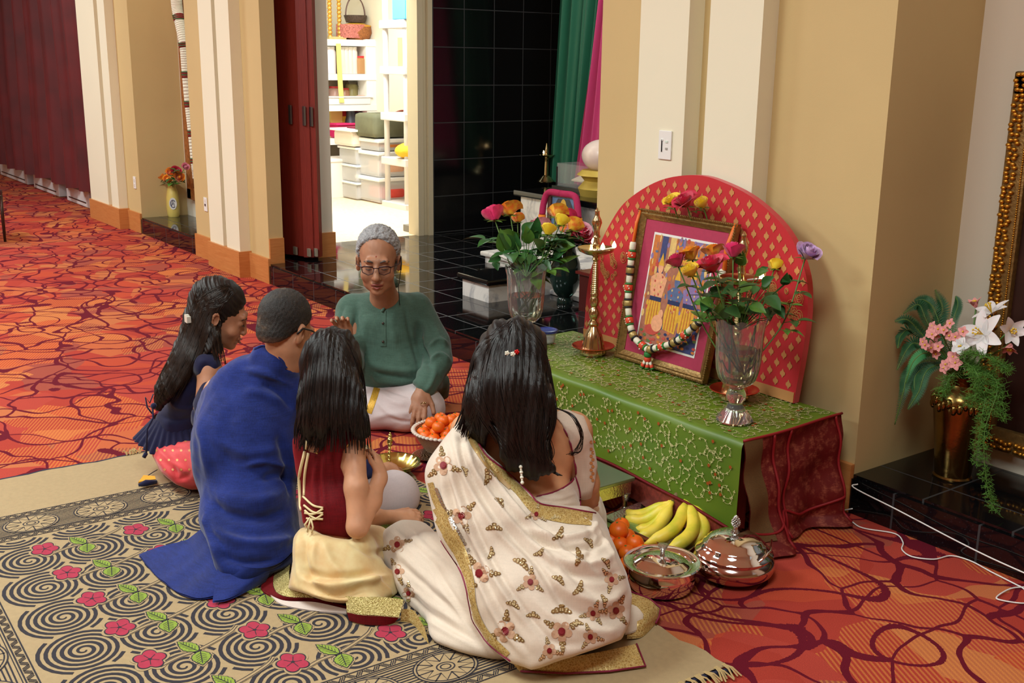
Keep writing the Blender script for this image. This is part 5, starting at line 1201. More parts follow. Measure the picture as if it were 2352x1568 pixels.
# floor of the storeroom: carton, drawers, tubs, bag
c = Vector((-11.02, 5.78, HS)); sbox(Vector((-11.25, at(785, 440, X=-11.1).y, HS)), .4, .5, .42, (226, 220, 214), 'archive_carton', 'white cardboard archive box under the lowest shelf', 'box', (('lid', 0, 0, .4, .42, .52, .03, (232, 226, 220)), ('printed_panel', .201, .15, .1, .003, .14, .2, (150, 150, 150))), .004)
n = N('frosted_plastic'); n.set(Base_Color=lin((226, 226, 228)), Roughness=.3, Alpha=.55); frost = n.m
def pos(x, X): return at(x, 460, X=X).y
X0 = -10.72; ya, yb_ = pos(820, X0), pos(869, X0)
t = empty('drawer_tower', (X0-.2, (ya+yb_)/2, HS), 'three drawer tower of frosted plastic in the storeroom', 'drawers')
for i in range(3):
    z = HS+.01+i*.19; MB().box((X0-.4, ya, z), (X0, yb_, z+.16), None, .02).build('drawer', frost, t); MB().box((X0-.42, ya-.01, z+.16), (X0+.02, yb_+.01, z+.185), None, .008).build('shelf_frame', white_pl, t)
    MB().box((X0-.2, ya+.1, z+.04), (X0-.05, yb_-.05, z+.11), None, .02).build('contents', mat('grey_contents', (150, 160, 180), .6), t)
zz = HS+.01+.575
t = empty('storage_tub', (X0-.2, (ya+yb_)/2, zz), 'white plastic tub with cloth on top of the drawer tower', 'tub'); MB().box((X0-.42, ya-.05, zz), (X0+.02, yb_+.08, zz+.16), None, .03).build('tub_wall', mat('milky_plastic', (224, 210, 196), .4), t); MB().box((X0-.46, ya-.09, zz+.16), (X0+.06, yb_+.12, zz+.185), None, .01).build('rim', white_pl, t)
MB().box((X0-.3, ya+.05, zz+.18), (X0-.05, yb_, zz+.205), None, .012).build('maroon_cloth', mat('cloth_maroon', (130, 30, 60), .8), t)
X1 = -10.3; ya, yb_ = pos(868, X1)+.02, pos(960, X1)
for i, (z, h, ins, lab) in enumerate(((HS+.01, .27, (226, 80, 70), 'lower clear tub with red cloth inside'), (HS+.285, .27, (220, 170, 140), 'middle clear tub stacked on the red cloth tub'), (HS+.56, .13, (216, 130, 60), 'upper clear tub with orange cloth inside'))):
    t = empty('clear_tub', (X1-.25, (ya+yb_)/2, z), lab, 'tub', 'clear storage tubs stacked in the storeroom')
    MB().box((X1-.5, ya, z), (X1, yb_, z+h-.03), None, .03).build('tub_wall', frost, t); MB().box((X1-.52, ya-.02, z+h-.04), (X1+.02, yb_+.02, z+h), None, .01).build('lid', white_pl, t)
    MB().box((X1-.4, ya+.08, z+.03), (X1+.005, yb_-.15, z+h*.62), None, .04).build('folded_cloth', mat('cloth_%d' % i, ins, .8, var=.15, vs=8), t)
z = HS+.70; t = empty('green_duffel_bag', (X1-.25, (ya+yb_)/2, z), 'olive green cloth bag lying on the stacked tubs', 'bag')
m = MB(); m.box((X1-.45, ya-.05, z), (X1, yb_, z+.25), None, .05)
m.build('body', mat('olive_canvas', (100, 100, 76), .8, var=.2, vs=6, bump=.6, bs=12), t, 'all'); MB().tube([(X1-.2, ya+.3+.25*u, z+.24+.03*math.sin(PI*u)) for u in np.linspace(0, 1, 10)], .012, 6).build('handle', mat('strap_brown', (150, 60, 40), .6), t, 'all')
# grey plastic rack by the door
X2 = -9.75; yr = pos(930, X2)
gp = mat('grey_plastic_rack', (206, 200, 196), .5)
t = empty('plastic_rack', (X2, yr+.4, HS), 'grey plastic shelving rack just inside the storeroom door', 'rack')
for dy in (.03, .9):
    for dx in (0, -.4): MB().tube([(X2+dx, yr+dy, HS), (X2+dx, yr+dy, 2.35)], .03, 10).build('post', gp, t, 'all')
RZ = [at(935, y, X=X2).z for y in (52, 160, 268, 372, 476)]
for z in RZ: MB().box((X2-.45, yr-.02, z-.05), (X2+.05, yr+.95, z+.03), None, .01).build('shelf', gp, t)
c = Vector((X2-.05, pos(955, X2), RZ[3]+.03)); tag(MB().sphere(c+Vector((0, 0, .08)), (.14, .2, .09), None, 16, 10).build('yellow_cloth_bundle', mat('bundle_yellow', (232, 176, 40), .8, bump=1, bs=30), None, 'all', weld=None), 'bright yellow folded cloth on the grey rack', 'cloth')
c = Vector((X2-.05, pos(952, X2), RZ[1]+.03)); t = empty('gift_bag', c, 'tan paper bag with red bow on the grey rack', 'bag'); MB().box(tuple(c+Vector((-.08, -.1, 0))), tuple(c+Vector((.06, .12, .28)))).build('bag_body', mat('kraft', (222, 176, 110), .7), t); m = MB(); [m.sphere(c+Vector((.05, dy, .3)), .045, nu=8, nv=6) for dy in (-.04, .03, .0)]; m.build('bow', mat('bow_red', (206, 20, 30), .5), t, 'all')
c = Vector((X2-.05, pos(955, X2), RZ[0]+.03)); sbox(c, .25, .3, .25, (80, 150, 206), 'blue_box', 'blue plastic box on the top of the grey rack', 'box', (('lid', 0, 0, .25, .27, .32, .03, (100, 170, 220)),))
c = Vector((X2-.05, pos(955, X2), RZ[2]+.03)); t = empty('silver_urn', c, 'small silver urn on the grey rack', 'urn'); MB().lathe([(0, 0), (.06, 0), (.03, .03), (.07, .1), (.07, .16), (.03, .2), (.04, .24), (0, .24)], c, 16).build('body', steel, t, True); MB().lathe([(0, .24), (.03, .24), (.02, .28), (0, .3)], c, 12).build('finial', steel, t, True)
# small latch box at threshold
c = at(952, 532, Z=HS); tag(MB().box((c.x-.1, c.y-.06, HS), (c.x, c.y+.02, HS+.06), None, .005).build('door_stop', mat('grey_stop', (120, 116, 110), .5), None), 'small grey door stop on the storeroom floor', 'door stop')
# ================================================================ sculpting kit: smooth unions of rounded shapes -> one continuous surface
import openvdb
CFH = Vector((CF[0], CF[1], 0)).normalized(); CRH = Vector((CR[0], CR[1], 0)).normalized(); ZZ = Vector((0, 0, 1))
def frame(x, y, z): return np.array([list(x), list(y), list(z)], float)    # rows = local axes
CAMF = frame(CRH, CFH, ZZ)
def topx(Q):                          # world points (...,3) -> pixel coords and depth
    d = Q-CC; w = d @ CF; return 1176+FPX*(d @ CR)/w, 784-FPX*(d @ CU)/w, w
FLOORZ = [.003]
class SD:
    def __init__(s): s.ops = []; s.clips = []
    def cap(s, a, b, ra, rb=None, k=.03, sub=False):
        rb = ra if rb is None else rb; a = np.array(a, float); b = np.array(b, float)
        s.ops.append(('c', a, b, ra, rb, k, sub, np.minimum(a, b)-max(ra, rb), np.maximum(a, b)+max(ra, rb))); return s
    def chain(s, pts, rs, k=.03):
        for i in range(len(pts)-1): s.cap(pts[i], pts[i+1], rs[i], rs[i+1], k)
        return s
    def ell(s, c, r, M=None, k=.03, sub=False):
        c = np.array(c, float); r = (r, r, r) if not isinstance(r, (tuple, list)) else r; m = max(r)
        s.ops.append(('e', c, np.array(r, float), CAMF if M is None else M, 0, k, sub, c-m, c+m)); return s
    def clip(s, poly, k=.012, soft=None): s.clips.append(([np.array(p, float) for p in poly], k)); return s
    def plane(s, p, n, k=.01): s.clips.append((np.array(p, float), np.array(n, float)/np.linalg.norm(n), k)); return s   # keep the side n points away from
    def copy(s, grow=0):
        q = SD(); q.ops = []
        for o in s.ops:
            o = list(o)
            if grow and not o[6]:
                if o[0] == 'c': o[3] += grow; o[4] += grow
                else: o[2] = o[2]+grow
                o[7] = o[7]-grow; o[8] = o[8]+grow
            q.ops.append(tuple(o))
        return q
    def eval(s, vox):
        lo = np.min([o[7] for o in s.ops if not o[6]], 0)-3*vox-.02; hi = np.max([o[8] for o in s.ops if not o[6]], 0)+3*vox+.02
        lo[2] = max(lo[2], -.01-2*vox)
        n = np.ceil((hi-lo)/vox).astype(int)+1; D = np.full(n, .3, np.float32)
        for kind, a, b, ra, rb, k, sub, l, h in s.ops:
            mg = k+3*vox; i0 = np.clip(np.floor((l-mg-lo)/vox).astype(int), 0, n-1); i1 = np.clip(np.ceil((h+mg-lo)/vox).astype(int)+1, 1, n)
            if np.any(i1 <= i0): continue
            ax = [(lo[q]+vox*np.arange(i0[q], i1[q])).astype(np.float32) for q in range(3)]
            X, Y, Z = np.meshgrid(*ax, indexing='ij', sparse=True)
            if kind == 'c':
                ba = (b-a).astype(np.float32); L = float(ba @ ba)+1e-9
                px_, py_, pz_ = X-a[0], Y-a[1], Z-a[2]
                t = np.clip((px_*ba[0]+py_*ba[1]+pz_*ba[2])/L, 0, 1)
                d = np.sqrt((px_-t*ba[0])**2+(py_-t*ba[1])**2+(pz_-t*ba[2])**2)-(ra+(rb-ra)*t)
            else:
                M = ra; px_, py_, pz_ = X-a[0], Y-a[1], Z-a[2]
                q = [(M[j][0]*px_+M[j][1]*py_+M[j][2]*pz_) for j in range(3)]
                k0 = np.sqrt(sum((q[j]/b[j])**2 for j in range(3))); k1 = np.sqrt(sum((q[j]/b[j]**2)**2 for j in range(3)))+1e-6
                d = k0*(k0-1)/k1
            sl = tuple(slice(i0[q], i1[q]) for q in range(3)); E_ = D[sl]
            if sub:
                h_ = np.clip(.5-.5*(d+E_)/k, 0, 1); D[sl] = E_*(1-h_)+(-d)*h_+k*h_*(1-h_)
            else:
                h_ = np.clip(.5+.5*(E_-d)/k, 0, 1); D[sl] = E_*(1-h_)+d*h_-k*h_*(1-h_)
        if s.clips:
            near = np.argwhere(D < .04)
            if len(near):
                Q = lo+near*vox; v = D[tuple(near.T)].astype(float)
                for c in s.clips:
                    if len(c) == 3: sd = (Q-c[0]) @ c[1]; k = c[2]
                    else:
                        pl, k = c; x, y, w = topx(Q); ins = np.zeros(len(x), bool); dm = np.full(len(x), 1e9)
                        for i in range(len(pl)):
                            p, q = pl[i], pl[(i+1) % len(pl)]; e = q-p
                            t = np.clip(((x-p[0])*e[0]+(y-p[1])*e[1])/(e @ e+1e-9), 0, 1)
                            dm = np.minimum(dm, (x-p[0]-t*e[0])**2+(y-p[1]-t*e[1])**2)
                            cnd = (p[1] > y) != (q[1] > y)
                            with np.errstate(divide='ignore', invalid='ignore'): xx = (q[0]-p[0])*(y-p[1])/(q[1]-p[1]+1e-12)+p[0]
                            ins ^= cnd & (x < xx)
                        sd = np.sqrt(dm)*w/FPX*np.where(ins, -1, 1)
                    h_ = np.clip(.5-.5*(v-sd)/k, 0, 1); v = v*(1-h_)+sd*h_+k*h_*(1-h_)      # smooth max
                D[tuple(near.T)] = v
        return D, lo
    def mesh(s, vox):
        D, lo = s.eval(vox); z = lo[2]+vox*np.arange(D.shape[2])
        D = np.maximum(D, (FLOORZ[0]-z)[None, None, :].astype(np.float32))       # rest on the floor
        g = openvdb.FloatGrid(.3); g.copyFromArray(np.ascontiguousarray(np.clip(D, -.05, .3)))
        p, q = g.convertToQuads(0.0)
        return lo+np.array(p, float)*vox, np.array(q)
def normals(v, q):
    n = np.cross(v[q[:, 2]]-v[q[:, 0]], v[q[:, 3]]-v[q[:, 1]]); out = np.zeros_like(v)
    for j in range(4): np.add.at(out, q[:, j], n)
    return out/(np.linalg.norm(out, axis=1, keepdims=True)+1e-12)
def relax(v, q, it=2, f=.5):
    e = np.vstack([q[:, [0, 1]], q[:, [1, 2]], q[:, [2, 3]], q[:, [3, 0]]])
    for _ in range(it):
        s_ = np.zeros_like(v); c = np.zeros(len(v)); np.add.at(s_, e[:, 0], v[e[:, 1]]); np.add.at(c, e[:, 0], 1); np.add.at(s_, e[:, 1], v[e[:, 0]]); np.add.at(c, e[:, 1], 1)
        v = v*(1-f)+f*s_/np.maximum(c, 1)[:, None]
    return v
def wob(Q, f, seed=0):                # cheap smooth 3-D noise in -1..1
    r = np.random.RandomState(seed); o = 0
    for i in range(5):
        a = r.randn(3)*f; b = r.randn(3)*f*.7; o = o+np.sin(Q @ a+1.6*np.sin(Q @ b+r.rand()*6)+r.rand()*6)
    return o/3
def to_obj(name, v, q, m, parent=None, smooth=True):
    me = bpy.data.meshes.new(name); me.vertices.add(len(v)); me.vertices.foreach_set('co', np.asarray(v, np.float32).ravel())
    me.loops.add(len(q)*4); me.loops.foreach_set('vertex_index', np.asarray(q, np.int32).ravel())
    me.polygons.add(len(q)); me.polygons.foreach_set('loop_start', np.arange(0, 4*len(q), 4, dtype=np.int32))
    me.update(calc_edges=True); me.validate()
    me.polygons.foreach_set('use_smooth', [True]*len(me.polygons))
    for x in (m if isinstance(m, list) else [m]): me.materials.append(x)
    o = bpy.data.objects.new(name, me); COL.objects.link(o); return place(o, parent)
class Surf:
    """sculpted surface that can be folded, hit by rays and then built"""
    def __init__(s, sd, vox, rel=1):
        s.v, s.q = sd.mesh(vox); s.v = relax(s.v, s.q, rel); n = normals(s.v, s.q)
        c = s.v.mean(0)
        if np.sum(n*(s.v-c)) < 0: s.q = s.q[:, ::-1]; n = -n
        s.n = n; s.b = None
    def bvh(s):
        if s.b is None: s.b = BVHTree.FromPolygons([tuple(p) for p in s.v], [tuple(int(i) for i in f) for f in s.q])
        return s.b
    def hit(s, x, y):
        d = Vector(ray(x, y)).normalized(); r = s.bvh().ray_cast(Vector(CC), d)
        return (r[0], r[1]) if r[0] is not None else (None, None)
    def push(s, amp): s.v = s.v+s.n*np.asarray(amp)[:, None]; s.v[:, 2] = np.maximum(s.v[:, 2], FLOORZ[0]-.001); s.n = normals(s.v, s.q); s.b = None; return s
    def wrinkle(s, amp, f, seed=0, anis=None):
        Q = s.v if anis is None else s.v*np.array(anis); return s.push(wob(Q, f, seed)*amp)
    def folds(s, strokes):            # strokes: (pixel polyline, width m, height m); hit first, then push together
        tot = np.zeros(len(s.v))
        for pts, w, a in strokes:
            L = []
            for p in spline(pts, 5):
                h, _ = s.hit(p[0], p[1])
                if h is not None: L.append(np.array(h))
            if len(L) < 2: continue
            L = np.array(L); lo = L.min(0)-3*w; hi = L.max(0)+3*w; idx = np.where(np.all((s.v > lo) & (s.v < hi), 1))[0]
            if not len(idx): continue
            V = s.v[idx]; dm = np.full(len(V), 1e9); tt = np.zeros(len(V))
            for i in range(len(L)-1):
                e = L[i+1]-L[i]; t = np.clip(((V-L[i]) @ e)/(e @ e+1e-12), 0, 1); d = np.sum((V-L[i]-t[:, None]*e)**2, 1)
                b = d < dm; dm[b] = d[b]; tt[b] = (i+t[b])/(len(L)-1)
            tot[idx] += a*np.exp(-dm/(w*w))*np.clip(np.sin(PI*np.clip(tt*.94+.03, 0, 1))*1.6, 0, 1)
        return s.push(tot)
    def build(s, name, m, parent): return to_obj(name, s.v, s.q, m, parent)
def ribbon(surf, pts, w, off, mb, cols=4, n=8):
    """band of cloth laid on a surface along a pixel polyline; w = width in pixels (or list)"""
    L = spline([(*p, (w[i] if isinstance(w, list) else w)) for i, p in enumerate(pts)], n); rows = []
    last = None
    for i in range(len(L)):
        a = L[max(i-1, 0)][:2]; b = L[min(i+1, len(L)-1)][:2]; t = (b-a)/(np.linalg.norm(b-a)+1e-9); q = np.array([-t[1], t[0]]); row = []
        for c in range(cols+1):
            f = c/cols-.5; x, y = L[i][:2]+q*f*L[i][2]; h, nn = surf.hit(x, y)
            row.append(None if h is None else h-Vector(ray(x, y)).normalized()*off)
        rows.append(row)
    vs = []; idx = {}
    for i, r in enumerate(rows):
        for j, p in enumerate(r):
            if p is not None: idx[(i, j)] = len(vs); vs.append(p)
    fs = []
    for i in range(len(rows)-1):
        for j in range(cols):
            k = [(i, j), (i, j+1), (i+1, j+1), (i+1, j)]
            if all(q in idx for q in k):
                P4 = [vs[idx[q]] for q in k]
                if max((P4[a]-P4[(a+1) % 4]).length for a in range(4)) < .09: fs.append(tuple(idx[q] for q in k))
    mb.add(vs, fs)
def piping(surf, pts, r, mb, off=.001, n=6, sides=6):
    L = []
    for p in spline(pts, n):
        h, _ = surf.hit(p[0], p[1])
        if h is not None:
            q = h-Vector(ray(p[0], p[1])).normalized()*off
            if L and (q-L[-1]).length > .12:
                if len(L) > 2: mb.tube(L, r, sides)
                L = []
            L.append(q)
    if len(L) > 2: mb.tube(L, r, sides)
def decal(surf, pxpoly, off, mb):     # small embroidered shape following the surface
    vs = []
    for x, y in pxpoly:
        h, _ = surf.hit(x, y)
        if h is None: return
        vs.append(h-Vector(ray(x, y)).normalized()*off)
    c = sum(vs, Vector())/len(vs)
    if max((v-c).length for v in vs) > .06: return
    mb.add([c]+vs, [(0, 1+i, 1+(i+1) % len(vs)) for i in range(len(vs))])
def strands(surf, ga, gb, n, r, mb, jit=3, seed=0, off=.002, tail=0):
    """hair strands between guide polylines ga and gb (pixels), lying on the hair surface"""
    rg_ = random.Random(seed); A = spline(ga, 6); B = spline(gb, 6); m_ = min(len(A), len(B)); last = None
    for k in range(n):
        f = rg_.random(); ph = rg_.uniform(0, 6); am = rg_.uniform(-jit, jit); L = []; e = rg_.uniform(.75, 1.0); s0 = rg_.uniform(0, .25); dep = None
        for i in range(int(s0*m_), int(m_*e)):
            p = A[i]*(1-f)+B[i]*f; t = i/m_; x = p[0]+am*math.sin(t*5+ph); y = p[1]
            h, _ = surf.hit(x, y)
            if h is not None: dep = (h-Vector(CC)).dot(Vector(CF)); q = h-Vector(ray(x, y)).normalized()*off
            elif dep is not None: q = P(x, y, dep)
            else: continue
            if L and (q-L[-1]).length > .06: dep = None; break
            L.append(q)
        if len(L) > 3: mb.tube(L, [r*(.5+1.0*math.sin(PI*min(1, .12+.88*i/len(L)))) for i in range(len(L))], 4, False)
def loft(mb, curves, n=30, th=0, off=ZZ):
    C_ = [[Vector(p) for p in spline(c, 8)] for c in curves]
    def res(c, u): f = u*(len(c)-1); i = min(int(f), len(c)-2); return c[i].lerp(c[i+1], f-i)
    S_ = [[res(c, k/n) for c in C_] for k in range(n+1)]
    def f(u, v):
        col = S_[int(round(u*n))]; g = v*(len(col)-1); i = min(int(g), len(col)-2); return col[i].lerp(col[i+1], g-i)
    nv = (len(curves)-1)*5
    if th:
        mb.grid(f, n, nv); mb.grid(lambda u, v: f(u, v)-off*th, n, nv)
    else: mb.grid(f, n, nv)
# ---- materials for people
def skin(name, rgb):
    if name in MC: return MC[name]
    n = N(name); co = n.obj(); c = lin(rgb); nz = n.noise(co, 18, 4).outputs[0]
    n.set(Base_Color=n.ramp(nz, ((.3, tuple(x*.86 for x in c)), (.7, tuple(min(1, x*1.1) for x in c)))), Roughness=.5, Subsurface_Weight=.18, Subsurface_Radius=(.012, .005, .003), Subsurface_Scale=.7, Specular_IOR_Level=.35)
    n.bump(n.noise(co, 260, 2).outputs[0], .1, .002); MC[name] = n.m; return n.m
def hairm(name, rgb, rough=.48, hi=1.5):
    if name in MC: return MC[name]
    n = N(name); co = n.map(n.obj(), (90, 90, 7)); c = lin(rgb); nz = n.noise(co, 1.6, 4, .6, .6).outputs[0]
    n.set(Base_Color=n.ramp(nz, ((.35, tuple(x*.6 for x in c)), (.7, tuple(min(1, x*hi) for x in c)))), Roughness=rough, Specular_IOR_Level=.3); n.bump(nz, .35, .003); MC[name] = n.m; return n.m
def fabric(name, rgb, rough=.8, var=.08, sheen=.2, f=500, tint=None, weave=True):
    if name in MC: return MC[name]
    n = N(name); co = n.obj(); c = lin(rgb); nz = n.noise(co, 9, 5, .6).outputs[0]; a = n.noise(n.map(co, (8, 8, 120)), 3, 2).outputs[0]; b = n.noise(n.map(co, (90, 90, 5)), 3, 2).outputs[0]
    k = n.ma('ADD', n.ma('MULTIPLY', nz, .4), n.ma('MULTIPLY', n.ma('ADD', a, b), .3))
    n.set(Base_Color=n.ramp(k, ((.35, tuple(x*(1-var*2) for x in c)), (.65, tuple(min(1, x*(1+var*2)) for x in c)))), Roughness=rough, Sheen_Weight=sheen, Specular_IOR_Level=.2)
    if tint: n.set(Sheen_Tint=(*lin(tint), 1))
    n.bump(n.noise(co, f, 2).outputs[0], .15, .002); MC[name] = n.m; return n.m
# ---- anatomy
def head(S_, c, F, U, s=1.0, face=True, k=.012, jaw=1.0, ears=True, nose=1.0):
    """skull and face added to a body field; returns local->world function and the local frame"""
    F = Vector(F).normalized(); U = Vector(U); U = (U-F*U.dot(F)).normalized(); Rt = F.cross(U); c = Vector(c)
    W_ = lambda x, y, z: c+Rt*x*s+F*y*s+U*z*s
    M = frame(Rt, F, U); e = lambda x, y, z, r, kk=k, sub=False: S_.ell(W_(x, y, z), tuple(q*s for q in r), M, kk*s, sub)
    e(0, -.018, .042, (.076, .096, .088)); e(0, .028, -.02, (.062, .07, .092), .02); e(0, .04, -.072, (.046*jaw, .048, .036), .03)
    e(0, .078, -.1, (.02, .018, .016), .02)
    if face:
        S_.cap(W_(-.034, .088, .026), W_(.034, .088, .026), .012*s, .012*s, .014*s)
        for q in (-1, 1):
            e(q*.03, .108, .002, (.019, .016, .012), .012, True); e(q*.03, .0835, .0, (.0155, .014, .0115), .004)
            e(q*.038, .068, -.036, (.026, .022, .022), .02); S_.ell(W_(q*.011, .108, -.038), .0085*s*nose, None, .006*s)
        S_.cap(W_(0, .092, .014), W_(0, .119*nose, -.032), .008*s, .0125*s*nose, .012*s)
        S_.cap(W_(-.018, .096, -.062), W_(.018, .096, -.062), .0065*s, .0065*s, .006*s); S_.cap(W_(-.014, .094, -.077), W_(.014, .094, -.077), .007*s, .007*s, .006*s)
        S_.cap(W_(-.02, .106, -.0695), W_(.02, .106, -.0695), .0035*s, .0035*s, .004*s, True)
    if ears:
        for q in (-1, 1):
            e(q*.081, -.006, -.004, (.009, .019, .032), .006); e(q*.083, .0, -.002, (.006, .010, .018), .004, True); e(q*.078, -.004, -.03, (.008, .009, .01), .006)
    return W_, M
def hand(S_, wr, d, nrm, s=1.0, curl=(.5, .5, .5, .5), spread=.1, side=1, thumb=.7, r=.0088):
    """palm, four fingers of different length with knuckle bends, thumb from the side; side=+1 thumb on +lateral"""
    d = Vector(d).normalized(); nrm = Vector(nrm); nrm = (nrm-d*nrm.dot(d)).normalized(); lat = d.cross(nrm)*side; wr = Vector(wr)
    M = frame(lat, d, nrm); S_.ell(wr+d*.045*s, (.038*s, .05*s, .0155*s), M, .014)
    S_.cap(wr-d*.01*s, wr+d*.03*s, .023*s, .022*s, .02)
    for i, (x, L) in enumerate(((.028, .072), (.0095, .08), (-.009, .074), (-.027, .058))):
        p = wr+d*(.082-.004*abs(i-1.2))*s+lat*x*s; dd = (d+lat*(1.5-i)*spread).normalized(); a = 0; c_ = curl[i]
        for j, f in enumerate((.45, .31, .24)):
            a += c_*(.9 if j else .6); q = p+(dd*math.cos(a)-nrm*math.sin(a))*L*f*s; rr = r*s*(1.05-.1*j)*(1 if i < 3 else .88)
            S_.cap(p, q, rr, rr*.93, .0035); p = q
    p = wr+d*.02*s+lat*.026*s; dd = (d*.75+lat*thumb-nrm*.25).normalized(); q = p+dd*.04*s; S_.cap(p, q, .0125*s, .0108*s, .008); S_.cap(q, q+(dd*.8+d*.4).normalized()*.032*s, .0102*s, .0088*s, .004)
# ================================================================ PEOPLE
VX = .0065
# ---------------------------------------------------------------- priest in green kurta
H0 = at(905, 950, Z=0)
pr_t = empty('person', Vector((P(905, 930, 5.2).x, P(905, 930, 5.2).y, 0)), 'grey haired man in glasses and green kurta sitting cross legged', 'person')
B = SD(); hc = P(869, 600, 4.86); Fd = (-CFH*1.0-ZZ*.10+CRH*.05)
Wp, Mp = head(B, hc, Fd, ZZ, 1.14, nose=1.06, jaw=1.15)
B.chain([P(876, 650, 4.97), P(884, 690, 5.06), P(886, 720, 5.1)], [.058, .062, .09], .03)
B.ell(P(888, 780, 5.13), (.16, .09, .2)); B.ell(P(905, 890, 5.2), (.15, .12, .12))
# left arm resting on the knee
B.chain([P(960, 712, 5.14), P(1005, 815, 5.05), P(972, 893, 4.93)], [.045, .034, .027], .02)
wr = P(970, 896, 4.915); hd = P(958, 945, 4.872)-wr; hn = -CFH*.8+ZZ*.65
hand(B, wr, hd, hn, 1.12, (.25, .3, .3, .35), .09, -1, .6, .0098)
# raised right hand
B.chain([P(815, 715, 5.12), P(803, 830, 4.98), P(797, 778, 4.80)], [.05, .042, .027], .02)
hand(B, P(797, 775, 4.79), P(783, 735, 4.74)-P(797, 775, 4.79), -CRH*.2+CFH*.9+ZZ*.2, .98, (.55, .6, .65, .7), .12, 1, .5)
sk = skin('skin_priest', (172, 122, 94))
Sb = Surf(B, .0042); Sb.wrinkle(.0006, 90, 3); body = Sb.build('body', sk, pr_t)
# hair
Hh = SD(); e = lambda x, y, z, r, k=.01: Hh.ell(Wp(x, y, z), tuple(q*1.16 for q in r), Mp, k)
e(0, -.02, .046, (.083, .103, .092)); e(.0, -.06, -.02, (.072, .055, .06), .03)
fp_ = Wp(0, 0, .0); F_ = Vector(Fd).normalized(); U_ = (ZZ-F_*ZZ.dot(F_)).normalized()
Hh.plane(Wp(0, .012, .034), (F_*.90-U_*.50), .012)
Sh = Surf(Hh, .004); Sh.push(.0035*wob(Sh.v, 190, 1)+.002*wob(Sh.v, 420, 2)+.001)
Sh.build('hair', mat('grey_hair', (158, 156, 158), .6, var=.35, vs=160, bump=.8, bs=380), pr_t)
# brows, eyes, lips
m = MB()
for q in (-1, 1): m.tube([Wp(q*.014, .099, .023), Wp(q*.03, .1, .029), Wp(q*.048, .088, .024)], [.0035, .005, .0028], 6)
m.build('eyebrows', mat('grey_brow', (96, 84, 78), .8), pr_t, 'all')
m = MB()
for q in (-1, 1): m.tube([Wp(q*.018, .0985, -.003), Wp(q*.03, .1015, -.006), Wp(q*.043, .0955, -.003)], [.001, .0032, .001], 6)
m.build('eyes', mat('eye_dark', (38, 26, 22), .2), pr_t, 'all')
m = MB(); m.tube([Wp(-.024, .096, -.068), Wp(-.01, .1075, -.0635), Wp(0, .108, -.0645), Wp(.01, .1075, -.0635), Wp(.024, .096, -.068)], [.002, .0045, .004, .0045, .002], 8)
m.tube([Wp(-.022, .095, -.071), Wp(0, .1075, -.079), Wp(.022, .095, -.071)], [.002, .0058, .002], 8); m.build('lips', mat('lips_brown', (150, 78, 70), .45), pr_t, 'all')
m = MB(); m.sphere(Wp(0, .1045, .048), (.004, .002, .004), None, 8, 6); m.build('forehead_mark', mat('tilak_red', (150, 40, 24), .6), pr_t, 'all')
# glasses
g = MB()
for q in (-1, 1):
    rim = [(q*.008, .126, .004), (q*.012, .128, .013), (q*.045, .122, .014), (q*.056, .114, .008), (q*.052, .114, -.012), (q*.03, .126, -.019), (q*.012, .128, -.012), (q*.008, .126, .004)]
    g.tube([Wp(*p) for p in rim], .0019, 6); g.tube([Wp(*p) for p in rim[1:4]], .0034, 6)
    g.tube([Wp(q*.056, .114, .008), Wp(q*.082, .05, .004), Wp(q*.084, -.005, .002)], .0022, 6)
g.tube([Wp(-.012, .128, .008), Wp(0, .130, .009), Wp(.012, .128, .008)], .0022, 6)
gl = g.build('glasses', mat('maroon_metal', (52, 16, 20), .4, .1), pr_t, 'all')
g = MB()
for q in (-1, 1): g.add([Wp(*p) for p in ((q*.009, .1265, .002), (q*.012, .128, .012), (q*.045, .1215, .013), (q*.055, .114, .007), (q*.051, .114, -.011), (q*.03, .126, -.018), (q*.012, .128, -.011))], [tuple(range(7))])
n = N('spectacle_lens'); n.set(Base_Color=(.2, .14, .14), Roughness=.03, Alpha=.16, Specular_IOR_Level=.3); g.build('lenses', n.m, gl, weld=None)
m = MB(); m.tube([Wp(-.088, -.004, .02), Wp(-.09, .004, -.004), Wp(-.088, .02, -.03)], .003, 8); m.tube([Wp(-.088, .02, -.03), P(915, 660, 4.93), P(918, 700, 5.0)], .0018, 5); m.build('ear_microphone', black_pl, pr_t, 'all')
# kurta
K = SD(); k = .05
K.ell(P(888, 765, 5.12), (.185, .125, .19), None, k); K.ell(P(905, 850, 5.14), (.195, .15, .14), None, k)
K.cap(P(812, 708, 5.13), P(958, 706, 5.14), .068, .07, k); K.ell(P(912, 890, 5.16), (.20, .18, .055), None, .03)
K.chain([P(962, 715, 5.14), P(1004, 790, 5.08), P(1008, 828, 5.03), P(975, 888, 4.94)], [.074, .072, .066, .055], .025)
K.chain([P(806, 718, 5.12), P(798, 790, 5.03), P(803, 832, 4.97), P(799, 788, 4.83)], [.072, .068, .062, .046], .025)
K.chain([P(960, 880, 5.2), P(1000, 890, 5.32), P(1026, 912, 5.38)], [.10, .07, .03], .05)
K.clip([(760, 712), (776, 672), (810, 648), (846, 640), (872, 690), (884, 706), (908, 660), (915, 640), (955, 650), (990, 685), (1010, 730), (1034, 775), (1044, 830), (1036, 880), (1030, 912), (1005, 926), (975, 930), (958, 893), (955, 884), (930, 885), (880, 893), (846, 893), (800, 900), (765, 850), (758, 760)], .02)
Sk = Surf(K, .006)
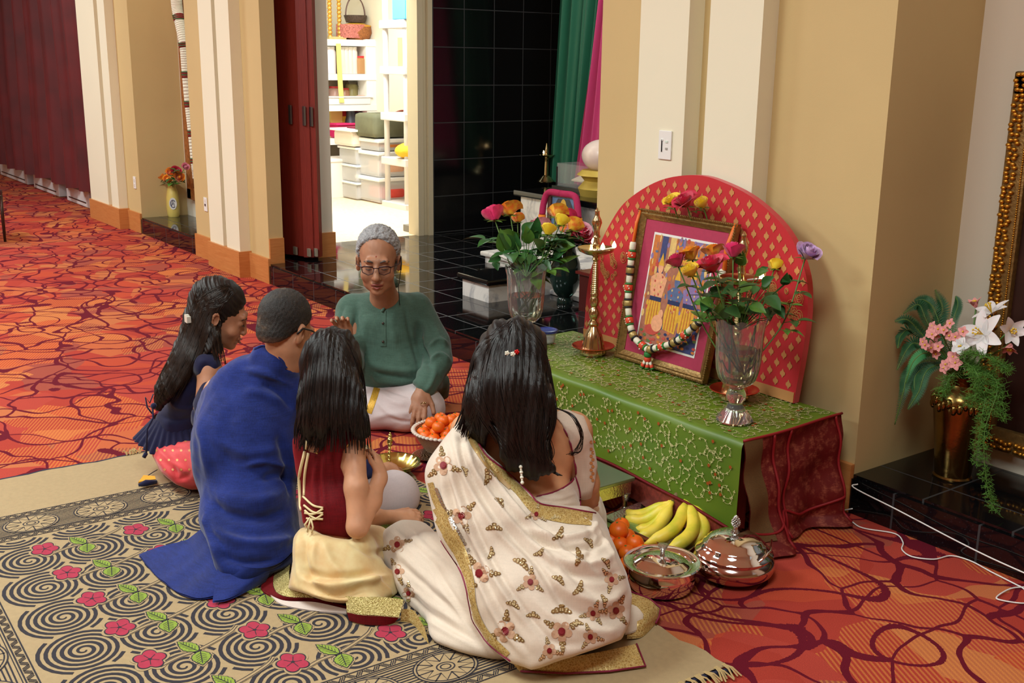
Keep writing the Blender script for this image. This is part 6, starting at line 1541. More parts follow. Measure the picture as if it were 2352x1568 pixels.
Sk.folds([([(820, 700), (816, 760), (822, 830)], .014, -0.0162), ([(840, 720), (836, 790), (850, 860)], .02, 0.0081), ([(962, 735), (966, 790), (992, 852)], .016, -0.0243), ([(1030, 790), (1005, 780), (985, 800)], .012, 0.0162), ([(1036, 830), (1010, 812), (984, 830)], .012, 0.0162), ([(845, 852), (890, 862), (960, 870)], .012, -0.0135), ([(850, 838), (900, 850), (965, 852)], .016, 0.0108), ([(985, 720), (1004, 760), (1024, 800)], .012, 0.0081), ([(930, 700), (940, 760), (965, 850)], .01, -0.0081), ([(900, 720), (905, 780), (930, 840)], .018, 0.0068), ([(790, 700), (780, 740), (784, 800)], .012, -0.0081), ([(1000, 850), (990, 880), (975, 900)], .012, 0.0108), ([(855, 850), (870, 874), (940, 880)], .014, 0.0108)])
Sk.wrinkle(.003, 20, 5); Sk.wrinkle(.001, 55, 6)
gk = fabric('green_kurta', (72, 98, 86), .85, .12)
kt = Sk.build('kurta', gk, pr_t)
m = MB(); piping(Sk, [(846, 645), (856, 672), (868, 694), (882, 708)], .006, m, .004); piping(Sk, [(908, 655), (905, 672), (896, 690), (884, 706), (877, 716)], .0075, m, .004); m.tube([P(846, 645, 5.0), P(856, 638, 5.08), P(880, 634, 5.14), P(905, 640, 5.1), P(910, 655, 5.02)], .012, 8)
ribbon(Sk, [(880, 712), (879, 750), (880, 795)], 14, .003, m); m.build('collar_placket', gk, kt, 'all', weld=None)
m = MB()
for y in (742, 784):
    h, nn = Sk.hit(880, y); m.sphere(h+nn*.004, .006, nu=10, nv=6)
m.build('buttons', mat('brown_button', (58, 42, 34), .4), kt, 'all')
# dhoti
D_ = SD(); D_.cap(P(930, 905, 5.2), P(972, 938, 4.99), .11, .09, .05); D_.chain([P(972, 938, 4.99), P(930, 945, 4.96), P(858, 950, 4.98)], [.09, .08, .075], .05); D_.ell(P(905, 925, 5.06), (.17, .14, .085), None, .05); D_.cap(P(870, 905, 5.2), P(812, 940, 5.05), .11, .09, .05)
Sd = Surf(D_, .0065); Sd.folds([([(870, 900), (900, 920), (935, 930)], .012, .006), ([(860, 915), (890, 945), (930, 962)], .012, .006), ([(880, 890), (920, 905), (950, 915)], .01, -.006), ([(900, 962), (940, 968), (975, 960)], .008, -.006), ([(860, 960), (900, 950), (950, 948)], .012, .005)]); Sd.wrinkle(.002, 25, 8)
dh = Sd.build('dhoti', fabric('white_cotton', (214, 198, 198), .85, .03), pr_t)
m = MB(); ribbon(Sd, [(866, 890), (858, 915), (846, 948)], 15, .002, m); m.build('gold_border', mat('zari_yellow', (206, 158, 50), .5, .3, var=.25, vs=160), dh, weld=None)
m = MB(); c = P(972, 926, 4.862)
m.tube([c+Vector(CRH)*.0115*math.cos(a)+CFH*.0115*math.sin(a)+ZZ*.002*math.cos(a) for a in np.linspace(0, 2*PI, 14)], .0018, 5); m.build('finger_ring', brass, pr_t, 'all')
FLOORZ[0] = .0145
# ---------------------------------------------------------------- man in blue kurta, seen from behind
mt = empty('person', Vector((P(570, 1250, 3.65).x, P(570, 1250, 3.65).y, 0)), 'man in bright blue kurta with cropped hair sitting with his back turned', 'person')
B = SD(); hc = P(654, 756, 3.66); F2 = Vector((-.32, .80, -.42)); hs2 = 1.0
Wm, Mm = head(B, hc, F2, ZZ, hs2)
B.chain([P(653, 795, 3.66), P(648, 835, 3.69), P(636, 872, 3.74)], [.058, .058, .06], .03); B.ell(P(590, 960, 3.76), (.15, .08, .17)); B.ell(P(570, 1150, 3.7), (.13, .10, .2))
B.chain([P(690, 910, 3.88), P(790, 1070, 4.0), P(872, 1088, 4.16)], [.045, .038, .028], .02)
hand(B, P(872, 1088, 4.16), P(905, 1072, 4.22)-P(872, 1088, 4.16), ZZ*.7-CFH*.6, 1.0, (1.0, 1.0, 1.0, 1.0), .05, 1, .3)
B.chain([P(500, 900, 3.8), P(480, 1040, 3.85)], [.05, .045], .02)
sm = skin('skin_man', (194, 138, 106))
Surf(B, .0048).build('body', sm, mt)
Hh = SD(); e = lambda x, y, z, r, k=.01: Hh.ell(Wm(x, y, z), tuple(q*hs2 for q in r), Mm, k)
e(0, -.018, .044, (.0795, .0995, .0915)); e(0, -.05, -.02, (.062, .05, .055), .02)
F_ = F2.normalized(); U_ = (ZZ-F_*ZZ.dot(F_)).normalized(); Hh.plane(Wm(0, -.005, -.004), (F_*.70-U_*.71), .012)
Sh = Surf(Hh, .004); Sh.push(.0012*wob(Sh.v, 400, 2))
n = N('cropped_hair'); co = n.obj(); nz = n.noise(co, 22, 4, .6).outputs[0]; fz = n.noise(co, 480, 2).outputs[0]
geo = n.n('SeparateXYZ'); n.t.links.new(co, geo.inputs[0]); hz_ = n.ma('MULTIPLY_ADD', geo.outputs[2], 6.5, -4.35-.0)
k1 = n.ramp(n.ma('ADD', n.ma('MULTIPLY', nz, .9), n.ma('MULTIPLY', hz_, .0)), ((.42, lin((26, 20, 18))), (.56, lin((48, 38, 30))), (.72, lin((112, 84, 58)))))
low = n.mix(n.ramp(n.ma('SUBTRACT', geo.outputs[2], hc.z-.5), ((.0, 1.), (.425, 1.), (.50, 0.))), k1, lin((160, 114, 88)))
n.set(Base_Color=n.mix(n.ramp(fz, ((.55, .0), (.8, .3))), low, lin((140, 134, 130))), Roughness=.65); n.bump(fz, .8, .003)
Sh.build('hair', n.m, mt)
m = MB(); ear = Wm(.085, .0, .012)
m.tube([Wm(.086, -.03, -.012), Wm(.088, -.012, .012), Wm(.088, .03, .016), Wm(.07, .10, .012)], .0035, 6); m.tube([Wm(.07, .1, .012), Wm(.04, .12, .01), Wm(0, .125, .008)], .003, 6); m.build('glasses', black_pl, mt, 'all')
K = SD(); k = .06
K.ell(P(592, 915, 3.74), (.185, .125, .15), None, k); K.ell(P(565, 1040, 3.70), (.19, .15, .22), None, k); K.ell(P(570, 1190, 3.64), (.165, .16, .17), None, k); K.ell(P(560, 1265, 3.58), (.18, .17, .10), None, k)
K.cap(P(545, 872, 3.74), P(690, 880, 3.86), .078, .075, k); K.ell(P(638, 838, 3.70), (.085, .085, .055), None, .03); K.chain([P(612, 818, 3.68), P(640, 826, 3.66)], [.055, .05], .02)
K.chain([P(500, 905, 3.78), P(482, 1020, 3.84), P(520, 1120, 3.95)], [.072, .068, .06], .04)
K.chain([P(700, 900, 3.88), P(785, 1060, 4.0), P(858, 1080, 4.13)], [.07, .06, .045], .03)
K.cap(P(560, 1290, 3.55), P(640, 1240, 3.75), .09, .09, .05)
K.clip([(583, 795), (606, 789), (632, 803), (650, 824), (660, 843), (690, 850), (760, 880), (880, 1060), (870, 1110), (760, 1140), (700, 1300), (640, 1312), (560, 1345), (505, 1320), (476, 1245), (455, 1200), (440, 1120), (435, 1040), (440, 960), (462, 900), (500, 850), (548, 822), (572, 815)], .02)
Sk = Surf(K, .0062)
Sk.folds([([(560, 850), (620, 860), (672, 890)], .012, 0.015), ([(600, 880), (640, 900), (675, 940)], .012, -0.013), ([(560, 900), (600, 905), (650, 925)], .014, 0.009), ([(455, 960), (470, 1040), (480, 1100)], .02, 0.011), ([(500, 1010), (560, 1040), (660, 1030)], .02, 0.011), ([(560, 1070), (610, 1060), (670, 1075)], .012, 0.015), ([(600, 1100), (640, 1090), (680, 1110)], .012, -0.015), ([(470, 1140), (520, 1180), (600, 1190), (670, 1170)], .02, -0.023), ([(480, 1190), (530, 1240), (620, 1250), (680, 1230)], .018, 0.023), ([(500, 1270), (560, 1290), (640, 1285)], .016, -0.023), ([(470, 1180), (484, 1230), (510, 1290)], .014, 0.019), ([(520, 1130), (580, 1150), (660, 1130)], .02, 0.011), ([(640, 1000), (660, 1060), (668, 1140)], .016, -0.019), ([(530, 930), (520, 1000), (530, 1080)], .03, -0.008)])
Sk.wrinkle(.004, 17, 11); Sk.wrinkle(.0012, 55, 12)
bk_ = fabric('blue_linen', (24, 40, 106), .85, .2, .2)
kt = Sk.build('kurta', bk_, mt)
m = MB(); piping(Sk, [(584, 801), (606, 795), (630, 808), (648, 828), (658, 846)], .005, m, .002); m.build('collar_edge', bk_, kt, 'all')
# spread skirt of the kurta on the rug
m = MB(); A_ = [P(476, 1200, 3.60), P(500, 1262, 3.50), P(560, 1300, 3.42), P(640, 1290, 3.46), P(690, 1250, 3.55)]
gz = lambda x, y, z=.022: at(x, y, Z=z)
mid = [gz(430, 1235, .07), gz(455, 1300, .05), gz(520, 1330, .05), gz(600, 1318, .05), gz(670, 1280, .06)]
bot = [gz(318, 1274), gz(375, 1335), gz(452, 1374), gz(560, 1352), gz(655, 1300)]
loft(m, [A_, mid, bot], 50, .006)
Vn = np.array(m.v); Vn[:, 2] = np.maximum(.018, Vn[:, 2]+.008*wob(Vn, 16, 4)); m.v = [tuple(p) for p in Vn]
loft(m, [[P(500, 1300, 3.44), P(560, 1330, 3.40), P(620, 1310, 3.44)], [gz(488, 1380, .03), gz(530, 1372, .03), gz(610, 1332, .03)]], 30, .006)
m.build('kurta_skirt', bk_, kt, 'all', weld=None)
T_ = SD(); T_.chain([P(640, 1230, 3.72), P(800, 1180, 3.95), P(905, 1140, 4.08)], [.11, .10, .086], .05); T_.chain([P(905, 1140, 4.08), P(850, 1130, 4.3), P(760, 1150, 4.35)], [.086, .075, .06], .05)
Sd = Surf(T_, .0065); Sd.folds([([(860, 1100), (900, 1098), (940, 1120)], .012, .003)]); Sd.wrinkle(.0015, 22, 3); Sd.build('white_trousers', fabric('white_cotton2', (206, 192, 194), .85, .03), mt)
# ---------------------------------------------------------------- girl in velvet bodice
gt = empty('person', Vector((P(765, 1300, 3.4).x, P(765, 1300, 3.4).y, 0)), 'girl with long black hair in maroon velvet bodice and cream skirt', 'person')
B = SD(); hc = P(760, 846, 3.50); Wg, Mg = head(B, hc, Vector((-.45, .85, -.35)), ZZ, .86)
B.chain([P(758, 900, 3.47), P(757, 960, 3.46)], [.045, .05], .03); B.cap(P(712, 1008, 3.46), P(805, 1012, 3.48), .042, .042, .04)
B.ell(P(757, 1060, 3.47), (.10, .065, .15)); B.ell(P(762, 1190, 3.46), (.085, .065, .1)); B.ell(P(765, 1285, 3.44), (.09, .08, .07))
B.chain([P(812, 1022, 3.45), P(818, 1120, 3.39), P(821, 1205, 3.37)], [.037, .035, .031], .02); B.chain([P(821, 1212, 3.37), P(852, 1150, 3.42), P(873, 1095, 3.47)], [.033, .031, .021], .02)
hand(B, P(873, 1095, 3.47), P(868, 1050, 3.50)-P(873, 1095, 3.47), CRH*.8-CFH*.3, .82, (.9, .95, 1.0, 1.0), .05, -1, .6)
# forearm and open hand resting on the knee, palm up
B.chain([P(790, 1210, 3.62), P(860, 1188, 3.80), P(905, 1186, 3.86)], [.035, .03, .022], .02)
hand(B, P(905, 1188, 3.86), P(962, 1180, 3.90)-P(905, 1188, 3.86), ZZ*.9-CFH*.4, .86, (.5, .55, .6, .6), .04, -1, .4)
Surf(B, .0045).build('body', skin('skin_girl', (206, 150, 116)), gt)
V_ = SD(); V_.ell(P(757, 1060, 3.47), (.110, .078, .155), None, .03); V_.cap(P(712, 1010, 3.46), P(806, 1014, 3.47), .05, .05, .04); V_.ell(P(760, 1180, 3.46), (.107, .085, .11), None, .04); V_.cap(P(808, 1022, 3.46), P(812, 1050, 3.43), .052, .047, .02)
V_.clip([(668, 1010), (690, 985), (697, 1000), (704, 1035), (728, 1042), (738, 1000), (762, 965), (790, 972), (822, 1000), (830, 1008), (806, 1012), (790, 1034), (782, 1072), (800, 1110), (838, 1080), (850, 1100), (852, 1180), (806, 1236), (740, 1226), (696, 1200), (684, 1120), (672, 1080)], .008)
Sv = Surf(V_, .0045); Sv.folds([([(725, 1060), (722, 1120), (728, 1180)], .008, .006), ([(745, 1040), (742, 1100), (748, 1170)], .008, .005), ([(765, 1030), (772, 1090), (780, 1120)], .008, -.005), ([(735, 1050), (733, 1110), (736, 1160)], .006, -.005)]); Sv.wrinkle(.0015, 30, 2)
vel = fabric('maroon_velvet', (96, 6, 16), .75, .2, .6, tint=(200, 60, 60)); bo = Sv.build('velvet_bodice', vel, gt)
crm = mat('cream_cord', (226, 204, 156), .6); m = MB()
piping(Sv, [(831, 1010), (806, 1014), (791, 1036), (784, 1074)], .003, m, .002); piping(Sv, [(697, 992), (700, 1010), (705, 1034), (729, 1041)], .0025, m, .002)
m.build('gold_piping', mat('gold_piping', (214, 176, 96), .5, .3), bo, 'all')
m = MB(); piping(Sv, [(702, 1030), (688, 1090), (686, 1140), (692, 1172)], .0055, m, .003); piping(Sv, [(708, 1040), (700, 1090), (698, 1138)], .0045, m, .003)
for a_, b_ in (((696, 1140), (742, 1166)), ((698, 1160), (742, 1178)), ((700, 1172), (742, 1192)), ((742, 1168), (700, 1178)), ((742, 1180), (704, 1190))): piping(Sv, [a_, ((a_[0]+b_[0])/2, (a_[1]+b_[1])/2+7), b_], .0035, m, .005)
for L in ([(712, 1188), (700, 1205), (706, 1218), (714, 1192)], [(714, 1190), (719, 1210), (716, 1224)], [(714, 1190), (708, 1212), (706, 1222)]): m.tube([P(x, y, 3.36) for x, y in L], .003, 6)
m.tube([P(700, 985, 3.38), P(704, 1010, 3.375), P(702, 1032, 3.372)], .003, 6); m.build('lacing_cords', crm, bo, 'all')
K = SD(); K.ell(P(762, 1250, 3.44), (.125, .12, .075), None, .05); K.ell(P(775, 1310, 3.42), (.145, .15, .09), None, .05); K.cap(P(780, 1290, 3.45), P(850, 1262, 3.68), .10, .085, .05); K.ell(P(775, 1358, 3.36), (.155, .15, .05), None, .04); K.cap(P(850, 1370, 3.40), P(900, 1350, 3.45), .06, .05, .05)
K.clip([(680, 1178), (696, 1204), (740, 1228), (806, 1238), (840, 1200), (880, 1205), (960, 1230), (925, 1290), (915, 1345), (926, 1378), (860, 1386), (790, 1384), (720, 1372), (660, 1350), (668, 1300), (672, 1250), (662, 1215)], .02)
Ss = Surf(K, .006); Ss.folds([([(690, 1215), (685, 1280), (690, 1340)], .012, 0.0090), ([(705, 1230), (702, 1290), (720, 1360)], .010, -0.0090), ([(740, 1235), (760, 1290), (800, 1330)], .014, 0.0090), ([(800, 1240), (850, 1270), (900, 1262)], .012, -0.0120), ([(700, 1330), (760, 1345), (830, 1335), (900, 1320)], .012, 0.0180), ([(720, 1350), (760, 1366), (800, 1360), (840, 1345)], .010, -0.0180), ([(830, 1340), (860, 1336), (885, 1350), (900, 1370)], .012, 0.0150), ([(690, 1310), (760, 1325), (860, 1315)], .012, -0.0150), ([(725, 1240), (720, 1290), (735, 1330)], .01, 0.0075)]); Ss.wrinkle(.004, 22, 6)
n = N('cream_chiffon'); co = n.obj(); nz = n.noise(co, 8, 4, .6).outputs[0]; n.set(Base_Color=n.ramp(nz, ((.35, lin((214, 170, 112))), (.6, lin((226, 204, 150))), (.8, lin((234, 220, 176))))), Roughness=.6, Sheen_Weight=.3); ch = n.m
ws = Ss.build('cream_skirt', ch, gt)
glit = N('gold_glitter'); co = glit.obj(); nz = glit.noise(co, 330, 2).outputs[0]; glit.set(Base_Color=glit.ramp(nz, ((.4, lin((164, 144, 76))), (.6, lin((234, 216, 150))))), Roughness=.28, Metallic=.55); glit.bump(nz, 1, .004); glm = glit.m
m = MB(); loft(m, [[gz(793, 1370, .075), gz(830, 1372, .088), gz(880, 1372, .088), gz(927, 1378, .075)], [gz(797, 1406, .04), gz(830, 1412, .045), gz(880, 1415, .045), gz(916, 1418, .04)]], 30, .004, -CFH)
loft(m, [[gz(668, 1282, .05), gz(664, 1318, .05), gz(672, 1345, .05), gz(716, 1350, .05)], [gz(634, 1296, .03), gz(628, 1342, .03), gz(652, 1368, .03), gz(722, 1372, .03)]], 30, .004)
m.build('glitter_border', glm, ws, 'all', weld=None)
m = MB(); loft(m, [[gz(797, 1406, .042), gz(830, 1412, .047), gz(880, 1415, .047), gz(916, 1418, .042)], [gz(802, 1425, .018), gz(840, 1434, .018), gz(885, 1435, .018), gz(906, 1430, .018)]], 30, .004, -CFH)
loft(m, [[gz(636, 1294, .03), gz(627, 1344, .03), gz(652, 1369, .03), gz(722, 1374, .03), gz(795, 1392, .03)], [gz(622, 1312, .018), gz(600, 1352, .018), gz(650, 1377, .018), gz(722, 1381, .018), gz(796, 1398, .018)]], 40, .004)
m.build('velvet_hem', vel, ws, 'all', weld=None)
m = MB(); loft(m, [[gz(603, 1355, .02), gz(650, 1378, .02), gz(722, 1382, .022), gz(796, 1398, .024)], [gz(618, 1364, .016), gz(650, 1388, .016), gz(722, 1402, .016), gz(796, 1408, .016)]], 30, .003); m.build('white_lining', fabric('white_lining', (214, 196, 186), .8, .03), ws, 'all', weld=None)
# hair
hm = hairm('black_hair', (20, 14, 14)); Hh = SD(); Hh.ell(Wg(0, -.02, .058), (.092, .108, .098), Mg, .02); Hh.ell(P(760, 850, 3.45), (.096, .08, .10), None, .03); Hh.ell(P(762, 930, 3.405), (.108, .055, .12), None, .04); Hh.ell(P(768, 975, 3.385), (.115, .045, .09), None, .03)
Hh.clip([(765, 750), (800, 758), (828, 790), (840, 850), (846, 920), (852, 980), (858, 1020), (856, 1046), (838, 1030), (820, 1000), (790, 985), (765, 975), (750, 1000), (735, 1018), (720, 1000), (712, 1030), (700, 1036), (690, 1010), (672, 1002), (668, 975), (676, 900), (684, 830), (704, 782), (735, 756)], .012)
Sh = Surf(Hh, .0048); Sh.push(.0018*np.sin((Sh.v @ np.array(CRH))*420+3*wob(Sh.v, 9, 1))+.0025*np.sin((Sh.v @ np.array(CRH))*130+2*wob(Sh.v, 6, 4))); hr = Sh.build('hair', hm, gt)
m = MB(); strands(Sh, [(758, 758), (715, 790), (692, 850), (678, 940), (672, 1030)], [(764, 758), (800, 780), (832, 850), (845, 940), (858, 1050)], 240, .0011, m, 3, 1)
strands(Sh, [(690, 930), (678, 980), (672, 1040)], [(850, 930), (858, 1000), (862, 1055)], 90, .0011, m, 4, 2); strands(Sh, [(700, 960), (690, 1010), (688, 1040)], [(750, 950), (748, 1010), (735, 1045)], 60, .001, m, 5, 3); m.build('hair_strands', hairm('black_hair_strand', (30, 22, 20), .3), hr, 'all', weld=None)
# ---------------------------------------------------------------- girl in navy, profile
nt = empty('person', Vector((P(410, 1080, 4.35).x, P(410, 1080, 4.35).y, 0)), 'girl in navy top and coral skirt shown in profile', 'person')
B = SD(); hc = P(503, 722, 4.28); F4 = Vector((CRH*.93+CFH*.12)-ZZ*.36); Wn, Mn = head(B, hc, F4, ZZ, 1.04, nose=.9, jaw=.95)
B.chain([P(478, 770, 4.3), P(466, 830, 4.3)], [.045, .05], .03); B.cap(P(482, 850, 4.2), P(446, 845, 4.42), .045, .045, .04); B.ell(P(445, 900, 4.32), (.085, .10, .13)); B.ell(P(410, 1030, 4.36), (.08, .08, .10))
B.chain([P(482, 856, 4.2), P(470, 930, 4.14), P(463, 960, 4.14), P(520, 975, 4.2)], [.046, .036, .034, .026], .02)
B.chain([P(440, 850, 4.42), P(470, 950, 4.5)], [.04, .035], .02)
Surf(B, .0045).build('body', skin('skin_navy_girl', (176, 120, 90)), nt)
m = MB(); m.tube([Wn(.017, .0985, -.002), Wn(.03, .1015, -.005), Wn(.044, .0945, -.002)], [.001, .0035, .001], 6); m.build('eyes', mat('eye_dark', (38, 26, 22), .2), nt, 'all')
m = MB(); m.tube([Wn(.012, .1, .022), Wn(.03, .102, .027), Wn(.05, .088, .02)], [.002, .003, .0015], 6); m.build('eyebrows', hm, nt, 'all')
m = MB(); m.tube([Wn(-.02, .097, -.067), Wn(0, .107, -.063), Wn(.02, .097, -.067)], [.002, .0042, .002], 8); m.tube([Wn(-.018, .096, -.071), Wn(0, .106, -.078), Wn(.018, .096, -.071)], [.002, .005, .002], 8); m.build('lips', mat('lips_rose', (150, 70, 62), .4), nt, 'all')
K = SD(); K.ell(P(440, 900, 4.32), (.105, .115, .14), None, .04); K.cap(P(476, 842, 4.2), P(438, 845, 4.42), .055, .055, .04); K.ell(P(412, 970, 4.34), (.09, .10, .08), None, .04)
K.chain([P(488, 900, 4.17), P(478, 935, 4.13), P(468, 960, 4.13)], [.056, .054, .05], .02); K.ell(P(474, 848, 4.13), (.038, .03, .045), None, .01, True)
K.clip([(440, 800), (470, 792), (515, 800), (530, 850), (530, 1000), (440, 1010), (365, 1000), (348, 960), (356, 900), (385, 850), (415, 815)], .02)
Sn = Surf(K, .005); Sn.folds([([(380, 880), (400, 930), (440, 940)], .01, .005), ([(360, 950), (400, 965), (440, 960)], .01, -.006), ([(450, 900), (440, 930), (445, 960)], .01, -.008)]); Sn.wrinkle(.002, 26, 9)
nav = fabric('navy_cotton', (22, 22, 56), .8, .1); tp = Sn.build('navy_top', nav, nt)
m = MB(); cw = P(405, 965, 4.34)
def pep(u, v):
    a = -1.0+u*4.6; pl = math.sin(u*150)*.006*v; r = .082+.075*v+pl; return cw+CRH*(math.cos(a)*r*1.05)-CFH*math.sin(a)*r*1.0+ZZ*(.02-.095*v+.02*v*math.sin(a*3))
m.grid(pep, 260, 8); m.grid(lambda u, v: pep(u, v)*1.0-ZZ*.003, 260, 8); m.build('pleated_peplum', nav, tp, 'all', weld=None)
m = MB(); m.tube([P(352, 905, 4.22), P(344, 925, 4.2), (P(334, 912, 4.2)), P(338, 935, 4.2), P(350, 950, 4.2)], .003, 6); m.tube([P(350, 930, 4.2), P(352, 960, 4.18), P(338, 985, 4.18), P(336, 1040, 4.17)], .004, 6); m.tube([P(336, 1040, 4.17), P(330, 1050, 4.17)], .008, 6); m.sphere(P(353, 932, 4.17), .012, nu=10, nv=8); m.build('tie_strings', nav, tp, 'all')
K = SD(); K.ell(P(402, 1040, 4.36), (.125, .13, .115), None, .05); K.ell(P(420, 1080, 4.25), (.13, .13, .09), None, .05); K.cap(P(420, 1070, 4.3), P(500, 1060, 4.1), .09, .08, .05)
K.clip([(336, 1000), (345, 985), (450, 1000), (560, 1000), (560, 1130), (440, 1124), (405, 1112), (372, 1085), (350, 1045)], .02)
Sc = Surf(K, .006); Sc.folds([([(350, 1010), (380, 1050), (440, 1090)], .012, .008), ([(400, 1070), (410, 1100), (440, 1085)], .01, -.010), ([(350, 1040), (390, 1085), (430, 1110)], .01, .005), ([(360, 1005), (400, 1020), (440, 1030)], .012, -.005)]); Sc.wrinkle(.002, 24, 12)
cor = fabric('coral_silk', (206, 62, 66), .55, .06, .3); cs = Sc.build('coral_skirt', cor, nt); m = MB()
for i in range(26):
    x, y = 350+(i % 6)*19+9*((i//6) % 2), 1012+(i//6)*22; decal(Sc, [(x+3*math.cos(a), y+3*math.sin(a)) for a in range(6)], .0012, m)
m.build('gold_dots', goldm, cs, weld=None)
Hh = SD(); Hh.ell(Wn(0, -.022, .046), tuple(q*1.04 for q in (.085, .105, .096)), Mn, .02); Hh.plane(Wn(0, .062, .0), (F4.normalized()*1-ZZ*.45), .02)
Hh.chain([P(468, 740, 4.26), P(440, 810, 4.24), P(405, 880, 4.2)], [.082, .062, .05], .04); Hh.chain([P(488, 760, 4.22), P(494, 815, 4.2), P(500, 850, 4.18)], [.04, .035, .02], .03); Hh.chain([P(430, 830, 4.22), P(385, 900, 4.2), P(368, 935, 4.2)], [.06, .045, .02], .03); Hh.ell(Wn(.086, .012, -.004), (.02, .03, .03), Mn, .01, True)
Hh.ell(Wn(.05, .075, -.035), (.07, .05, .06), Mn, .015, True)
Sh = Surf(Hh, .0045); ax = np.array(CRH)*.86+np.array(ZZ)*.5; Sh.push(.0016*np.sin((Sh.v @ ax)*430+2*wob(Sh.v, 9, 1))+.002*np.sin((Sh.v @ ax)*150+2*wob(Sh.v, 6, 5))); hr = Sh.build('hair', hairm('brown_black_hair', (30, 20, 16)), nt)
m = MB(); strands(Sh, [(452, 660), (434, 720), (405, 790), (368, 860), (345, 925)], [(540, 660), (490, 740), (460, 820), (430, 880), (400, 930)], 200, .0011, m, 3, 5); strands(Sh, [(545, 672), (510, 700), (478, 712), (445, 722)], [(520, 650), (480, 665), (455, 685), (438, 720)], 60, .0011, m, 2, 6); strands(Sh, [(482, 745), (486, 800), (498, 850)], [(510, 745), (512, 790), (522, 845)], 40, .0011, m, 3, 8)
m.build('hair_strands', hairm('brown_black_strand', (40, 28, 22), .3), hr, 'all', weld=None)
m = MB(); c = P(431, 731, 4.19); m.box((-.014, -.008, -.016), (.006, .008, .014), Matrix.Translation(c)); m.box((.006, -.01, -.014), (.02, .006, .01), Matrix.Translation(c)); m.build('hair_clip', mat('pearl_clip', (216, 210, 196), .3), hr)
m = MB(); c = Wn(.088, .0, -.05); m.sphere(c, .006, nu=8, nv=6); m.tube([c, c-ZZ*.03], .002, 5); m.sphere(c-ZZ*.034, .006, nu=8, nv=6); m.build('earring', brass, nt, 'all')
# small yellow and navy tassel lying on the rug
c = at(338, 1108, Z=.02); t = empty('cloth_tassel', c, 'small yellow and navy cloth tassel lying on the rug edge', 'tassel')
m = MB(); m.prism([at(x, y, Z=.03) for x, y in ((318, 1110), (330, 1094), (356, 1096), (358, 1103), (336, 1106))], (0, 0, .006)); m.build('yellow_flap', mat('flap_yellow', (226, 160, 40), .6), t)
m = MB(); m.tube([at(318, 1114, Z=.028), at(335, 1109, Z=.032), at(360, 1106, Z=.028)], [.006, .014, .008], 8); m.build('navy_flap', nav, t, 'all'); m = MB(); m.tube([at(338, 1093, Z=.02), at(350, 1085, Z=.02), at(362, 1078, Z=.03)], .0018, 5); m.build('string', nav, t, 'all')
# ---------------------------------------------------------------- woman in cream sari
lt_ = empty('person', Vector((P(1200, 1420, 3.2).x, P(1200, 1420, 3.2).y, 0)), 'woman in cream sari embroidered with gold and maroon flowers', 'person')
B = SD(); hc = P(1180, 836, 3.24); Wl, Ml = head(B, hc, Vector((-.85, .38, -.35)), ZZ, .94)
B.chain([P(1185, 900, 3.26), P(1190, 960, 3.28)], [.052, .06], .03); B.cap(P(1075, 990, 3.30), P(1315, 985, 3.28), .055, .055, .05); B.ell(P(1200, 1045, 3.27), (.155, .085, .17), None, .04); B.ell(P(1225, 1190, 3.27), (.14, .10, .15), None, .04); B.ell(P(1230, 1330, 3.25), (.2, .16, .15), None, .04)
B.chain([P(1320, 995, 3.28), P(1342, 1110, 3.34), P(1345, 1140, 3.38)], [.052, .044, .04], .02); B.chain([P(1345, 1140, 3.38), P(1300, 1120, 3.6)], [.038, .03], .02)
# small bare foot sliver showing under the drape at the left
B.ell(P(1008, 1266, 3.42), (.05, .09, .035), None, .02)
Sb = Surf(B, .005); Sb.folds([([(1200, 1000), (1205, 1060), (1212, 1120)], .018, -.006), ([(1250, 1000), (1255, 1040), (1262, 1080)], .03, .006)]); Sb.build('body', skin('skin_woman', (206, 148, 108)), lt_)
# blouse
Bl = SD(); Bl.cap(P(1290, 985, 3.28), P(1318, 987, 3.28), .061, .06, .03); Bl.ell(P(1200, 1045, 3.27), (.161, .091, .176), None, .04); Bl.ell(P(1225, 1190, 3.27), (.146, .106, .155), None, .04); Bl.chain([P(1320, 995, 3.28), P(1340, 1105, 3.33)], [.060, .056], .03)
Bl.clip([(1268, 948), (1300, 938), (1340, 955), (1362, 1010), (1372, 1070), (1358, 1150), (1345, 1200), (1200, 1200), (1205, 1150), (1232, 1140), (1285, 1125), (1322, 1095), (1318, 1050), (1306, 1005), (1290, 975)], .006)
Sl = Surf(Bl, .0045); Sl.folds([([(1240, 1140), (1280, 1145), (1330, 1130)], .006, .004), ([(1240, 1155), (1290, 1158), (1335, 1150)], .006, .004), ([(1330, 990), (1335, 1050), (1345, 1100)], .010, -.005)]); Sl.wrinkle(.0012, 40, 4)
blm = fabric('cream_silk', (212, 190, 172), .55, .04, .3); bl = Sl.build('blouse', blm, lt_)
mar = mat('maroon_piping', (130, 16, 56), .6); m = MB(); piping(Sl, [(1270, 950), (1290, 976), (1306, 1006), (1318, 1050), (1321, 1094), (1286, 1124), (1234, 1140), (1222, 1142)], .0028, m, .001); piping(Sl, [(1322, 1094), (1332, 1130), (1333, 1165)], .0025, m, .002); m.build('piping', mar, bl, 'all')
m = MB()
for i in range(12): decal(Sl, [(1358+4*math.cos(a)+i % 2*4, 1015+i*8+4*math.sin(a)) for a in range(6)], .002, m)
m.build('sleeve_sequins', goldm, bl, weld=None)
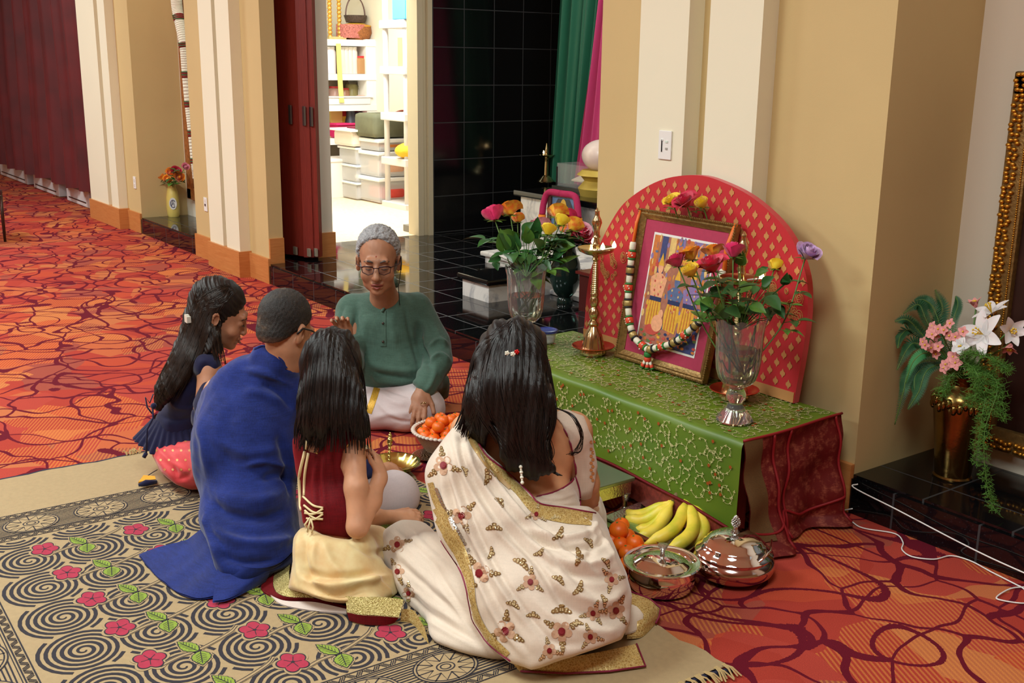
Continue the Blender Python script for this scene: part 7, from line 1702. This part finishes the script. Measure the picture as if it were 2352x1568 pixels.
# sari around hips and legs
K = SD(); K.ell(P(1180, 1360, 3.28), (.24, .2, .17), None, .06); K.chain([P(1100, 1400, 3.22), P(1000, 1320, 3.42), P(935, 1262, 3.66)], [.13, .115, .09], .06); K.chain([P(935, 1262, 3.66), P(975, 1330, 3.55), P(1050, 1420, 3.30)], [.09, .09, .08], .06); K.chain([P(1300, 1300, 3.35), P(1345, 1200, 3.7), P(1358, 1165, 3.85)], [.13, .10, .075], .05); K.ell(P(1130, 1450, 3.16), (.18, .14, .06), None, .05)
K.clip([(866, 1245), (876, 1212), (920, 1190), (985, 1190), (1060, 1180), (1200, 1150), (1330, 1140), (1352, 1128), (1380, 1140), (1392, 1180), (1400, 1300), (1400, 1450), (1250, 1530), (1180, 1528), (1080, 1505), (1000, 1478), (950, 1440), (925, 1390), (898, 1330), (880, 1290)], .02)
Sk = Surf(K, .0062); st = []
for i, (a, b, c) in enumerate((((905, 1215), (960, 1260), (1030, 1330)), ((885, 1240), (950, 1300), (1040, 1380)), ((895, 1275), (960, 1330), (1060, 1420)), ((905, 1310), (970, 1370), (1080, 1450)), ((925, 1350), (990, 1410), (1100, 1480)), ((940, 1395), (1010, 1440), (1110, 1495)), ((930, 1200), (990, 1250), (1040, 1300)), ((1000, 1330), (1050, 1400), (1110, 1490)), ((985, 1290), (1030, 1350), (1070, 1420)))): st.append(([a, b, c], .009, .006 if i % 2 else -.007))
Sk.folds(st); Sk.wrinkle(.0018, 26, 14)
sar = fabric('cream_georgette', (220, 202, 184), .6, .035, .35); sw = Sk.build('sari_wrap', sar, lt_)
# pallu: the embroidered end over the left shoulder
D_ = SD(); D_.cap(P(1050, 1000, 3.26), P(1075, 1000, 3.24), .07, .06, .04); D_.ell(P(1075, 1090, 3.20), (.125, .12, .12), None, .06); D_.ell(P(1140, 1200, 3.16), (.18, .15, .12), None, .07); D_.ell(P(1250, 1240, 3.17), (.17, .15, .09), None, .06); D_.ell(P(1200, 1330, 3.12), (.21, .20, .14), None, .07); D_.ell(P(1320, 1330, 3.12), (.165, .18, .15), None, .07); D_.ell(P(1270, 1430, 3.06), (.22, .18, .12), None, .06); D_.ell(P(1370, 1400, 3.12), (.09, .12, .12), None, .05); D_.cap(P(1310, 1200, 3.22), P(1365, 1215, 3.28), .085, .06, .05)
D_.ell(P(1240, 1490, 3.02), (.17, .12, .05), None, .04)
D_.clip([(1052, 968), (1078, 966), (1092, 1000), (1118, 1040), (1165, 1078), (1215, 1128), (1238, 1152), (1300, 1160), (1352, 1164), (1374, 1176), (1392, 1205), (1416, 1260), (1440, 1320), (1452, 1370), (1448, 1430), (1428, 1468), (1370, 1490), (1300, 1512), (1220, 1538), (1170, 1520), (1118, 1478), (1082, 1420), (1070, 1350), (1052, 1300), (1012, 1248), (985, 1190), (960, 1140), (955, 1105), (980, 1055), (1020, 1008)], .016)
Sp = Surf(D_, .006); st = []
F1 = [[(1040, 985), (1060, 1080), (1130, 1200), (1220, 1300), (1300, 1420)], [(1062, 985), (1090, 1080), (1170, 1190), (1270, 1290), (1350, 1370)], [(1075, 1000), (1120, 1080), (1210, 1190), (1310, 1270), (1390, 1330)], [(1022, 1020), (1045, 1120), (1100, 1260), (1180, 1390), (1260, 1480)], [(1010, 1060), (1030, 1160), (1080, 1290), (1150, 1430), (1200, 1500)]]
for i, L in enumerate(F1): st.append((L, .012, .014)); st.append(([(x+15, y+2) for x, y in L], .010, -.013))
st += [([(1200, 1210), (1270, 1235), (1350, 1225), (1372, 1195)], .010, .014), ([(1215, 1228), (1280, 1258), (1370, 1250), (1390, 1225)], .010, -.014), ([(1230, 1250), (1300, 1290), (1380, 1290), (1410, 1270)], .013, .014), ([(1240, 1275), (1300, 1315), (1390, 1325), (1425, 1310)], .012, -.012), ([(1240, 1300), (1310, 1360), (1390, 1380), (1440, 1350)], .016, .014), ([(1240, 1340), (1310, 1400), (1400, 1420), (1445, 1400)], .014, -.012), ([(1220, 1370), (1290, 1430), (1380, 1450), (1430, 1440)], .014, .010), ([(1190, 1400), (1260, 1470), (1350, 1480)], .014, -.008), ([(1330, 1180), (1385, 1230), (1420, 1300)], .010, .008), ([(1350, 1200), (1360, 1260), (1345, 1290)], .010, -.008)]
Sp.folds(st); Sp.wrinkle(.002, 24, 21)
pal = Sp.build('sari_pallu', sar, lt_)
# gold borders
n = N('gold_zari_border'); co = n.obj(); nz = n.noise(co, 120, 3, .6).outputs[0]; v2 = n.n('TexVoronoi'); v2.inputs['Scale'].default_value = 130; v2.feature = 'DISTANCE_TO_EDGE'; n.t.links.new(co, v2.inputs['Vector'])
n.set(Base_Color=n.mix(n.ramp(v2.outputs[0], ((.04, .7), (.14, 0.))), n.ramp(nz, ((.35, lin((166, 128, 66))), (.7, lin((214, 180, 108))))), lin((226, 204, 142))), Roughness=.38, Metallic=.35); n.bump(nz, .6, .003); zar = n.m
m = MB(); m2 = MB(); plain = mat('tan_satin_border', (176, 138, 82), .5)
ribbon(Sp, [(1078, 978), (1092, 1020), (1140, 1078), (1190, 1120), (1236, 1168), (1300, 1184), (1360, 1192)], [18, 20, 24, 26, 30, 34, 28], .0025, m, 5)
ribbon(Sp, [(1074, 980), (1082, 1012), (1122, 1072), (1172, 1120)], 9, .003, m2, 2)
ribbon(Sp, [(972, 1112), (984, 1160), (1012, 1212), (1046, 1272), (1070, 1330), (1084, 1392), (1112, 1450), (1165, 1505)], [46, 56, 60, 52, 36, 22, 18, 18], .0035, m, 7)
m.build('zari_border', zar, pal, 'all', weld=None); m2.build('satin_edge', plain, pal, 'all', weld=None)
m = MB(); piping(Sp, [(1062, 970), (1088, 1000), (1118, 1046), (1168, 1086), (1218, 1134), (1240, 1156), (1300, 1166), (1368, 1178)], .0028, m, .003); piping(Sp, [(960, 1112), (966, 1146), (990, 1196), (1018, 1250), (1054, 1304), (1071, 1352), (1084, 1420), (1120, 1476), (1172, 1518)], .0028, m, .003); m.build('maroon_edge', mar, pal, 'all')
m = MB()
for k in range(20):
    f = k/19; L = spline([(1002, 1124), (1020, 1165), (1048, 1212), (1076, 1262)], 7); p = L[int(f*(len(L)-1))]; decal(Sp, [(p[0]+4.5*math.cos(a), p[1]+4.5*math.sin(a)) for a in range(6)], .004, m)
m.build('mirror_work', silver, pal, weld=None)
# floral motifs
MO = {k: MB() for k in ('petal', 'core', 'leaf', 'bead')}
def motif(S_, x, y, s, rot, fl=True, sprigs=(0, 2.2, 4.3)):
    s *= 1.25
    if fl:
        for k in range(5):
            a = rot+k*1.2566; cx_, cy_ = x+s*.48*math.cos(a), y+s*.48*math.sin(a); decal(S_, [(cx_+s*.3*math.cos(b), cy_+s*.3*math.sin(b)) for b in np.linspace(0, 2*PI, 9, endpoint=False)], .0018, MO['petal'])
        for q, o in ((.30, .0045), (.2, .0065)): decal(S_, [(x+s*q*math.cos(b)*(1.1 if int(b*3) % 2 else .9), y+s*q*math.sin(b)) for b in np.linspace(0, 2*PI, 9, endpoint=False)], o, MO['core'])
    for a in sprigs:
        a += rot; d0 = .95 if fl else .1
        for j, (dd, da, sz_) in enumerate(((0, 0, 1), (.0, .55, .8), (.0, -.55, .8), (.28, .25, .75), (.28, -.25, .75), (.5, 0, .7))):
            bx, by = x+s*(d0-.25+dd)*math.cos(a), y+s*(d0-.25+dd)*math.sin(a); aa = a+da*1.4; L = s*.44*sz_; w = s*.145
            pts = [(bx+L*f*math.cos(aa)-w*g*math.sin(aa), by+L*f*math.sin(aa)+w*g*math.cos(aa)) for f, g in ((0, 0), (.4, .9), (.75, .7), (1, 0), (.75, -.7), (.4, -.9))]
            decal(S_, pts, .0022, MO['leaf']); decal(S_, [(bx+L*.5*math.cos(aa)+2*math.cos(b), by+L*.5*math.sin(aa)+2*math.sin(b)) for b in range(6)], .0045, MO['bead'])
for x, y, s, r in ((1018, 1068, 24, .3), (1060, 1184, 24, 1.2), (1100, 1316, 27, 2.0), (1160, 1449, 27, .5), (1290, 1450, 26, 1.5), (1415, 1402, 22, .9), (1232, 1180, 15, .6), (1218, 1336, 20, 2.6), (1262, 1494, 18, .2), (1356, 1462, 18, 2.2), (1405, 1330, 18, 1.8), (1362, 1408, 18, 2.9)): motif(Sp, x, y, s, r)
for x, y, s, r in ((1122, 1095, 18, 2.0), (1135, 1208, 18, .4), (1200, 1290, 20, 1.0), (1286, 1228, 18, 2.6), (1285, 1328, 16, 1.0), (1332, 1278, 20, 2.0), (1290, 1397, 22, .4), (1332, 1352, 18, 2.5), (1070, 1080, 12, 1.5), (1355, 1243, 14, 1.2), (1325, 1428, 14, .3), (1390, 1378, 14, 1.7), (1150, 1150, 14, 1.2), (1130, 1270, 14, 2.2), (1180, 1385, 16, .8), (1240, 1270, 14, 2.9), (1225, 1410, 15, .5), (1395, 1290, 14, 1.3), (1275, 1185, 13, .2)): motif(Sp, x, y, s*1.45, r, False, (0, 2.4))
for k, nm, mt_ in (('petal', 'appliqued_petals', mat('rose_beige', (194, 152, 122), .7)), ('core', 'maroon_centres', mat('maroon_velvet_core', (128, 10, 24), .6)), ('leaf', 'gold_leaves', mat('old_gold_thread', (140, 104, 58), .45, .3, var=.2, vs=200)), ('bead', 'beads', mat('glass_bead', (226, 206, 160), .2, .5))): MO[k].build(nm, mt_, pal, weld=None)
MO = {k: MB() for k in ('petal', 'core', 'leaf', 'bead')}
for x, y, s, r in ((912, 1250, 20, -.3), (912, 1312, 18, 1.2), (938, 1362, 16, 1.6), (1368, 1156, 20, .2)): motif(Sk, x, y, s, r, True, (0, 3.1))
for k, nm, mt_ in (('petal', 'appliqued_petals', MC['rose_beige']), ('core', 'maroon_centres', MC['maroon_velvet_core']), ('leaf', 'gold_leaves', MC['old_gold_thread']), ('bead', 'beads', MC['glass_bead'])): MO[k].build(nm, mt_, sw, weld=None)
# gold hem spread on the rug, folded end at the right
m = MB(); loft(m, [[gz(1172, 1512, .05), gz(1260, 1514, .05), gz(1360, 1500, .05), gz(1462, 1478, .04)], [gz(1195, 1540, .018), gz(1300, 1545, .018), gz(1400, 1540, .018), gz(1482, 1528, .018)]], 40, .005)
loft(m, [[gz(1448, 1360, .07), gz(1490, 1375, .07), gz(1515, 1395, .05)], [gz(1446, 1420, .06), gz(1480, 1430, .05), gz(1512, 1415, .03)], [gz(1440, 1462, .03), gz(1475, 1458, .02), gz(1505, 1430, .02)]], 30, .006)
loft(m, [[gz(922, 1398, .05), gz(950, 1402, .05), gz(975, 1440, .04)], [gz(920, 1424, .018), gz(948, 1430, .018), gz(985, 1476, .018)]], 24, .005)
m.build('zari_hem', zar, pal, 'all', weld=None)
m = MB(); m.tube([gz(1448, 1358, .072), gz(1490, 1373, .072), gz(1517, 1395, .052), gz(1514, 1416, .032), gz(1506, 1431, .022)], .003, 6); m.tube([gz(1195, 1541, .02), gz(1300, 1546, .02), gz(1400, 1541, .02), gz(1483, 1529, .02), gz(1462, 1478, .04)], .003, 6); m.build('hem_piping', mar, pal, 'all')
m = MB(); loft(m, [[gz(1440, 1385, .085), gz(1462, 1392, .085), gz(1478, 1410, .07)], [gz(1436, 1455, .045), gz(1458, 1448, .04), gz(1476, 1436, .035)]], 20, .004); m.build('folded_end', sar, pal, 'all', weld=None)
# hair, clip, bead string
Hh = SD(); Hh.ell(Wl(0, -.02, .05), (.1, .122, .11), Ml, .02); Hh.ell(P(1176, 850, 3.18), (.112, .09, .12), None, .03); Hh.ell(P(1168, 935, 3.13), (.132, .07, .13), None, .04); Hh.ell(P(1200, 1020, 3.12), (.095, .05, .10), None, .04); Hh.ell(P(1235, 1060, 3.13), (.06, .04, .06), None, .03); Hh.chain([P(1100, 930, 3.14), P(1098, 1000, 3.2), P(1102, 1045, 3.24)], [.05, .045, .02], .03)
Hh.clip([(1185, 727), (1225, 737), (1255, 775), (1266, 830), (1276, 900), (1284, 945), (1262, 960), (1258, 1010), (1270, 1060), (1290, 1088), (1262, 1096), (1240, 1090), (1236, 1100), (1205, 1104), (1190, 1085), (1168, 1080), (1150, 1045), (1136, 1000), (1132, 968), (1118, 1000), (1104, 1046), (1088, 1030), (1078, 985), (1060, 960), (1066, 900), (1080, 830), (1092, 780), (1125, 740)], .014)
Sh = Surf(Hh, .0048); Sh.push(.002*np.sin((Sh.v @ np.array(CRH))*330+4*wob(Sh.v, 9, 1))+.0045*np.sin((Sh.v @ np.array(CRH))*85+3*wob(Sh.v, 7, 4))); hr = Sh.build('hair', hm, lt_)
m = MB(); strands(Sh, [(1170, 735), (1110, 790), (1082, 880), (1100, 950), (1140, 1010), (1165, 1060)], [(1190, 735), (1245, 790), (1268, 880), (1278, 960), (1262, 1030), (1280, 1082)], 260, .0012, m, 6, 11); strands(Sh, [(1150, 745), (1095, 800), (1070, 880), (1062, 950), (1080, 1000)], [(1165, 740), (1115, 800), (1098, 880), (1095, 950), (1108, 1030)], 60, .0012, m, 4, 15)
strands(Sh, [(1090, 860), (1070, 920), (1052, 965), (1040, 985)], [(1120, 900), (1095, 950), (1080, 1000), (1075, 1030)], 50, .001, m, 4, 12); m.build('hair_strands', hairm('black_hair_strand', (30, 22, 20), .3), hr, 'all', weld=None)
m = MB()
for k in range(14):
    o = RNG.uniform(-5, 5, 4); m.tube([Vector(p) for p in spline([tuple(P(1272+o[0], 935, 3.16)), tuple(P(1315+o[1], 955, 3.12)), tuple(P(1336+o[2], 1000, 3.12)), tuple(P(1326+o[3]*2, 1035, 3.15)), tuple(P(1308+o[0]*2, 1042+o[1], 3.17))], 6)], .0009, 4)
for k in range(16):
    o = RNG.uniform(-6, 6, 4); m.tube([Vector(p) for p in spline([tuple(P(1258+o[0], 1000, 3.15)), tuple(P(1268+o[1], 1040, 3.14)), tuple(P(1262+o[2], 1075, 3.14)), tuple(P(1286+o[3], 1092, 3.13))], 5)], .0011, 4)
m.build('loose_locks', hairm('black_hair_strand', (30, 22, 20), .3), hr, 'all', weld=None)
m = MB(); m2 = MB()
for (x, y), mm_ in (((1165, 811), m), ((1178, 813), m), ((1187, 808), m2)):
    h, nn = Sh.hit(x, y)
    if h is None: continue
    h = h-Vector(ray(x, y)).normalized()*.006
    for k in range(5): a = k*1.256; mm_.sphere(h+CRH*.0045*math.cos(a)+ZZ*.0045*math.sin(a), .0034, nu=8, nv=6)
    mm_.sphere(h-CFH*.003, .0025, nu=6, nv=4)
cl = m.build('pearl_hair_clip', mat('pearl', (236, 232, 214), .25), hr, 'all'); m2.build('red_stone', mat('red_stone', (200, 20, 20), .2), cl, 'all')
m = MB(); [m.sphere(P(1196+.6*k, 1072+6*k, 3.09), (.0035 if k % 2 else .0055), nu=8, nv=6) for k in range(7)]; m.build('bead_string', mat('pearl', (236, 232, 214), .25), lt_, 'all')
